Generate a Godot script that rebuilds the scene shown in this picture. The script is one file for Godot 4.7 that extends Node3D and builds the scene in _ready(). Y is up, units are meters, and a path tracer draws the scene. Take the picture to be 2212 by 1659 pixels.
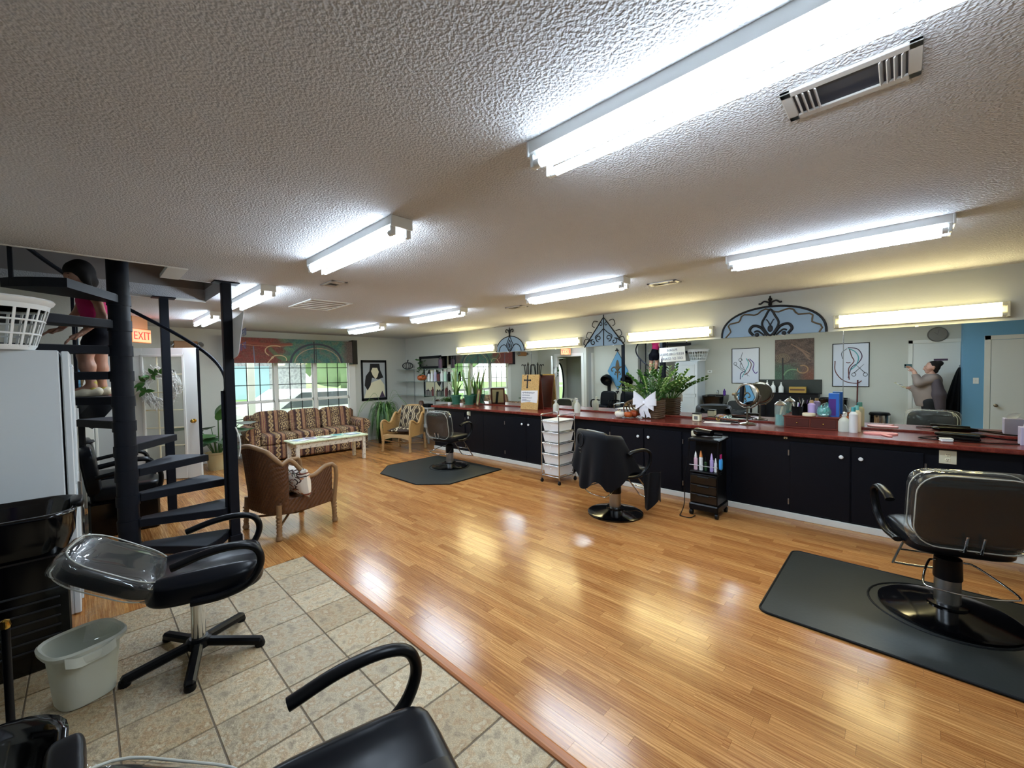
extends Node3D

const CEIL := 2.475
const MIRX := 5.735
var MT := {}
var TX := {}
var rng := RandomNumberGenerator.new()
var taken := {}

func _ready():
	rng.seed = 20240611
	# ---- camera
	var cam := Camera3D.new()
	cam.name = "camera"
	cam.transform = Transform3D(Vector3(0.689751, -0.017626, 0.723832), Vector3(0.034871, 0.999352, -0.008894), Vector3(-0.723207, 0.031376, 0.689919), Vector3(0, 1.6, 0))
	cam.fov = 86.361
	cam.near = 0.03
	cam.far = 400.0
	add_child(cam)
	cam.current = true
	# ---- sky, exposure
	var env := Environment.new()
	env.background_mode = Environment.BG_SKY
	var sm := ProceduralSkyMaterial.new()
	sm.sky_top_color = Color(0.90, 0.92, 0.94)
	sm.sky_horizon_color = Color(0.94, 0.95, 0.95)
	sm.ground_bottom_color = Color(0.4, 0.42, 0.38)
	sm.ground_horizon_color = Color(0.94, 0.95, 0.95)
	sm.sun_angle_max = 1.0
	var sky := Sky.new()
	sky.sky_material = sm
	env.sky = sky
	env.background_energy_multiplier = SKY_E
	env.tonemap_mode = Environment.TONE_MAPPER_LINEAR
	env.tonemap_exposure = EXPO
	env.sdfgi_enabled = true
	env.ssao_enabled = true
	env.ssil_enabled = true
	var we := WorldEnvironment.new()
	we.name = "world_environment"
	we.environment = env
	add_child(we)
	make_textures()
	make_materials()
	build_lights()
	build_room()
	build_floor()
	build_window()
	build_outdoors()
	build_counter()
	build_mirrors()
	build_stairs()
	build_entry()
	build_lounge()
	build_styling()
	build_shampoo()
	build_shelves()
	build_counter_things()
	build_wall_things()
	build_people()

# light levels: ceiling tubes, vanity tubes, sky, exposure
const CEIL_E := 1.25
const CEIL_GLOW := 36.0
const VAN_E := 1.1
const VAN_GLOW := 7.0
const SKY_E := 4.5
const EXPO := 1.08
const COOL := Color(0.86, 0.93, 1.0)
const WARM := Color(1.0, 0.93, 0.68)

# ------------------------------------------------------------------ mesh builder
class MB:
	var v := PackedVector3Array()
	var uv := PackedVector2Array()
	var ix := PackedInt32Array()
	var col := PackedColorArray()
	var tint := Color.WHITE
	var tinted := false

	func add(p: Vector3, t := Vector2.ZERO) -> int:
		v.append(p)
		uv.append(t)
		if tinted:
			col.append(tint)
		return v.size() - 1

	func tri(a: int, b: int, c: int):
		ix.append(a); ix.append(b); ix.append(c)

	func quad(a: int, b: int, c: int, d: int):
		tri(a, b, c)
		tri(a, c, d)

	# turn the triangles added since t0 so that they face outwards
	func fix(t0: int):
		if ix.size() <= t0:
			return
		var m := Vector3.ZERO
		for k in range(t0, ix.size()):
			m += v[ix[k]]
		m /= float(ix.size() - t0)
		var vol := 0.0
		for k in range(t0, ix.size(), 3):
			vol += (v[ix[k]] - m).dot((v[ix[k + 1]] - m).cross(v[ix[k + 2]] - m))
		if vol < 0.0:
			for k in range(t0, ix.size(), 3):
				var s := ix[k + 1]
				ix[k + 1] = ix[k + 2]
				ix[k + 2] = s

	func face(pts: Array, uvs := []):
		var a := []
		for k in pts.size():
			a.append(add(pts[k], uvs[k] if uvs.size() else Vector2.ZERO))
		for k in range(1, pts.size() - 1):
			tri(a[0], a[k], a[k + 1])

	# chamfered box: centre, size, chamfer
	func box(c: Vector3, s: Vector3, b := 0.003, xf := Transform3D.IDENTITY):
		var t0 := ix.size()
		var h := s * 0.5
		b = minf(b, minf(h.x, minf(h.y, h.z)) * 0.6)
		if b <= 0.0001:
			for ax in 3:
				for sg in [-1.0, 1.0]:
					var q := []
					for k in [[-1, -1], [1, -1], [1, 1], [-1, 1]]:
						var p := Vector3.ZERO
						p[ax] = sg * h[ax]
						p[(ax + 1) % 3] = k[0] * h[(ax + 1) % 3]
						p[(ax + 2) % 3] = k[1] * h[(ax + 2) % 3]
						q.append(xf * (c + p))
					if sg < 0:
						q.reverse()
					face(q, [Vector2(0, 0), Vector2(1, 0), Vector2(1, 1), Vector2(0, 1)])
			fix(t0)
			return
		var corner := func(sx, sy, sz, ax) -> Vector3:
			var p := Vector3(sx * (h.x - b), sy * (h.y - b), sz * (h.z - b))
			p[ax] += b * [sx, sy, sz][ax]
			return xf * (c + p)
		for ax in 3:
			var o1 := (ax + 1) % 3
			var o2 := (ax + 2) % 3
			for sg in [-1, 1]:
				var q := []
				for k in [[-1, -1], [1, -1], [1, 1], [-1, 1]]:
					var s3 := [0, 0, 0]
					s3[ax] = sg; s3[o1] = k[0]; s3[o2] = k[1]
					q.append(corner.call(s3[0], s3[1], s3[2], ax))
				if sg < 0:
					q.reverse()
				face(q, [Vector2(0, 0), Vector2(1, 0), Vector2(1, 1), Vector2(0, 1)])
		for ax in 3:
			var o1 := (ax + 1) % 3
			var o2 := (ax + 2) % 3
			for a in [-1, 1]:
				for d in [-1, 1]:
					var s0 := [0, 0, 0]
					var s1 := [0, 0, 0]
					s0[ax] = -1; s1[ax] = 1
					s0[o1] = a; s1[o1] = a
					s0[o2] = d; s1[o2] = d
					var q := [corner.call(s0[0], s0[1], s0[2], o1), corner.call(s1[0], s1[1], s1[2], o1), corner.call(s1[0], s1[1], s1[2], o2), corner.call(s0[0], s0[1], s0[2], o2)]
					if a * d < 0:
						q.reverse()
					face(q)
		for sx in [-1, 1]:
			for sy in [-1, 1]:
				for sz in [-1, 1]:
					var q := [corner.call(sx, sy, sz, 0), corner.call(sx, sy, sz, 1), corner.call(sx, sy, sz, 2)]
					if sx * sy * sz < 0:
						q.reverse()
					face(q)
		fix(t0)

	# box between two corners
	func bar(a: Vector3, b: Vector3, ch := 0.003, xf := Transform3D.IDENTITY):
		box((a + b) * 0.5, (b - a).abs(), ch, xf)

	# rectangular beam along a line
	func beam(a: Vector3, b: Vector3, w: float, hh: float, ch := 0.003, up := Vector3.UP):
		var d := (b - a)
		var x := d.normalized()
		if absf(x.dot(up)) > 0.98:
			up = Vector3.RIGHT
		var z := x.cross(up).normalized()
		var y := z.cross(x)
		box(Vector3.ZERO, Vector3(d.length(), hh, w), ch, Transform3D(Basis(x, y, z), (a + b) * 0.5))

	func tube(pts: Array, r, sides := 8, closed := false, flat := 1.0, up := Vector3.UP, cap := true):
		var t0 := ix.size()
		var n := pts.size()
		var rings := []
		var lastn := Vector3.ZERO
		var run := 0.0
		for k in n:
			var d: Vector3
			if closed:
				d = pts[(k + 1) % n] - pts[(k - 1 + n) % n]
			else:
				d = pts[mini(k + 1, n - 1)] - pts[maxi(k - 1, 0)]
			d = d.normalized() if d.length() > 1e-9 else Vector3.UP
			var a: Vector3
			if k == 0 or lastn == Vector3.ZERO:
				a = up - d * up.dot(d)
				if a.length() < 0.1:
					a = Vector3.RIGHT - d * d.x
				if a.length() < 0.1:
					a = Vector3.BACK - d * d.z
			else:
				a = lastn - d * lastn.dot(d)
			a = a.normalized()
			lastn = a
			var bb := d.cross(a)
			var rr: float = r[mini(k, r.size() - 1)] if r is Array else r
			if k > 0:
				run += (pts[k] - pts[k - 1]).length()
			var ring := []
			for s in sides + 1:
				var an := TAU * s / sides
				ring.append(add(pts[k] + (a * cos(an) * flat + bb * sin(an)) * rr, Vector2(float(s) / sides, run)))
			rings.append(ring)
		var m := n if closed else n - 1
		for k in m:
			var p: Array = rings[k]
			var q: Array = rings[(k + 1) % n]
			for s in sides:
				quad(p[s], p[s + 1], q[s + 1], q[s])
		if not closed and cap:
			for e in [0, n - 1]:
				var q := []
				for s in sides:
					q.append(v[rings[e][s]])
				if e == 0:
					q.reverse()
				face(q)
		fix(t0)
		if tinted:
			while col.size() < v.size():
				col.append(tint)

	# surface of revolution about y; profile of (radius, height); corners sharper than 35 degrees stay sharp
	func lathe(prof: Array, xf := Transform3D.IDENTITY, sides := 24, sq := 0.0):
		var t0 := ix.size()
		var ring := func(p: Vector2, vv: float) -> Array:
			var out := []
			for s in sides + 1:
				var an := TAU * s / sides
				var cx := cos(an)
				var cz := sin(an)
				if sq > 0.0:
					var mm := pow(pow(absf(cx), sq) + pow(absf(cz), sq), 1.0 / sq)
					cx /= mm
					cz /= mm
				out.append(add(xf * Vector3(p.x * cx, p.y, p.x * cz), Vector2(float(s) / sides, vv)))
			return out
		var run := 0.0
		var prev: Array = ring.call(prof[0], 0.0)
		for k in range(1, prof.size()):
			run += (prof[k] - prof[k - 1]).length()
			var cur: Array = ring.call(prof[k], run)
			for s in sides:
				quad(prev[s], prev[s + 1], cur[s + 1], cur[s])
			if k + 1 < prof.size():
				var d0: Vector2 = (prof[k] - prof[k - 1])
				var d1: Vector2 = (prof[k + 1] - prof[k])
				prev = ring.call(prof[k], run) if absf(d0.angle_to(d1)) > 0.6 else cur
		for e in [0, prof.size() - 1]:
			if prof[e].x > 0.0005:
				var q := []
				for s in sides:
					var an := TAU * s / sides
					var cx := cos(an)
					var cz := sin(an)
					if sq > 0.0:
						var mm := pow(pow(absf(cx), sq) + pow(absf(cz), sq), 1.0 / sq)
						cx /= mm
						cz /= mm
					q.append(xf * Vector3(prof[e].x * cx, prof[e].y, prof[e].x * cz))
				if e != 0:
					q.reverse()
				face(q)
		fix(t0)

	# open vessel: outer profile then inner; no caps at the ends
	func cyl(a: Vector3, b: Vector3, r: float, sides := 12, r2 := -1.0):
		tube([a, b], [r, r if r2 < 0 else r2], sides)

	# cushion: superellipsoid
	func pill(c: Vector3, s: Vector3, e1 := 0.4, e2 := 0.4, xf := Transform3D.IDENTITY, nu := 28, nv := 14):
		var t0 := ix.size()
		var pw := func(x: float, e: float) -> float: return signf(x) * pow(absf(x), e)
		var rows := []
		for j in nv + 1:
			var la := -PI / 2 + PI * j / nv
			var row := []
			for i in nu + 1:
				var lo := TAU * i / nu
				var p := Vector3(pw.call(cos(la), e1) * pw.call(cos(lo), e2), pw.call(sin(la), e1), pw.call(cos(la), e1) * pw.call(sin(lo), e2))
				row.append(add(xf * (c + p * s * 0.5), Vector2(float(i) / nu, float(j) / nv)))
			rows.append(row)
		for j in nv:
			for i in nu:
				quad(rows[j][i], rows[j][i + 1], rows[j + 1][i + 1], rows[j + 1][i])
		fix(t0)

	# flat outline (x, y) pushed out along z by d, both ways from the middle
	func extrude(poly: PackedVector2Array, d: float, xf := Transform3D.IDENTITY, uvscale := 1.0):
		var t0 := ix.size()
		var tr := Geometry2D.triangulate_polygon(poly)
		for sg in [-0.5, 0.5]:
			var base := v.size()
			for p in poly:
				add(xf * Vector3(p.x, p.y, d * sg), p * uvscale)
			for k in range(0, tr.size(), 3):
				if sg < 0:
					tri(base + tr[k], base + tr[k + 2], base + tr[k + 1])
				else:
					tri(base + tr[k], base + tr[k + 1], base + tr[k + 2])
		var n := poly.size()
		var area := 0.0
		for k in n:
			area += poly[k].cross(poly[(k + 1) % n])
		var f0 := ix.size()
		# make the caps face outwards: triangulate keeps the outline's sense
		if tr.size() >= 3:
			var a2 := (poly[tr[1]] - poly[tr[0]]).cross(poly[tr[2]] - poly[tr[0]])
			if a2 < 0:
				for k in range(t0, f0, 3):
					var s := ix[k + 1]
					ix[k + 1] = ix[k + 2]
					ix[k + 2] = s
		for k in n:
			var p: Vector2 = poly[k]
			var q: Vector2 = poly[(k + 1) % n]
			var f := [xf * Vector3(p.x, p.y, -d / 2), xf * Vector3(q.x, q.y, -d / 2), xf * Vector3(q.x, q.y, d / 2), xf * Vector3(p.x, p.y, d / 2)]
			if area < 0:
				f.reverse()
			face(f, [p * uvscale, q * uvscale, q * uvscale, p * uvscale])
		if xf.basis.determinant() < 0:
			for k in range(t0, ix.size(), 3):
				var s := ix[k + 1]
				ix[k + 1] = ix[k + 2]
				ix[k + 2] = s

	# smooth sheet fn(u, v); with a thickness it gets a back and edges
	func sheet(nu: int, nv: int, fn: Callable, t := 0.0, wrap := false):
		var g := []
		for j in nv + 1:
			var row := []
			for i in nu + 1:
				row.append(fn.call(float(i) / nu, float(j) / nv))
			g.append(row)
		var nrm := func(i: int, j: int) -> Vector3:
			var i0 := maxi(i - 1, 0)
			var i1 := mini(i + 1, nu)
			if wrap:
				i0 = (i - 1 + nu) % nu
				i1 = (i + 1) % nu
			var du: Vector3 = g[j][i1] - g[j][i0]
			var dv: Vector3 = g[mini(j + 1, nv)][i] - g[maxi(j - 1, 0)][i]
			return du.cross(dv).normalized()
		var ra := []
		var rb := []
		for j in nv + 1:
			var a := []
			var b := []
			for i in nu + 1:
				var t2 := Vector2(float(i) / nu, float(j) / nv)
				if t > 0.0:
					var nn: Vector3 = nrm.call(i, j)
					a.append(add(g[j][i] + nn * t * 0.5, t2))
					b.append(add(g[j][i] - nn * t * 0.5, t2))
				else:
					a.append(add(g[j][i], t2))
			ra.append(a)
			rb.append(b)
		for j in nv:
			for i in nu:
				quad(ra[j][i], ra[j][i + 1], ra[j + 1][i + 1], ra[j + 1][i])
				if t > 0.0:
					quad(rb[j][i], rb[j + 1][i], rb[j + 1][i + 1], rb[j][i + 1])
		if t > 0.0:
			for i in nu:
				face([v[ra[0][i + 1]], v[ra[0][i]], v[rb[0][i]], v[rb[0][i + 1]]])
				face([v[ra[nv][i]], v[ra[nv][i + 1]], v[rb[nv][i + 1]], v[rb[nv][i]]])
			if not wrap:
				for j in nv:
					face([v[ra[j][0]], v[ra[j + 1][0]], v[rb[j + 1][0]], v[rb[j][0]]])
					face([v[ra[j + 1][nu]], v[ra[j][nu]], v[rb[j][nu]], v[rb[j + 1][nu]]])

	# pointed leaf from a to b, bending by sag, as a thin double-sided blade
	func leaf(a: Vector3, b: Vector3, w: float, nrm := Vector3.UP, sag := 0.0, fold := 0.25, seg := 5):
		var d := b - a
		var side := d.cross(nrm).normalized()
		var n := side.cross(d).normalized()
		var L := []
		for k in seg + 1:
			var t := float(k) / seg
			var ww := w * pow(sin(PI * pow(t, 0.75)), 0.8) if k > 0 and k < seg else w * 0.04
			var c := a + d * t + n * sag * sin(PI * t) * d.length()
			L.append([add(c - side * ww + n * ww * fold, Vector2(0, t)), add(c, Vector2(0.5, t)), add(c + side * ww + n * ww * fold, Vector2(1, t))])
		for k in seg:
			quad(L[k][0], L[k][1], L[k + 1][1], L[k + 1][0])
			quad(L[k][1], L[k][2], L[k + 1][2], L[k + 1][1])

	# grass-like blade along points
	func blade(pts: Array, w: float, side: Vector3):
		var L := []
		var n := pts.size()
		for k in n:
			var t := float(k) / (n - 1)
			var ww := w * (1.0 - pow(t, 2.5)) * (0.6 + 0.4 * minf(1.0, t * 5.0)) + 0.0004
			L.append([add(pts[k] - side * ww, Vector2(0, t)), add(pts[k] + Vector3(0, -ww * 0.5, 0), Vector2(0.5, t)), add(pts[k] + side * ww, Vector2(1, t))])
		for k in n - 1:
			quad(L[k][0], L[k][1], L[k + 1][1], L[k + 1][0])
			quad(L[k][1], L[k][2], L[k + 1][2], L[k + 1][1])

	func mesh() -> ArrayMesh:
		var n := PackedVector3Array()
		n.resize(v.size())
		for k in range(0, ix.size(), 3):
			var a := ix[k]
			var b := ix[k + 1]
			var c := ix[k + 2]
			var f := (v[b] - v[a]).cross(v[c] - v[a])
			n[a] += f
			n[b] += f
			n[c] += f
		var out := PackedInt32Array()
		out.resize(ix.size())
		for k in range(0, ix.size(), 3):
			out[k] = ix[k]
			out[k + 1] = ix[k + 2]
			out[k + 2] = ix[k + 1]
		for k in n.size():
			n[k] = n[k].normalized() if n[k].length_squared() > 0.0 else Vector3.UP
		var arr := []
		arr.resize(Mesh.ARRAY_MAX)
		arr[Mesh.ARRAY_VERTEX] = v
		arr[Mesh.ARRAY_NORMAL] = n
		arr[Mesh.ARRAY_TEX_UV] = uv
		arr[Mesh.ARRAY_INDEX] = out
		if tinted:
			while col.size() < v.size():
				col.append(tint)
			arr[Mesh.ARRAY_COLOR] = col
		var am := ArrayMesh.new()
		am.add_surface_from_arrays(Mesh.PRIMITIVE_TRIANGLES, arr)
		return am

# ------------------------------------------------------------------ scene helpers
func numbered(called: String) -> String:
	if not taken.has(called):
		taken[called] = 0
		return called
	taken[called] += 1
	return "%s_%03d" % [called, taken[called]]

func put(called: String, mesh: Mesh, mat: Material, parent: Node = null) -> MeshInstance3D:
	var o := MeshInstance3D.new()
	o.mesh = mesh
	o.material_override = mat
	if parent == null:
		o.name = numbered(called)
		add_child(o)
	else:
		o.name = called
		parent.add_child(o, true)
	return o

func obj(called: String, mb: MB, mat, parent: Node = null) -> MeshInstance3D:
	return put(called, mb.mesh(), MT[mat] if mat is String else mat, parent)

func tag(o: Node, label: String, category: String, group := ""):
	o.set_meta("label", label)
	o.set_meta("category", category)
	if group:
		o.set_meta("group", group)
	return o

func thing(called: String, label: String, category: String, at := Vector3.ZERO, turn := 0.0, group := "") -> Node3D:
	var o := Node3D.new()
	o.name = numbered(called)
	add_child(o)
	o.position = at
	o.rotation.y = turn
	tag(o, label, category, group)
	return o

func setting(called: String) -> Node3D:
	var o := Node3D.new()
	o.name = numbered(called)
	add_child(o)
	o.set_meta("kind", "structure")
	return o

func struct(called: String, mb: MB, mat) -> MeshInstance3D:
	var o := obj(called, mb, mat)
	o.set_meta("kind", "structure")
	return o

func bx(c: Vector3, s: Vector3, ch := 0.003) -> MB:
	var m := MB.new()
	m.box(c, s, ch)
	return m

func br(a: Vector3, b: Vector3, ch := 0.003) -> MB:
	var m := MB.new()
	m.bar(a, b, ch)
	return m

func V(x: float, y: float, z: float) -> Vector3:
	return Vector3(x, y, z)

func P(x: float, y: float) -> Vector2:
	return Vector2(x, y)

func T(at: Vector3, ry := 0.0, rx := 0.0, rz := 0.0) -> Transform3D:
	return Transform3D(Basis.from_euler(Vector3(rx, ry, rz)), at)

# smooth curve through points
func curve(pts: Array, seg := 6, closed := false) -> Array:
	var out := []
	var n := pts.size()
	var m := n if closed else n - 1
	for k in m:
		var p0: Vector3 = pts[(k - 1 + n) % n] if closed or k > 0 else pts[0] * 2.0 - pts[1]
		var p1: Vector3 = pts[k]
		var p2: Vector3 = pts[(k + 1) % n]
		var p3: Vector3 = pts[(k + 2) % n] if closed or k + 2 < n else pts[n - 1] * 2.0 - pts[n - 2]
		for s in seg:
			out.append(p1.cubic_interpolate(p2, p0, p3, float(s) / seg))
	if not closed:
		out.append(pts[n - 1])
	return out

func spiral(c: Vector2, r0: float, r1: float, a0: float, a1: float, n := 14) -> Array:
	var out := []
	for k in n + 1:
		var t := float(k) / n
		var a := lerpf(a0, a1, t)
		out.append(c + Vector2(cos(a), sin(a)) * lerpf(r0, r1, t))
	return out

func rrect(w: float, h: float, r: float, seg := 5) -> PackedVector2Array:
	var out := PackedVector2Array()
	for q in [[1, 1, 0.0], [-1, 1, PI / 2], [-1, -1, PI], [1, -1, PI * 1.5]]:
		for k in seg + 1:
			var a: float = q[2] + PI / 2 * k / seg
			out.append(Vector2(q[0] * (w / 2 - r) + cos(a) * r, q[1] * (h / 2 - r) + sin(a) * r))
	return out

func words(text: String, size: float, mat, parent: Node, xf: Transform3D, called := "lettering", serif := false):
	var tm := TextMesh.new()
	var f := SystemFont.new()
	f.font_names = PackedStringArray(["Droid Serif" if serif else "Droid Sans"])
	tm.font = f
	tm.text = text
	tm.font_size = 64
	tm.pixel_size = size / 64.0
	tm.depth = 0.0015
	tm.curve_step = 4.0
	var o := put(called, tm, MT[mat] if mat is String else mat, parent)
	o.transform = xf
	return o

# ------------------------------------------------------------------ textures (what surfaces are made of)
func noise(seed_: int, freq: float, oct := 3, kind := FastNoiseLite.TYPE_SIMPLEX_SMOOTH) -> FastNoiseLite:
	var n := FastNoiseLite.new()
	n.seed = seed_
	n.frequency = freq
	n.noise_type = kind
	n.fractal_octaves = oct
	n.fractal_type = FastNoiseLite.FRACTAL_FBM if oct > 1 else FastNoiseLite.FRACTAL_NONE
	return n

func tex(img: Image) -> ImageTexture:
	img.generate_mipmaps()
	return ImageTexture.create_from_image(img)

func grey_noise(seed_: int, w: int, freq: float, oct := 3, kind := FastNoiseLite.TYPE_SIMPLEX_SMOOTH) -> Image:
	return noise(seed_, freq, oct, kind).get_seamless_image(w, w)

# blend of colours by one or two noises
func mottle(w: int, cols: Array, seed_: int, freq: float, fine := 0.5, ffreq := 0.2) -> Image:
	var a := grey_noise(seed_, w, freq, 4)
	var b := grey_noise(seed_ + 7, w, ffreq, 2)
	a.convert(Image.FORMAT_L8)
	b.convert(Image.FORMAT_L8)
	var da := a.get_data()
	var db := b.get_data()
	var out := PackedByteArray()
	out.resize(w * w * 3)
	var lut := []
	for k in 256:
		var t := clampf((k / 255.0 - 0.5) * 1.5 + 0.5, 0.0, 0.999) * (cols.size() - 1)
		lut.append(cols[int(t)].lerp(cols[int(t) + 1], t - int(t)))
	for k in w * w:
		var c: Color = lut[da[k]]
		var f := 1.0 + (db[k] / 255.0 - 0.5) * fine
		out[k * 3] = clampi(int(c.r * f * 255), 0, 255)
		out[k * 3 + 1] = clampi(int(c.g * f * 255), 0, 255)
		out[k * 3 + 2] = clampi(int(c.b * f * 255), 0, 255)
	return Image.create_from_data(w, w, false, Image.FORMAT_RGB8, out)

func make_textures():
	# wood grain: u across the strip (0..1 = 0.26 m of board), v along it (0..1 = 1.3 m)
	var w := 256
	var h := 1024
	var img := Image.create(w, h, false, Image.FORMAT_RGB8)
	var n1 := noise(3, 0.012, 3)
	var n2 := noise(9, 0.05, 2)
	var n3 := noise(15, 0.3, 1)
	for y in h:
		for x in w:
			var yy := y * 0.11
			var warp := n1.get_noise_2d(x * 0.7, yy * 0.9) * 34.0
			var ring := sin((x + warp) * 0.42) * 0.5 + 0.5
			var streak := n2.get_noise_2d(x * 1.6, yy * 0.5)
			var pore := n3.get_noise_2d(x * 2.5, y * 0.06)
			var t := 0.58 + (ring - 0.5) * 0.2 + streak * 0.5 + pore * 0.1
			var c := Color(0.88, 0.71, 0.49).lerp(Color(0.62, 0.43, 0.25), clampf(1.0 - t, 0.0, 1.0))
			if pore < -0.5:
				c = c.darkened(0.1)
			img.set_pixel(x, y, c)
	TX.wood = tex(img)
	# slate tile
	TX.slate = tex(mottle(512, [Color("a0937f"), Color("b5a78e"), Color("bdb098"), Color("bca98c"), Color("ad9679"), Color("c6bca6")], 21, 0.009, 0.3, 0.12))
	TX.slate_h = tex(grey_noise(31, 512, 0.03, 4))
	TX.popcorn = tex(grey_noise(41, 512, 0.062, 2))
	TX.fine = tex(grey_noise(43, 256, 0.12, 3))
	TX.coarse = tex(grey_noise(47, 256, 0.02, 3))
	TX.cherry = tex(mottle(512, [Color("5e211b"), Color("6d2a22"), Color("7c352b"), Color("66241d")], 51, 0.012, 0.25, 0.15))
	TX.osb = tex(mottle(256, [Color("7a5a2c"), Color("c39b5a"), Color("dcb878"), Color("b98b48"), Color("e6cb94")], 57, 0.045, 0.4, 0.14))
	TX.white_worn = tex(mottle(256, [Color("6f6253"), Color("c9c4b6"), Color("ded9cc"), Color("d6d1c3"), Color("e4dfd2")], 63, 0.02, 0.22, 0.2))
	TX.green_worn = tex(mottle(256, [Color("b8c89a"), Color("cfd9b4"), Color("dfe4cf"), Color("c2d0a4")], 67, 0.02, 0.2, 0.2))
	TX.wickerbrown = tex(mottle(256, [Color("5e3d22"), Color("8a6238"), Color("a67c4a"), Color("7b5530")], 71, 0.05, 0.4, 0.3))
	TX.grass = tex(mottle(512, [Color("5e8a3e"), Color("7fae52"), Color("93bf63"), Color("6c9c48"), Color("a2c878")], 77, 0.02, 0.35, 0.2))
	TX.brick_far = tex(mottle(256, [Color("8d8f95"), Color("a5a8ae"), Color("b5b7bb")], 79, 0.03, 0.15, 0.2))
	TX.basket = tex(mottle(256, [Color("3b2a1c"), Color("5d452e"), Color("74583b"), Color("4b3624")], 83, 0.06, 0.5, 0.3))
	TX.couch = tex(couch_cloth())
	TX.damask = tex(damask_cloth())
	TX.ogee = tex(ogee_cloth())
	TX.leafy = tex(leafy_cloth())
	TX.mural = tex(mural())
	TX.canvas = tex(canvas_painting())

func dab(img: Image, x: float, y: float, r: float, c: Color, a := 1.0):
	for j in range(maxi(0, int(y - r)), mini(img.get_height(), int(y + r) + 1)):
		for i in range(maxi(0, int(x - r)), mini(img.get_width(), int(x + r) + 1)):
			if Vector2(i - x, j - y).length_squared() <= r * r:
				img.set_pixel(i, j, img.get_pixel(i, j).lerp(c, a))

func stroke(img: Image, pts: Array, r: float, c: Color, a := 1.0):
	for k in pts.size() - 1:
		var p: Vector2 = pts[k]
		var q: Vector2 = pts[k + 1]
		var n := maxi(1, int((q - p).length() / maxf(0.6, r * 0.5)))
		for s in n:
			var m := p.lerp(q, float(s) / n)
			dab(img, m.x, m.y, r, c, a)

func arc(c: Vector2, rx: float, ry: float, a0: float, a1: float, n := 40) -> Array:
	var out := []
	for k in n + 1:
		var a := lerpf(a0, a1, float(k) / n)
		out.append(c + Vector2(cos(a) * rx, sin(a) * ry))
	return out

# striped tapestry of the sofa: u across (one repeat 0.5 m), v down (0.5 m)
func couch_cloth() -> Image:
	var w := 256
	var img := Image.create(w, w, false, Image.FORMAT_RGB8)
	var nz := noise(5, 0.09, 2)
	var dark := Color("3f2522")
	var tan_ := Color("a8875a")
	var rose := Color("8e5a4c")
	var cream := Color("bfa478")
	for y in w:
		for x in w:
			var u := x / 256.0
			var n := nz.get_noise_2d(x, y)
			var c := dark
			if u < 0.36:
				# medallion band
				c = Color("7d6340")
				var p := Vector2((u - 0.18) / 0.17, (fmod(y / 128.0, 1.0) - 0.5) * 1.9)
				var r := p.length()
				var an := atan2(p.y, p.x)
				if absf(r - 0.82 - 0.08 * sin(an * 8)) < 0.1 or absf(r - 0.5 - 0.1 * cos(an * 6)) < 0.09 or r < 0.18:
					c = dark
				elif r < 0.95:
					c = cream
				elif sin(p.x * 9) * sin(p.y * 7) > 0.35:
					c = dark
			elif u < 0.40 or (u > 0.56 and u < 0.6):
				c = dark
			elif u < 0.56:
				var q := (u - 0.40) / 0.16
				c = rose if absf(q - 0.5) < 0.14 else (tan_ if absf(q - 0.5) < 0.32 else (dark if absf(q - 0.5) < 0.38 else rose))
			elif u < 0.86:
				var p2 := Vector2((u - 0.73) / 0.13, sin(y / 256.0 * TAU * 3) * 0.4)
				c = dark
				if absf(p2.x - p2.y) < 0.22:
					c = cream
				elif Vector2(p2.x + p2.y * 0.9, fmod(y / 42.6, 1.0) - 0.5).length() < 0.34:
					c = tan_
			elif u < 0.97:
				c = rose if int((u - 0.86) * 60) % 2 == 0 else tan_
			img.set_pixel(x, y, c.lightened(maxf(0, n) * 0.16).darkened(maxf(0, -n) * 0.2))
	return img

# bold white leaves on dark brown: pillow of the near wicker chair
func leafy_cloth() -> Image:
	var img := Image.create(256, 256, false, Image.FORMAT_RGB8)
	img.fill(Color("e2d9cb"))
	var r := RandomNumberGenerator.new()
	r.seed = 8
	for k in 26:
		var c := Vector2(r.randf() * 256, r.randf() * 256)
		var a := r.randf() * TAU
		var colr: Color = [Color("4a3128"), Color("6d7a63"), Color("8b4a33"), Color("3a2a25")][k % 4]
		stroke(img, arc(c, 34 + r.randf() * 20, 16 + r.randf() * 18, a, a + 2.4, 30), 3.0 + r.randf() * 4.0, colr)
	for k in 9:
		dab(img, r.randf() * 256, r.randf() * 256, 9, Color("c98a62"))
	return img

func damask_cloth() -> Image:
	var img := Image.create(256, 256, false, Image.FORMAT_RGB8)
	img.fill(Color("33251c"))
	var r := RandomNumberGenerator.new()
	r.seed = 18
	for k in 24:
		var c := Vector2(r.randf() * 256, r.randf() * 256)
		stroke(img, [c, c + Vector2(18, -14), c + Vector2(34, -6), c + Vector2(48, -22)], 6.5, Color("cfc3a6"))
		dab(img, c.x + 20, c.y + 16, 8, Color("8f8a62"))
	return img

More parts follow.
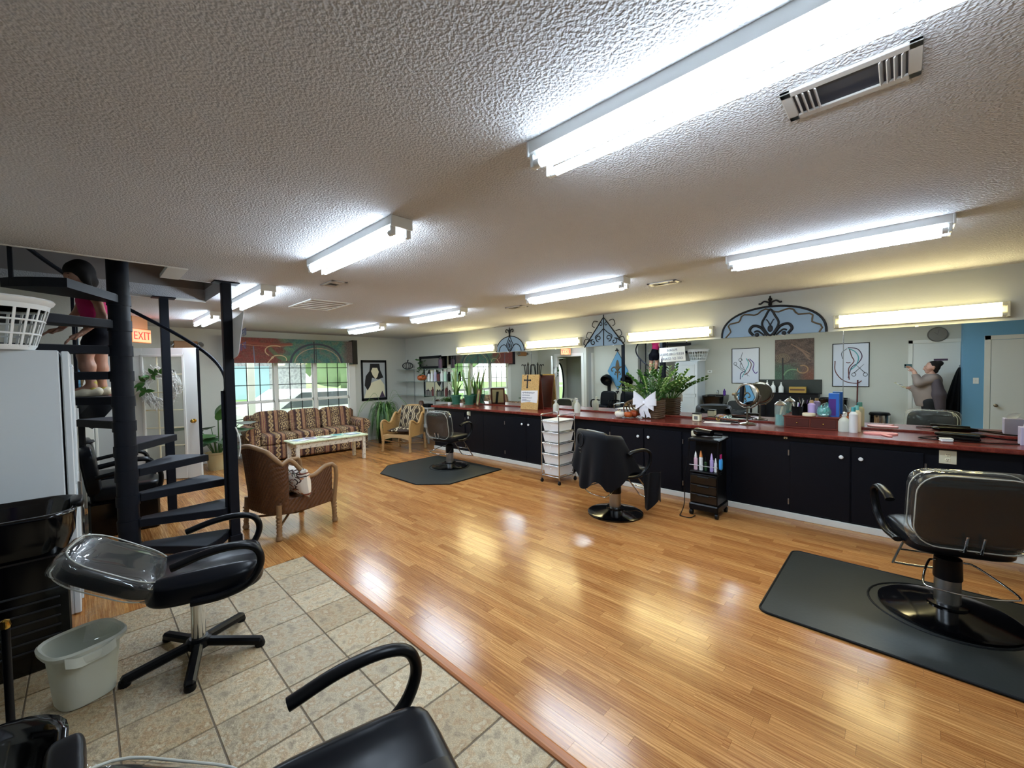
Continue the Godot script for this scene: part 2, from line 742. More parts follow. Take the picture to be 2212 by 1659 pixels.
# dark pods in pale wavy ovals: cushion of the far wicker chair
func ogee_cloth() -> Image:
	var img := Image.create(256, 256, false, Image.FORMAT_RGB8)
	for y in 256:
		for x in 256:
			var ph := y / 256.0 * TAU * 2.0
			var cell := int(x / 64.0)
			var cx := 32.0 + cell * 64.0
			var half := 20.0 + 11.0 * cos(ph + (PI if cell % 2 == 1 else 0.0))
			var d := absf(x - cx)
			var c := Color("6a5b45")
			if d < half - 4:
				var yy := fmod(y / 64.0 + (0.0 if cell % 2 == 0 else 0.5), 1.0)
				c = Color("241a14") if Vector2((x - cx) / 20.0, (yy - 0.5) * 2.3).length() < 0.9 else Color("5b4c33")
			elif d < half + 3:
				c = Color("c9bd9c")
			img.set_pixel(x, y, c)
	return img

# painted pelmet board over the window
func mural() -> Image:
	var w := 1024
	var h := 232
	var img := Image.create(w, h, false, Image.FORMAT_RGB8)
	var n1 := noise(101, 0.012, 4)
	var n2 := noise(103, 0.05, 3)
	for y in h:
		for x in w:
			var t := x / float(w)
			var a := n1.get_noise_2d(x, y)
			var b := n2.get_noise_2d(x, y)
			var c := Color("6b4034").lerp(Color("7d322b"), clampf(0.5 + a, 0, 1))
			if t > 0.3:
				c = c.lerp(Color("3c6664").lerp(Color("557a5c"), clampf(0.5 + a * 1.4, 0, 1)), smoothstep(0.3, 0.46, t + a * 0.1))
			if t > 0.48:
				c = c.lerp(Color("5f6673").lerp(Color("6a5452"), clampf(0.5 + b, 0, 1)), 0.6 * smoothstep(-0.1, 0.4, a))
			if t > 0.88:
				c = c.lerp(Color("5a4d48"), smoothstep(0.88, 0.96, t))
			img.set_pixel(x, y, c.lightened(maxf(0, b) * 0.12).darkened(maxf(0, -b) * 0.18))
	stroke(img, [Vector2(0, 40), Vector2(180, 52), Vector2(330, 62), Vector2(470, 48)], 12, Color("8c4a36"), 0.35)
	stroke(img, [Vector2(20, 62), Vector2(300, 78), Vector2(470, 62)], 3, Color("b0805e"), 0.5)
	stroke(img, [Vector2(158, 80), Vector2(164, 232)], 5, Color("6d6e80"), 0.6)
	var leafp := []
	for k in 30:
		leafp.append(Vector2(280 + k * 7.5, 90 + sin(k * 0.11) * 70 + k * 2.2))
	stroke(img, leafp, 20, Color("4f7a52"), 0.25)
	stroke(img, arc(Vector2(320, 118), 74, 52, 2.0, 5.4), 4, Color("bfa27a"))
	stroke(img, arc(Vector2(320, 118), 74, 52, -0.2, 2.2), 4, Color("6d5a44"))
	stroke(img, arc(Vector2(352, 196), 62, 38, PI, TAU + 0.4), 4, Color("c4aa82"))
	stroke(img, [Vector2(262, 232), Vector2(284, 200), Vector2(310, 178)], 4, Color("c4aa82"))
	stroke(img, arc(Vector2(680, 232), 232, 190, PI, TAU), 9, Color("3a3f4a"))
	stroke(img, arc(Vector2(690, 240), 208, 158, PI, TAU), 4, Color("a58f76"))
	stroke(img, [Vector2(655, 20), Vector2(655, 232)], 5, Color("2b2f36"))
	stroke(img, [Vector2(672, 70), Vector2(672, 232)], 3, Color("2b2f36"))
	return img

# abstract swirling canvas seen in the mirror
func canvas_painting() -> Image:
	var w := 256
	var h := 344
	var img := Image.create(w, h, false, Image.FORMAT_RGB8)
	var n1 := noise(201, 0.02, 4)
	var n2 := noise(203, 0.06, 3)
	for y in h:
		for x in w:
			var a := n1.get_noise_2d(x + n2.get_noise_2d(x, y) * 40, y)
			var c := Color("4a3c38").lerp(Color("6d5a4e"), clampf(0.5 + a * 1.2, 0, 1))
			var g := smoothstep(0.45, 0.75, y / float(h) + a * 0.2) * smoothstep(0.75, 0.4, x / float(w))
			c = c.lerp(Color("3f5f4c"), g * 0.85)
			c = c.lerp(Color("6f4434"), smoothstep(0.6, 0.9, x / float(w)) * smoothstep(0.5, 0.9, y / float(h)))
			img.set_pixel(x, y, c.lightened(maxf(0, n2.get_noise_2d(x * 2, y)) * 0.2))
	for k in 4:
		stroke(img, arc(Vector2(52, 150), 12 + k * 11, 9 + k * 9, 0, TAU), 2, Color("8a7a5c"), 0.5)
	stroke(img, [Vector2(52, 150), Vector2(56, 330)], 6, Color("2d2a2a"), 0.7)
	for k in 3:
		stroke(img, [Vector2(110 + k * 30, 40 + k * 20), Vector2(230, 120 + k * 24)], 5, Color("8d6f5c"), 0.5)
	stroke(img, arc(Vector2(185, 240), 34, 30, -2, 3.4), 4, Color("9c7a54"), 0.7)
	stroke(img, arc(Vector2(120, 300), 60, 60, 3.4, 5.2), 5, Color("6f8f6a"), 0.6)
	return img

# ------------------------------------------------------------------ materials
func mat(called: String, c: Color, rough := 0.6, metal := 0.0) -> StandardMaterial3D:
	var m := StandardMaterial3D.new()
	m.resource_name = called
	m.albedo_color = c
	m.roughness = rough
	m.metallic = metal
	MT[called] = m
	return m

func tmat(called: String, t: Texture2D, rough := 0.6, scale := 1.0, tri := true, c := Color.WHITE) -> StandardMaterial3D:
	var m := mat(called, c, rough)
	m.albedo_texture = t
	if tri:
		m.uv1_triplanar = true
		m.uv1_world_triplanar = true
	m.uv1_scale = Vector3.ONE * scale
	return m

func relief(m: StandardMaterial3D, t: Texture2D, cm: float):
	m.heightmap_enabled = true
	m.heightmap_texture = t
	m.heightmap_scale = cm

func glass(called: String, c: Color, alpha: float, rough := 0.03) -> StandardMaterial3D:
	var m := mat(called, c, rough)
	m.albedo_color.a = alpha
	m.transparency = BaseMaterial3D.TRANSPARENCY_ALPHA
	m.cull_mode = BaseMaterial3D.CULL_DISABLED
	return m

func lamp(called: String, c: Color, e: float) -> StandardMaterial3D:
	var m := mat(called, Color(0.95, 0.95, 0.93), 0.3)
	m.emission_enabled = true
	m.emission = c
	m.emission_energy_multiplier = e
	return m

func make_materials():
	var m: StandardMaterial3D
	# setting
	m = mat("wall", Color("c3c4bb"), 0.75)
	m.uv1_triplanar = true
	m.uv1_world_triplanar = true
	m.uv1_scale = Vector3.ONE * 1.5
	relief(m, TX.fine, 0.05)
	m = mat("wall_blue", Color("6ea3c6"), 0.7)
	m = mat("wall_grey", Color("b2b5b4"), 0.75)
	m = mat("ceiling", Color("c6c6c8"), 0.9)
	m.uv1_triplanar = true
	m.uv1_world_triplanar = true
	m.uv1_scale = Vector3.ONE * 2.1
	relief(m, TX.popcorn, 0.6)
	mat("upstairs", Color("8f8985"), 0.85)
	mat("trim", Color("dcdcd6"), 0.45)
	mat("door_white", Color("d9dbd8"), 0.45)
	for k in 6:
		m = tmat("plank%d" % k, TX.wood, 0.2, 1.0, false, [Color("ead8c4"), Color("dcc4aa"), Color("f6e6d0"), Color("d2b89c"), Color("e4ccb2"), Color("eedac2")][k])
		m.metallic_specular = 0.5
	m = tmat("plank_rest", TX.wood, 0.2, 1.0, false)
	m.vertex_color_use_as_albedo = true
	mat("under", Color("5a4230"), 0.8)
	for k in 4:
		m = tmat("tile%d" % k, TX.slate, 0.5, 1.0, false, [Color("f4efe4"), Color("e6ddcd"), Color("fdfaf2"), Color("e9e6df")][k])
		relief(m, TX.slate_h, 0.35)
	mat("grout", Color("6f6353"), 0.9)
	m = tmat("moulding", TX.wood, 0.35, 1.0, false, Color("dcaf8c"))
	m = tmat("worktop", TX.cherry, 0.22, 1.1)
	m.metallic_specular = 0.5
	# plain
	mat("black_paint", Color("0d0f16"), 0.42)
	mat("black_plastic", Color("0c0d10"), 0.32)
	mat("black_gloss", Color("060608"), 0.12)
	m = mat("vinyl", Color("0f1116"), 0.3)
	mat("rubber", Color("16181a"), 0.5)
	m = mat("mat_rubber", Color("282c2b"), 0.42)
	relief(m, TX.fine, 0.03)
	mat("iron", Color("14161b"), 0.5, 0.3)
	mat("stair_black", Color("10141d"), 0.55)
	mat("chrome", Color("d6d8da"), 0.1, 1.0)
	mat("steel", Color("a9abad"), 0.3, 1.0)
	mat("brass", Color("c8a24e"), 0.2, 1.0)
	mat("mirror", Color("e9efec"), 0.0, 1.0)
	mat("white", Color("e4e5e3"), 0.45)
	mat("white_plastic", Color("e6e8e6"), 0.3)
	mat("off_white", Color("d8d4b8"), 0.4)
	mat("paper", Color("f0f0ee"), 0.8)
	mat("ink", Color("16161a"), 0.7)
	mat("blue_ink", Color("1d2b5a"), 0.7)
	mat("fridge", Color("d2d8dc"), 0.35)
	m = mat("drawer_frost", Color("eceeee"), 0.35)
	m.backlight_enabled = true
	m.backlight = Color(0.2, 0.2, 0.2)
	m = mat("bin_plastic", Color("d3d6c9"), 0.4)
	m.backlight_enabled = true
	m.backlight = Color(0.3, 0.3, 0.28)
	glass("pane", Color(0.9, 0.97, 0.95), 0.06)
	glass("shelf_glass", Color(0.55, 0.78, 0.7), 0.22)
	m = glass("vinyl_clear", Color(0.93, 0.95, 0.92), 0.02, 0.07)
	relief(m, TX.coarse, 0.8)
	mat("piping", Color("b9bbb2"), 0.35)
	glass("jar_glass", Color(0.85, 0.95, 0.93), 0.12)
	mat("teal_liquid", Color("3f8f8c"), 0.1)
	mat("clock_glass", Color("b6bab6"), 0.08)
	mat("vent_metal", Color("b8b3ad"), 0.5, 0.2)
	mat("vent_dark", Color("2a2f3c"), 0.6)
	# fabrics, wood, plants
	m = tmat("couch_cloth", TX.couch, 0.85, 2.0)
	m.uv1_world_triplanar = false
	mat("louvre", Color("2b2d33"), 0.15)
	mat("orange_red", Color("9a3f1c"), 0.4)
	mat("old_bronze", Color("8d8376"), 0.22, 1.0)
	mat("redwood", Color("6a2c1d"), 0.35)
	mat("redwood_dark", Color("4f2017"), 0.35)
	glass("aqua_glass", Color(0.45, 0.8, 0.78), 0.3)
	mat("grille_grey", Color("9b948e"), 0.7)
	mat("poster_white", Color("ccd3e2"), 0.25)
	mat("mural_dark", Color("1f2826"), 0.5)
	mat("teal_case", Color("2f4f52"), 0.4)
	mat("pad_yellow", Color("d6cfa0"), 0.7)
	mat("tread_grey", Color("2a2e37"), 0.6)
	mat("paper_grey", Color("aeb4b8"), 0.7)
	mat("purple_grey", Color("4c3a52"), 0.7)
	mat("wicker_rail", Color("8a6a48"), 0.4)
	tmat("leafy", TX.leafy, 0.8, 1.0, false)
	tmat("damask", TX.damask, 0.8, 1.0, false)
	tmat("ogee", TX.ogee, 0.8, 1.0, false)
	tmat("mural", TX.mural, 0.7, 1.0, false)
	tmat("canvas", TX.canvas, 0.7, 1.0, false)
	m = tmat("wicker", TX.wickerbrown, 0.5, 5.0, true, Color("a08878"))
	mat("wicker_pale", Color("b08d5c"), 0.45)
	mat("wicker_dark", Color("54371f"), 0.55)
	tmat("worn_white", TX.white_worn, 0.6, 3.0)
	tmat("worn_green", TX.green_worn, 0.5, 3.0)
	tmat("osb", TX.osb, 0.7, 4.0)
	mat("walnut", Color("5b2a1c"), 0.3)
	mat("pumpkin", Color("b3541f"), 0.4)
	mat("pumpkin_pale", Color("e5e1d4"), 0.45)
	mat("gold", Color("c9b074"), 0.35, 0.4)
	tmat("basket", TX.basket, 0.7, 6.0)
	for a in [["leaf", "2f5a25"], ["leaf_dark", "1d3f22"], ["leaf_light", "6e9450"], ["leaf_zz", "2c6427"], ["leaf_snake", "7d9656"]]:
		m = mat(a[0], Color(a[1]), 0.38)
		m.backlight_enabled = true
		m.backlight = Color(0.16, 0.24, 0.08)
		m.cull_mode = BaseMaterial3D.CULL_DISABLED
	mat("soil", Color("2b2119"), 0.9)
	mat("pot_green", Color("2f6450"), 0.35)
	mat("pot_cream", Color("c9b98c"), 0.5)
	mat("twig_white", Color("d6d6d2"), 0.6)
	mat("ribbon", Color("f2f2f6"), 0.6)
	mat("slate_blue", Color("8fa9bf"), 0.6)
	mat("plaque_blue", Color("5c94bb"), 0.5)
	mat("bronze", Color("5d4f38"), 0.45, 0.3)
	m = mat("cape", Color("0b0d13"), 0.5)
	m.rim_enabled = true
	m.rim = 0.4
	# small colours
	for a in [["pink", "f0a09c"], ["lilac", "b8a3d6"], ["lavender", "c3bcd6"], ["teal", "3f9aa0"], ["aqua", "6fb6b0"], ["royal", "1f63b8"], ["purple", "4b1f7c"], ["rose", "d9b6c4"], ["orange", "d98a4a"], ["red", "b0281f"], ["cream", "e9e2c2"], ["brown", "5a3a26"], ["maroon", "5a1c1c"], ["yellow", "d8c24a"], ["gold_foil", "a8863a"], ["sky_blue", "3f9be0"], ["magenta", "c02a7a"], ["mint", "b9dcc6"], ["skin", "b98a74"], ["hair", "120c0b"], ["pink_top", "b8155f"], ["dark_shorts", "0d0f1a"], ["shoe", "cfc6ae"], ["sock", "b8a83a"], ["sweater", "8b7d76"], ["sweater_dark", "4a4147"], ["jeans", "0e1016"], ["skin_light", "c79a88"], ["sand_grey", "6f6d68"], ["tan_card", "a5794a"]]:
		mat(a[0], Color(a[1]), 0.45)
	for a in ["pink_top", "dark_shorts", "sweater", "sweater_dark", "jeans", "hair"]:
		MT[a].roughness = 0.8
	for a in ["skin", "skin_light"]:
		MT[a].subsurf_scatter_enabled = true
		MT[a].subsurf_scatter_strength = 0.15
	for a in ["black_paint", "stair_black", "cape", "dark_shorts", "rubber", "black_plastic", "vinyl"]:
		MT[a].metallic_specular = 0.3
	lamp("tube_cool", COOL, CEIL_GLOW)
	lamp("tube_warm", WARM, VAN_GLOW)
	m = lamp("exit_glow", Color(1.0, 0.1, 0.08), 0.55)
	m.albedo_color = Color("b01a12")
	m = mat("exit_face", Color("e0a878"), 0.5)
	m.emission_enabled = true
	m.emission = Color("e07a50")
	m.emission_energy_multiplier = 0.35
	# outdoors
	tmat("lawn", TX.grass, 0.9, 0.4)
	mat("drive", Color("b4b4b8"), 0.9)
	tmat("far_wall", TX.brick_far, 0.9, 0.5)
	mat("far_roof", Color("6b6f78"), 0.9)
	mat("far_door", Color("93b6c0"), 0.6)
	for a in [["tree", "8aa37a"], ["tree_pale", "a3b890"], ["tree_deep", "6c8864"]]:
		m = mat(a[0], Color(a[1]), 0.9)
		m.backlight_enabled = true
		m.backlight = Color(0.3, 0.35, 0.2)
	mat("bark", Color("5d5146"), 0.9)
	mat("car_white", Color("e6e9ec"), 0.2)
	mat("car_glass", Color("39424a"), 0.08)

# ------------------------------------------------------------------ lights
func area(at: Vector3, size: Vector2, c: Color, e: float, basis_: Basis, parent: Node):
	var l := AreaLight3D.new()
	l.name = "light"
	l.area_size = size
	l.area_normalize_energy = true
	l.light_color = c
	l.light_energy = e
	l.area_range = 14.0
	l.shadow_enabled = true
	l.transform = Transform3D(basis_, at)
	parent.add_child(l, true)

func build_lights():
	var where := [["nearest, over the tiled edge", 1.27, -0.43], ["second in the tiled-side row", 1.27, -2.66], ["third in the tiled-side row, beside the stair post", 1.27, -5.06], ["far end of the tiled-side row, near the exit sign", 1.27, -7.3],
		["nearest in the mirror-side row", 3.6, -0.4], ["second in the mirror-side row", 3.6, -2.52], ["third in the mirror-side row", 3.6, -4.93], ["far end of the mirror-side row, near the window", 3.64, -7.17]]
	for a in where:
		var t := thing("ceiling_light", "two-tube fluorescent ceiling light, " + a[0], "ceiling light", V(a[1], CEIL, a[2]), 0.0, "fluorescent ceiling lights")
		var L := 1.22
		var m := MB.new()
		m.extrude(PackedVector2Array([P(-0.065, 0), P(-0.065, -0.045), P(-0.05, -0.06), P(0.05, -0.06), P(0.065, -0.045), P(0.065, 0)]), L, T(Vector3.ZERO))
		obj("housing", m, "white", t)
		for s in [-1, 1]:
			m = MB.new()
			m.cyl(V(s * 0.048, -0.088, -L / 2 + 0.045), V(s * 0.048, -0.088, L / 2 - 0.045), 0.017, 14)
			obj("tube", m, "tube_cool", t)
			for e in [-1, 1]:
				m = MB.new()
				m.cyl(V(s * 0.048, -0.088, e * (L / 2 - 0.046)), V(s * 0.048, -0.088, e * (L / 2 - 0.022)), 0.0175, 14)
				obj("tube_cap", m, "white_plastic", t)
		for e in [-1, 1]:
			m = MB.new()
			m.box(V(0, -0.03, e * (L / 2 + 0.004)), V(0.136, 0.062, 0.012), 0.003)
			for s in [-1, 1]:
				m.box(V(s * 0.048, -0.078, e * (L / 2 - 0.012)), V(0.03, 0.05, 0.016), 0.003)
			obj("socket", m, "white_plastic", t)
		area(V(0, -0.112, 0), Vector2(0.13, L - 0.1), COOL, CEIL_E, Basis.from_euler(Vector3(-PI / 2, 0, 0)), t)
	var vz := [["over the far end of the counter", -6.47], ["above the board with the cross", -4.45], ["above the plant with the white bow", -2.4], ["nearest, above the shampoo bottles", 0.07]]
	for a in vz:
		var t := thing("vanity_light", "two-tube fluorescent wall light on the mirror edge, " + a[0], "wall light", V(5.75, 2.075, a[1]), 0.0, "fluorescent lights above the mirrors")
		var L := 1.24
		var m := MB.new()
		m.box(V(-0.02, 0, 0), V(0.04, 0.13, L), 0.006)
		obj("housing", m, "white", t)
		for s in [-1, 1]:
			m = MB.new()
			m.cyl(V(-0.075, s * 0.044, -L / 2 + 0.05), V(-0.075, s * 0.044, L / 2 - 0.05), 0.019, 14)
			obj("tube", m, "tube_warm", t)
		for e in [-1, 1]:
			m = MB.new()
			m.box(V(-0.045, 0, e * (L / 2 - 0.012)), V(0.09, 0.135, 0.022), 0.004)
			for s in [-1, 1]:
				m.cyl(V(-0.075, s * 0.044, e * (L / 2 - 0.05)), V(-0.075, s * 0.044, e * (L / 2 - 0.022)), 0.0195, 12)
			obj("socket", m, "off_white", t)
		area(V(-0.1, 0, 0), Vector2(L - 0.1, 0.125), WARM, VAN_E, Basis.from_euler(Vector3(0, PI / 2, 0)), t)

# ------------------------------------------------------------------ shell
func build_room():
	var m := MB.new()
	m.bar(V(5.75, 0, -9.38), V(5.87, CEIL, 3.12), 0)
	struct("wall_right", m, "wall")
	m = MB.new()   # window wall with its opening
	m.bar(V(-0.28, 0, -9.38), V(1.93, CEIL, -9.26), 0)
	m.bar(V(-1.3, 0, -9.38), V(-1.22, CEIL, -9.26), 0)
	m.bar(V(-1.22, 2.06, -9.38), V(-0.28, CEIL, -9.26), 0)
	m.bar(V(4.28, 0, -9.38), V(5.75, CEIL, -9.26), 0)
	m.bar(V(1.93, 0, -9.38), V(4.28, 0.42, -9.26), 0)
	m.bar(V(1.93, 2.12, -9.38), V(4.28, CEIL, -9.26), 0)
	struct("wall_far", m, "wall")
	m = MB.new()   # entry wall with the doorway
	m.bar(V(0.28, 0, -9.26), V(0.40, CEIL, -8.46), 0)
	m.bar(V(0.28, 0, -7.46), V(0.40, CEIL, -7.28), 0)
	m.bar(V(0.28, 2.06, -8.46), V(0.40, CEIL, -7.46), 0)
	struct("wall_entry", m, "wall")
	m = MB.new()
	m.bar(V(-1.3, 0, -7.40), V(0.28, CEIL, -7.28), 0)
	struct("wall_switch", m, "wall_grey")
	struct("wall_dryers", br(V(-0.2, 0, -7.28), V(-0.05, CEIL, -5.75), 0), "wall")
	struct("wall_stair", br(V(-0.82, 0, -5.87), V(-0.2, CEIL, -5.75), 0), "wall")
	m = MB.new()
	m.bar(V(-0.82, 0, -5.75), V(-0.70, CEIL, 0.85), 0)
	struct("wall_left", m, "wall")
	m = MB.new()
	m.bar(V(-0.82, 0, 0.85), V(-0.30, CEIL, 3.12), 0)
	struct("wall_blue", m, "wall_blue")
	struct("wall_back", br(V(-0.30, 0, 3.0), V(5.75, CEIL, 3.12), 0), "wall")
	# porch beyond the entry door
	m = MB.new()
	m.bar(V(-1.42, 0, -9.38), V(-1.3, CEIL, -7.28), 0)
	struct("wall_porch", m, "wall_grey")
	# ceiling with the stair well cut out
	m = MB.new()
	var yb := CEIL + 0.14
	m.bar(V(-1.42, CEIL, -9.38), V(5.87, yb, -5.93), 0)
	m.bar(V(-0.82, CEIL, -4.20), V(5.87, yb, 3.12), 0)
	m.bar(V(1.02, CEIL, -5.93), V(5.87, yb, -4.20), 0)
	m.bar(V(0.60, CEIL, -4.66), V(1.02, yb, -4.20), 0)
	struct("ceiling", m, "ceiling")
	# the dark space upstairs
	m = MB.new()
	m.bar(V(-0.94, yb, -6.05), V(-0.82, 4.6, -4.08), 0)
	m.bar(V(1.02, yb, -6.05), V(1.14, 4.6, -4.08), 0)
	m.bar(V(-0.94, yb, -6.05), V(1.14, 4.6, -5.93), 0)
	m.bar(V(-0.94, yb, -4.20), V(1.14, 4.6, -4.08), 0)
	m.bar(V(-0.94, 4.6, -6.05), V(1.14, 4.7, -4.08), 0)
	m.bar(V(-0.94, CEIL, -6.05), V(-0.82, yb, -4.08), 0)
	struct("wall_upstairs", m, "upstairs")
	m = MB.new()   # white lining round the well
	m.bar(V(-0.82, CEIL - 0.006, -4.21), V(0.62, yb + 0.02, -4.19), 0.002)
	m.bar(V(0.59, CEIL - 0.006, -4.68), V(0.61, yb + 0.02, -4.20), 0.002)
	m.bar(V(0.59, CEIL - 0.006, -4.67), V(1.03, yb + 0.02, -4.65), 0.002)
	m.bar(V(-0.82, CEIL - 0.006, -5.94), V(1.03, CEIL + 0.02, -5.92), 0.002)
	m.bar(V(0.49, CEIL - 0.012, -4.66), V(0.62, CEIL + 0.02, -4.19), 0.002)
	struct("trim_1", m, "trim")
	# skirting
	struct("baseboard_right", br(V(5.075, 0, -7.15), V(5.105, 0.062, 2.95), 0.003), "trim")
	m = MB.new()
	m.bar(V(0.40, 0, -9.26), V(5.75, 0.08, -9.245), 0.003)
	struct("baseboard_far", m, "trim")
	m = MB.new()
	m.bar(V(-0.05, 0, -7.28), V(-0.04, 0.09, -5.75), 0.003)
	m.bar(V(-0.70, 0, -5.75), V(-0.05, 0.09, -5.735), 0.003)
	m.bar(V(-0.70, 0, -5.74), V(-0.688, 0.09, 0.10), 0.003)
	struct("baseboard_left", m, "trim")

# screen area of a floor patch, for choosing the pieces that show largest
func shown(a: Vector3, b: Vector3) -> float:
	var cam := Transform3D(Basis(Vector3(0.689751, -0.017626, 0.723832), Vector3(0.034871, 0.999352, -0.008894), Vector3(-0.723207, 0.031376, 0.689919)), Vector3(0, 1.6, 0)).affine_inverse()
	var q := []
	for p in [a, Vector3(b.x, 0, a.z), b, Vector3(a.x, 0, b.z)]:
		var c: Vector3 = cam * p
		if c.z > -0.4:
			return 0.0
		q.append(Vector2(c.x, c.y) / -c.z)
	var s := 0.0
	var inside := false
	for k in 4:
		s += q[k].cross(q[(k + 1) % 4])
		if absf(q[k].x) < 1.26 and absf(q[k].y) < 0.945:
			inside = true
	return absf(s) if inside else 0.0

func build_floor():
	var fl := setting("floor")
	obj("subfloor", br(V(-1.42, -0.12, -9.38), V(5.87, -0.012, 3.12), 0), "under", fl)
	# laminate strips running along z
	var W := 0.0655
	var lens := [0.36, 0.52, 0.74, 0.95]
	var list := []
	var x := 1.345
	var r := RandomNumberGenerator.new()
	r.seed = 99
	var cols := []
	while x < 5.74:
		cols.append([x, -9.26, 3.0])
		x += W
	x = 1.345 - W
	while x > -0.75:
		cols.append([x, -9.26, -3.815])
		x -= W
	for c in cols:
		var z: float = c[1] + r.randf() * -0.5
		while z < c[2]:
			var li := r.randi() % 4
			var z0 := maxf(z, c[1])
			var z1 := minf(z + lens[li], c[2])
			if z1 - z0 > 0.03:
				list.append({"x": c[0], "z0": z0, "z1": z1, "full": absf(z1 - z0 - lens[li]) < 0.001, "li": li, "m": r.randi() % 6, "u": r.randi() % 3, "s": shown(Vector3(c[0], 0, z0), Vector3(c[0] + W, 0, z1))})
			z += lens[li]
	list.sort_custom(func(a, b): return a.s > b.s)
	var meshes := {}
	var rest := MB.new()
	rest.tinted = true
	var made := 0
	for p in list:
		if p.full and made < 300 and p.s > 0.0:
			var key := "%d_%d" % [p.li, p.u]
			if not meshes.has(key):
				var m := MB.new()
				plank(m, Vector3.ZERO, W, lens[p.li], p.u * 0.27, p.u * 0.31)
				meshes[key] = m.mesh()
			var o := put("plank", meshes[key], MT["plank%d" % p.m], fl)
			o.position = Vector3(p.x, 0, p.z0)
			made += 1
		else:
			rest.tint = [Color("ead8c4"), Color("dcc4aa"), Color("f6e6d0"), Color("d2b89c"), Color("e4ccb2"), Color("eedac2")][p.m].srgb_to_linear()
			plank(rest, Vector3(p.x, 0, p.z0), W, p.z1 - p.z0, p.u * 0.27, p.u * 0.31)
	var o2 := obj("plank_field", rest, "plank_rest", fl)
	o2.set_meta("kind", "stuff")
	# slate tiles
	obj("grout_bed", br(V(-0.75, -0.02, -3.812), V(1.29, -0.0025, 3.0), 0), "grout", fl)
	var tm := []
	for k in 8:
		var m := MB.new()
		var h := 0.1526
		var b := 0.003
		var o := Vector2((k * 0.37), (k * 0.23))
		var uvf := func(px: float, pz: float) -> Vector2:
			var q := Vector2(px, pz) * 2.2
			if k % 4 == 1: q = Vector2(q.y, -q.x)
			if k % 4 == 2: q = -q
			if k % 4 == 3: q = Vector2(-q.y, q.x)
			return q + o
		var top := []
		var low := []
		for c in [[-1, -1], [1, -1], [1, 1], [-1, 1]]:
			top.append(Vector3(c[0] * (h - b), 0.0, c[1] * (h - b)))
			low.append(Vector3(c[0] * h, -0.006, c[1] * h))
		var t0 := m.ix.size()
		m.face([top[3], top[2], top[1], top[0]], [uvf.call(top[3].x, top[3].z), uvf.call(top[2].x, top[2].z), uvf.call(top[1].x, top[1].z), uvf.call(top[0].x, top[0].z)])
		for e in 4:
			var f := (e + 1) % 4
			m.face([top[e], top[f], low[f], low[e]], [uvf.call(top[e].x, top[e].z), uvf.call(top[f].x, top[f].z), uvf.call(low[f].x, low[f].z), uvf.call(low[e].x, low[e].z)])
		tm.append(m.mesh())
	var pitch := 0.3105
	for j in 22:
		var zc := -3.812 + 0.1545 + j * pitch
		if zc > 2.85:
			break
		for i in 7:
			var xc := 1.288 - 0.1545 - i * 0.3085
			var k := (i * 5 + j * 3 + (i * j) % 4) % 8
			var o := put("tile", tm[k], MT["tile%d" % ((i * 3 + j * 7 + i * j) % 4)], fl)
			o.position = Vector3(xc, 0.001, zc)
	var m2 := MB.new()
	m2.extrude(PackedVector2Array([P(-0.027, -0.004), P(-0.026, 0.004), P(-0.016, 0.0095), P(0.016, 0.0095), P(0.026, 0.004), P(0.027, -0.004)]), 6.82, T(V(1.317, 0, -0.4)))
	struct("trim_2", m2, "moulding")

func plank(m: MB, at: Vector3, w: float, l: float, u0: float, v0: float):
	var g := 0.0004
	var a := at + Vector3(g, 0, g)
	var x1 := at.x + w - g
	var z1 := at.z + l - g
	var us := w / 0.26
	var vs := l / 1.3
	var t0 := m.ix.size()
	m.face([Vector3(a.x, 0, a.z), Vector3(a.x, 0, z1), Vector3(x1, 0, z1), Vector3(x1, 0, a.z)], [Vector2(u0, v0), Vector2(u0, v0 + vs), Vector2(u0 + us, v0 + vs), Vector2(u0 + us, v0)])
	var y := -0.006
	m.face([Vector3(a.x, 0, a.z), Vector3(a.x, y, a.z), Vector3(a.x, y, z1), Vector3(a.x, 0, z1)])
	m.face([Vector3(x1, 0, z1), Vector3(x1, y, z1), Vector3(x1, y, a.z), Vector3(x1, 0, a.z)])
	m.face([Vector3(x1, 0, a.z), Vector3(x1, y, a.z), Vector3(a.x, y, a.z), Vector3(a.x, 0, a.z)])
	m.face([Vector3(a.x, 0, z1), Vector3(a.x, y, z1), Vector3(x1, y, z1), Vector3(x1, 0, z1)])

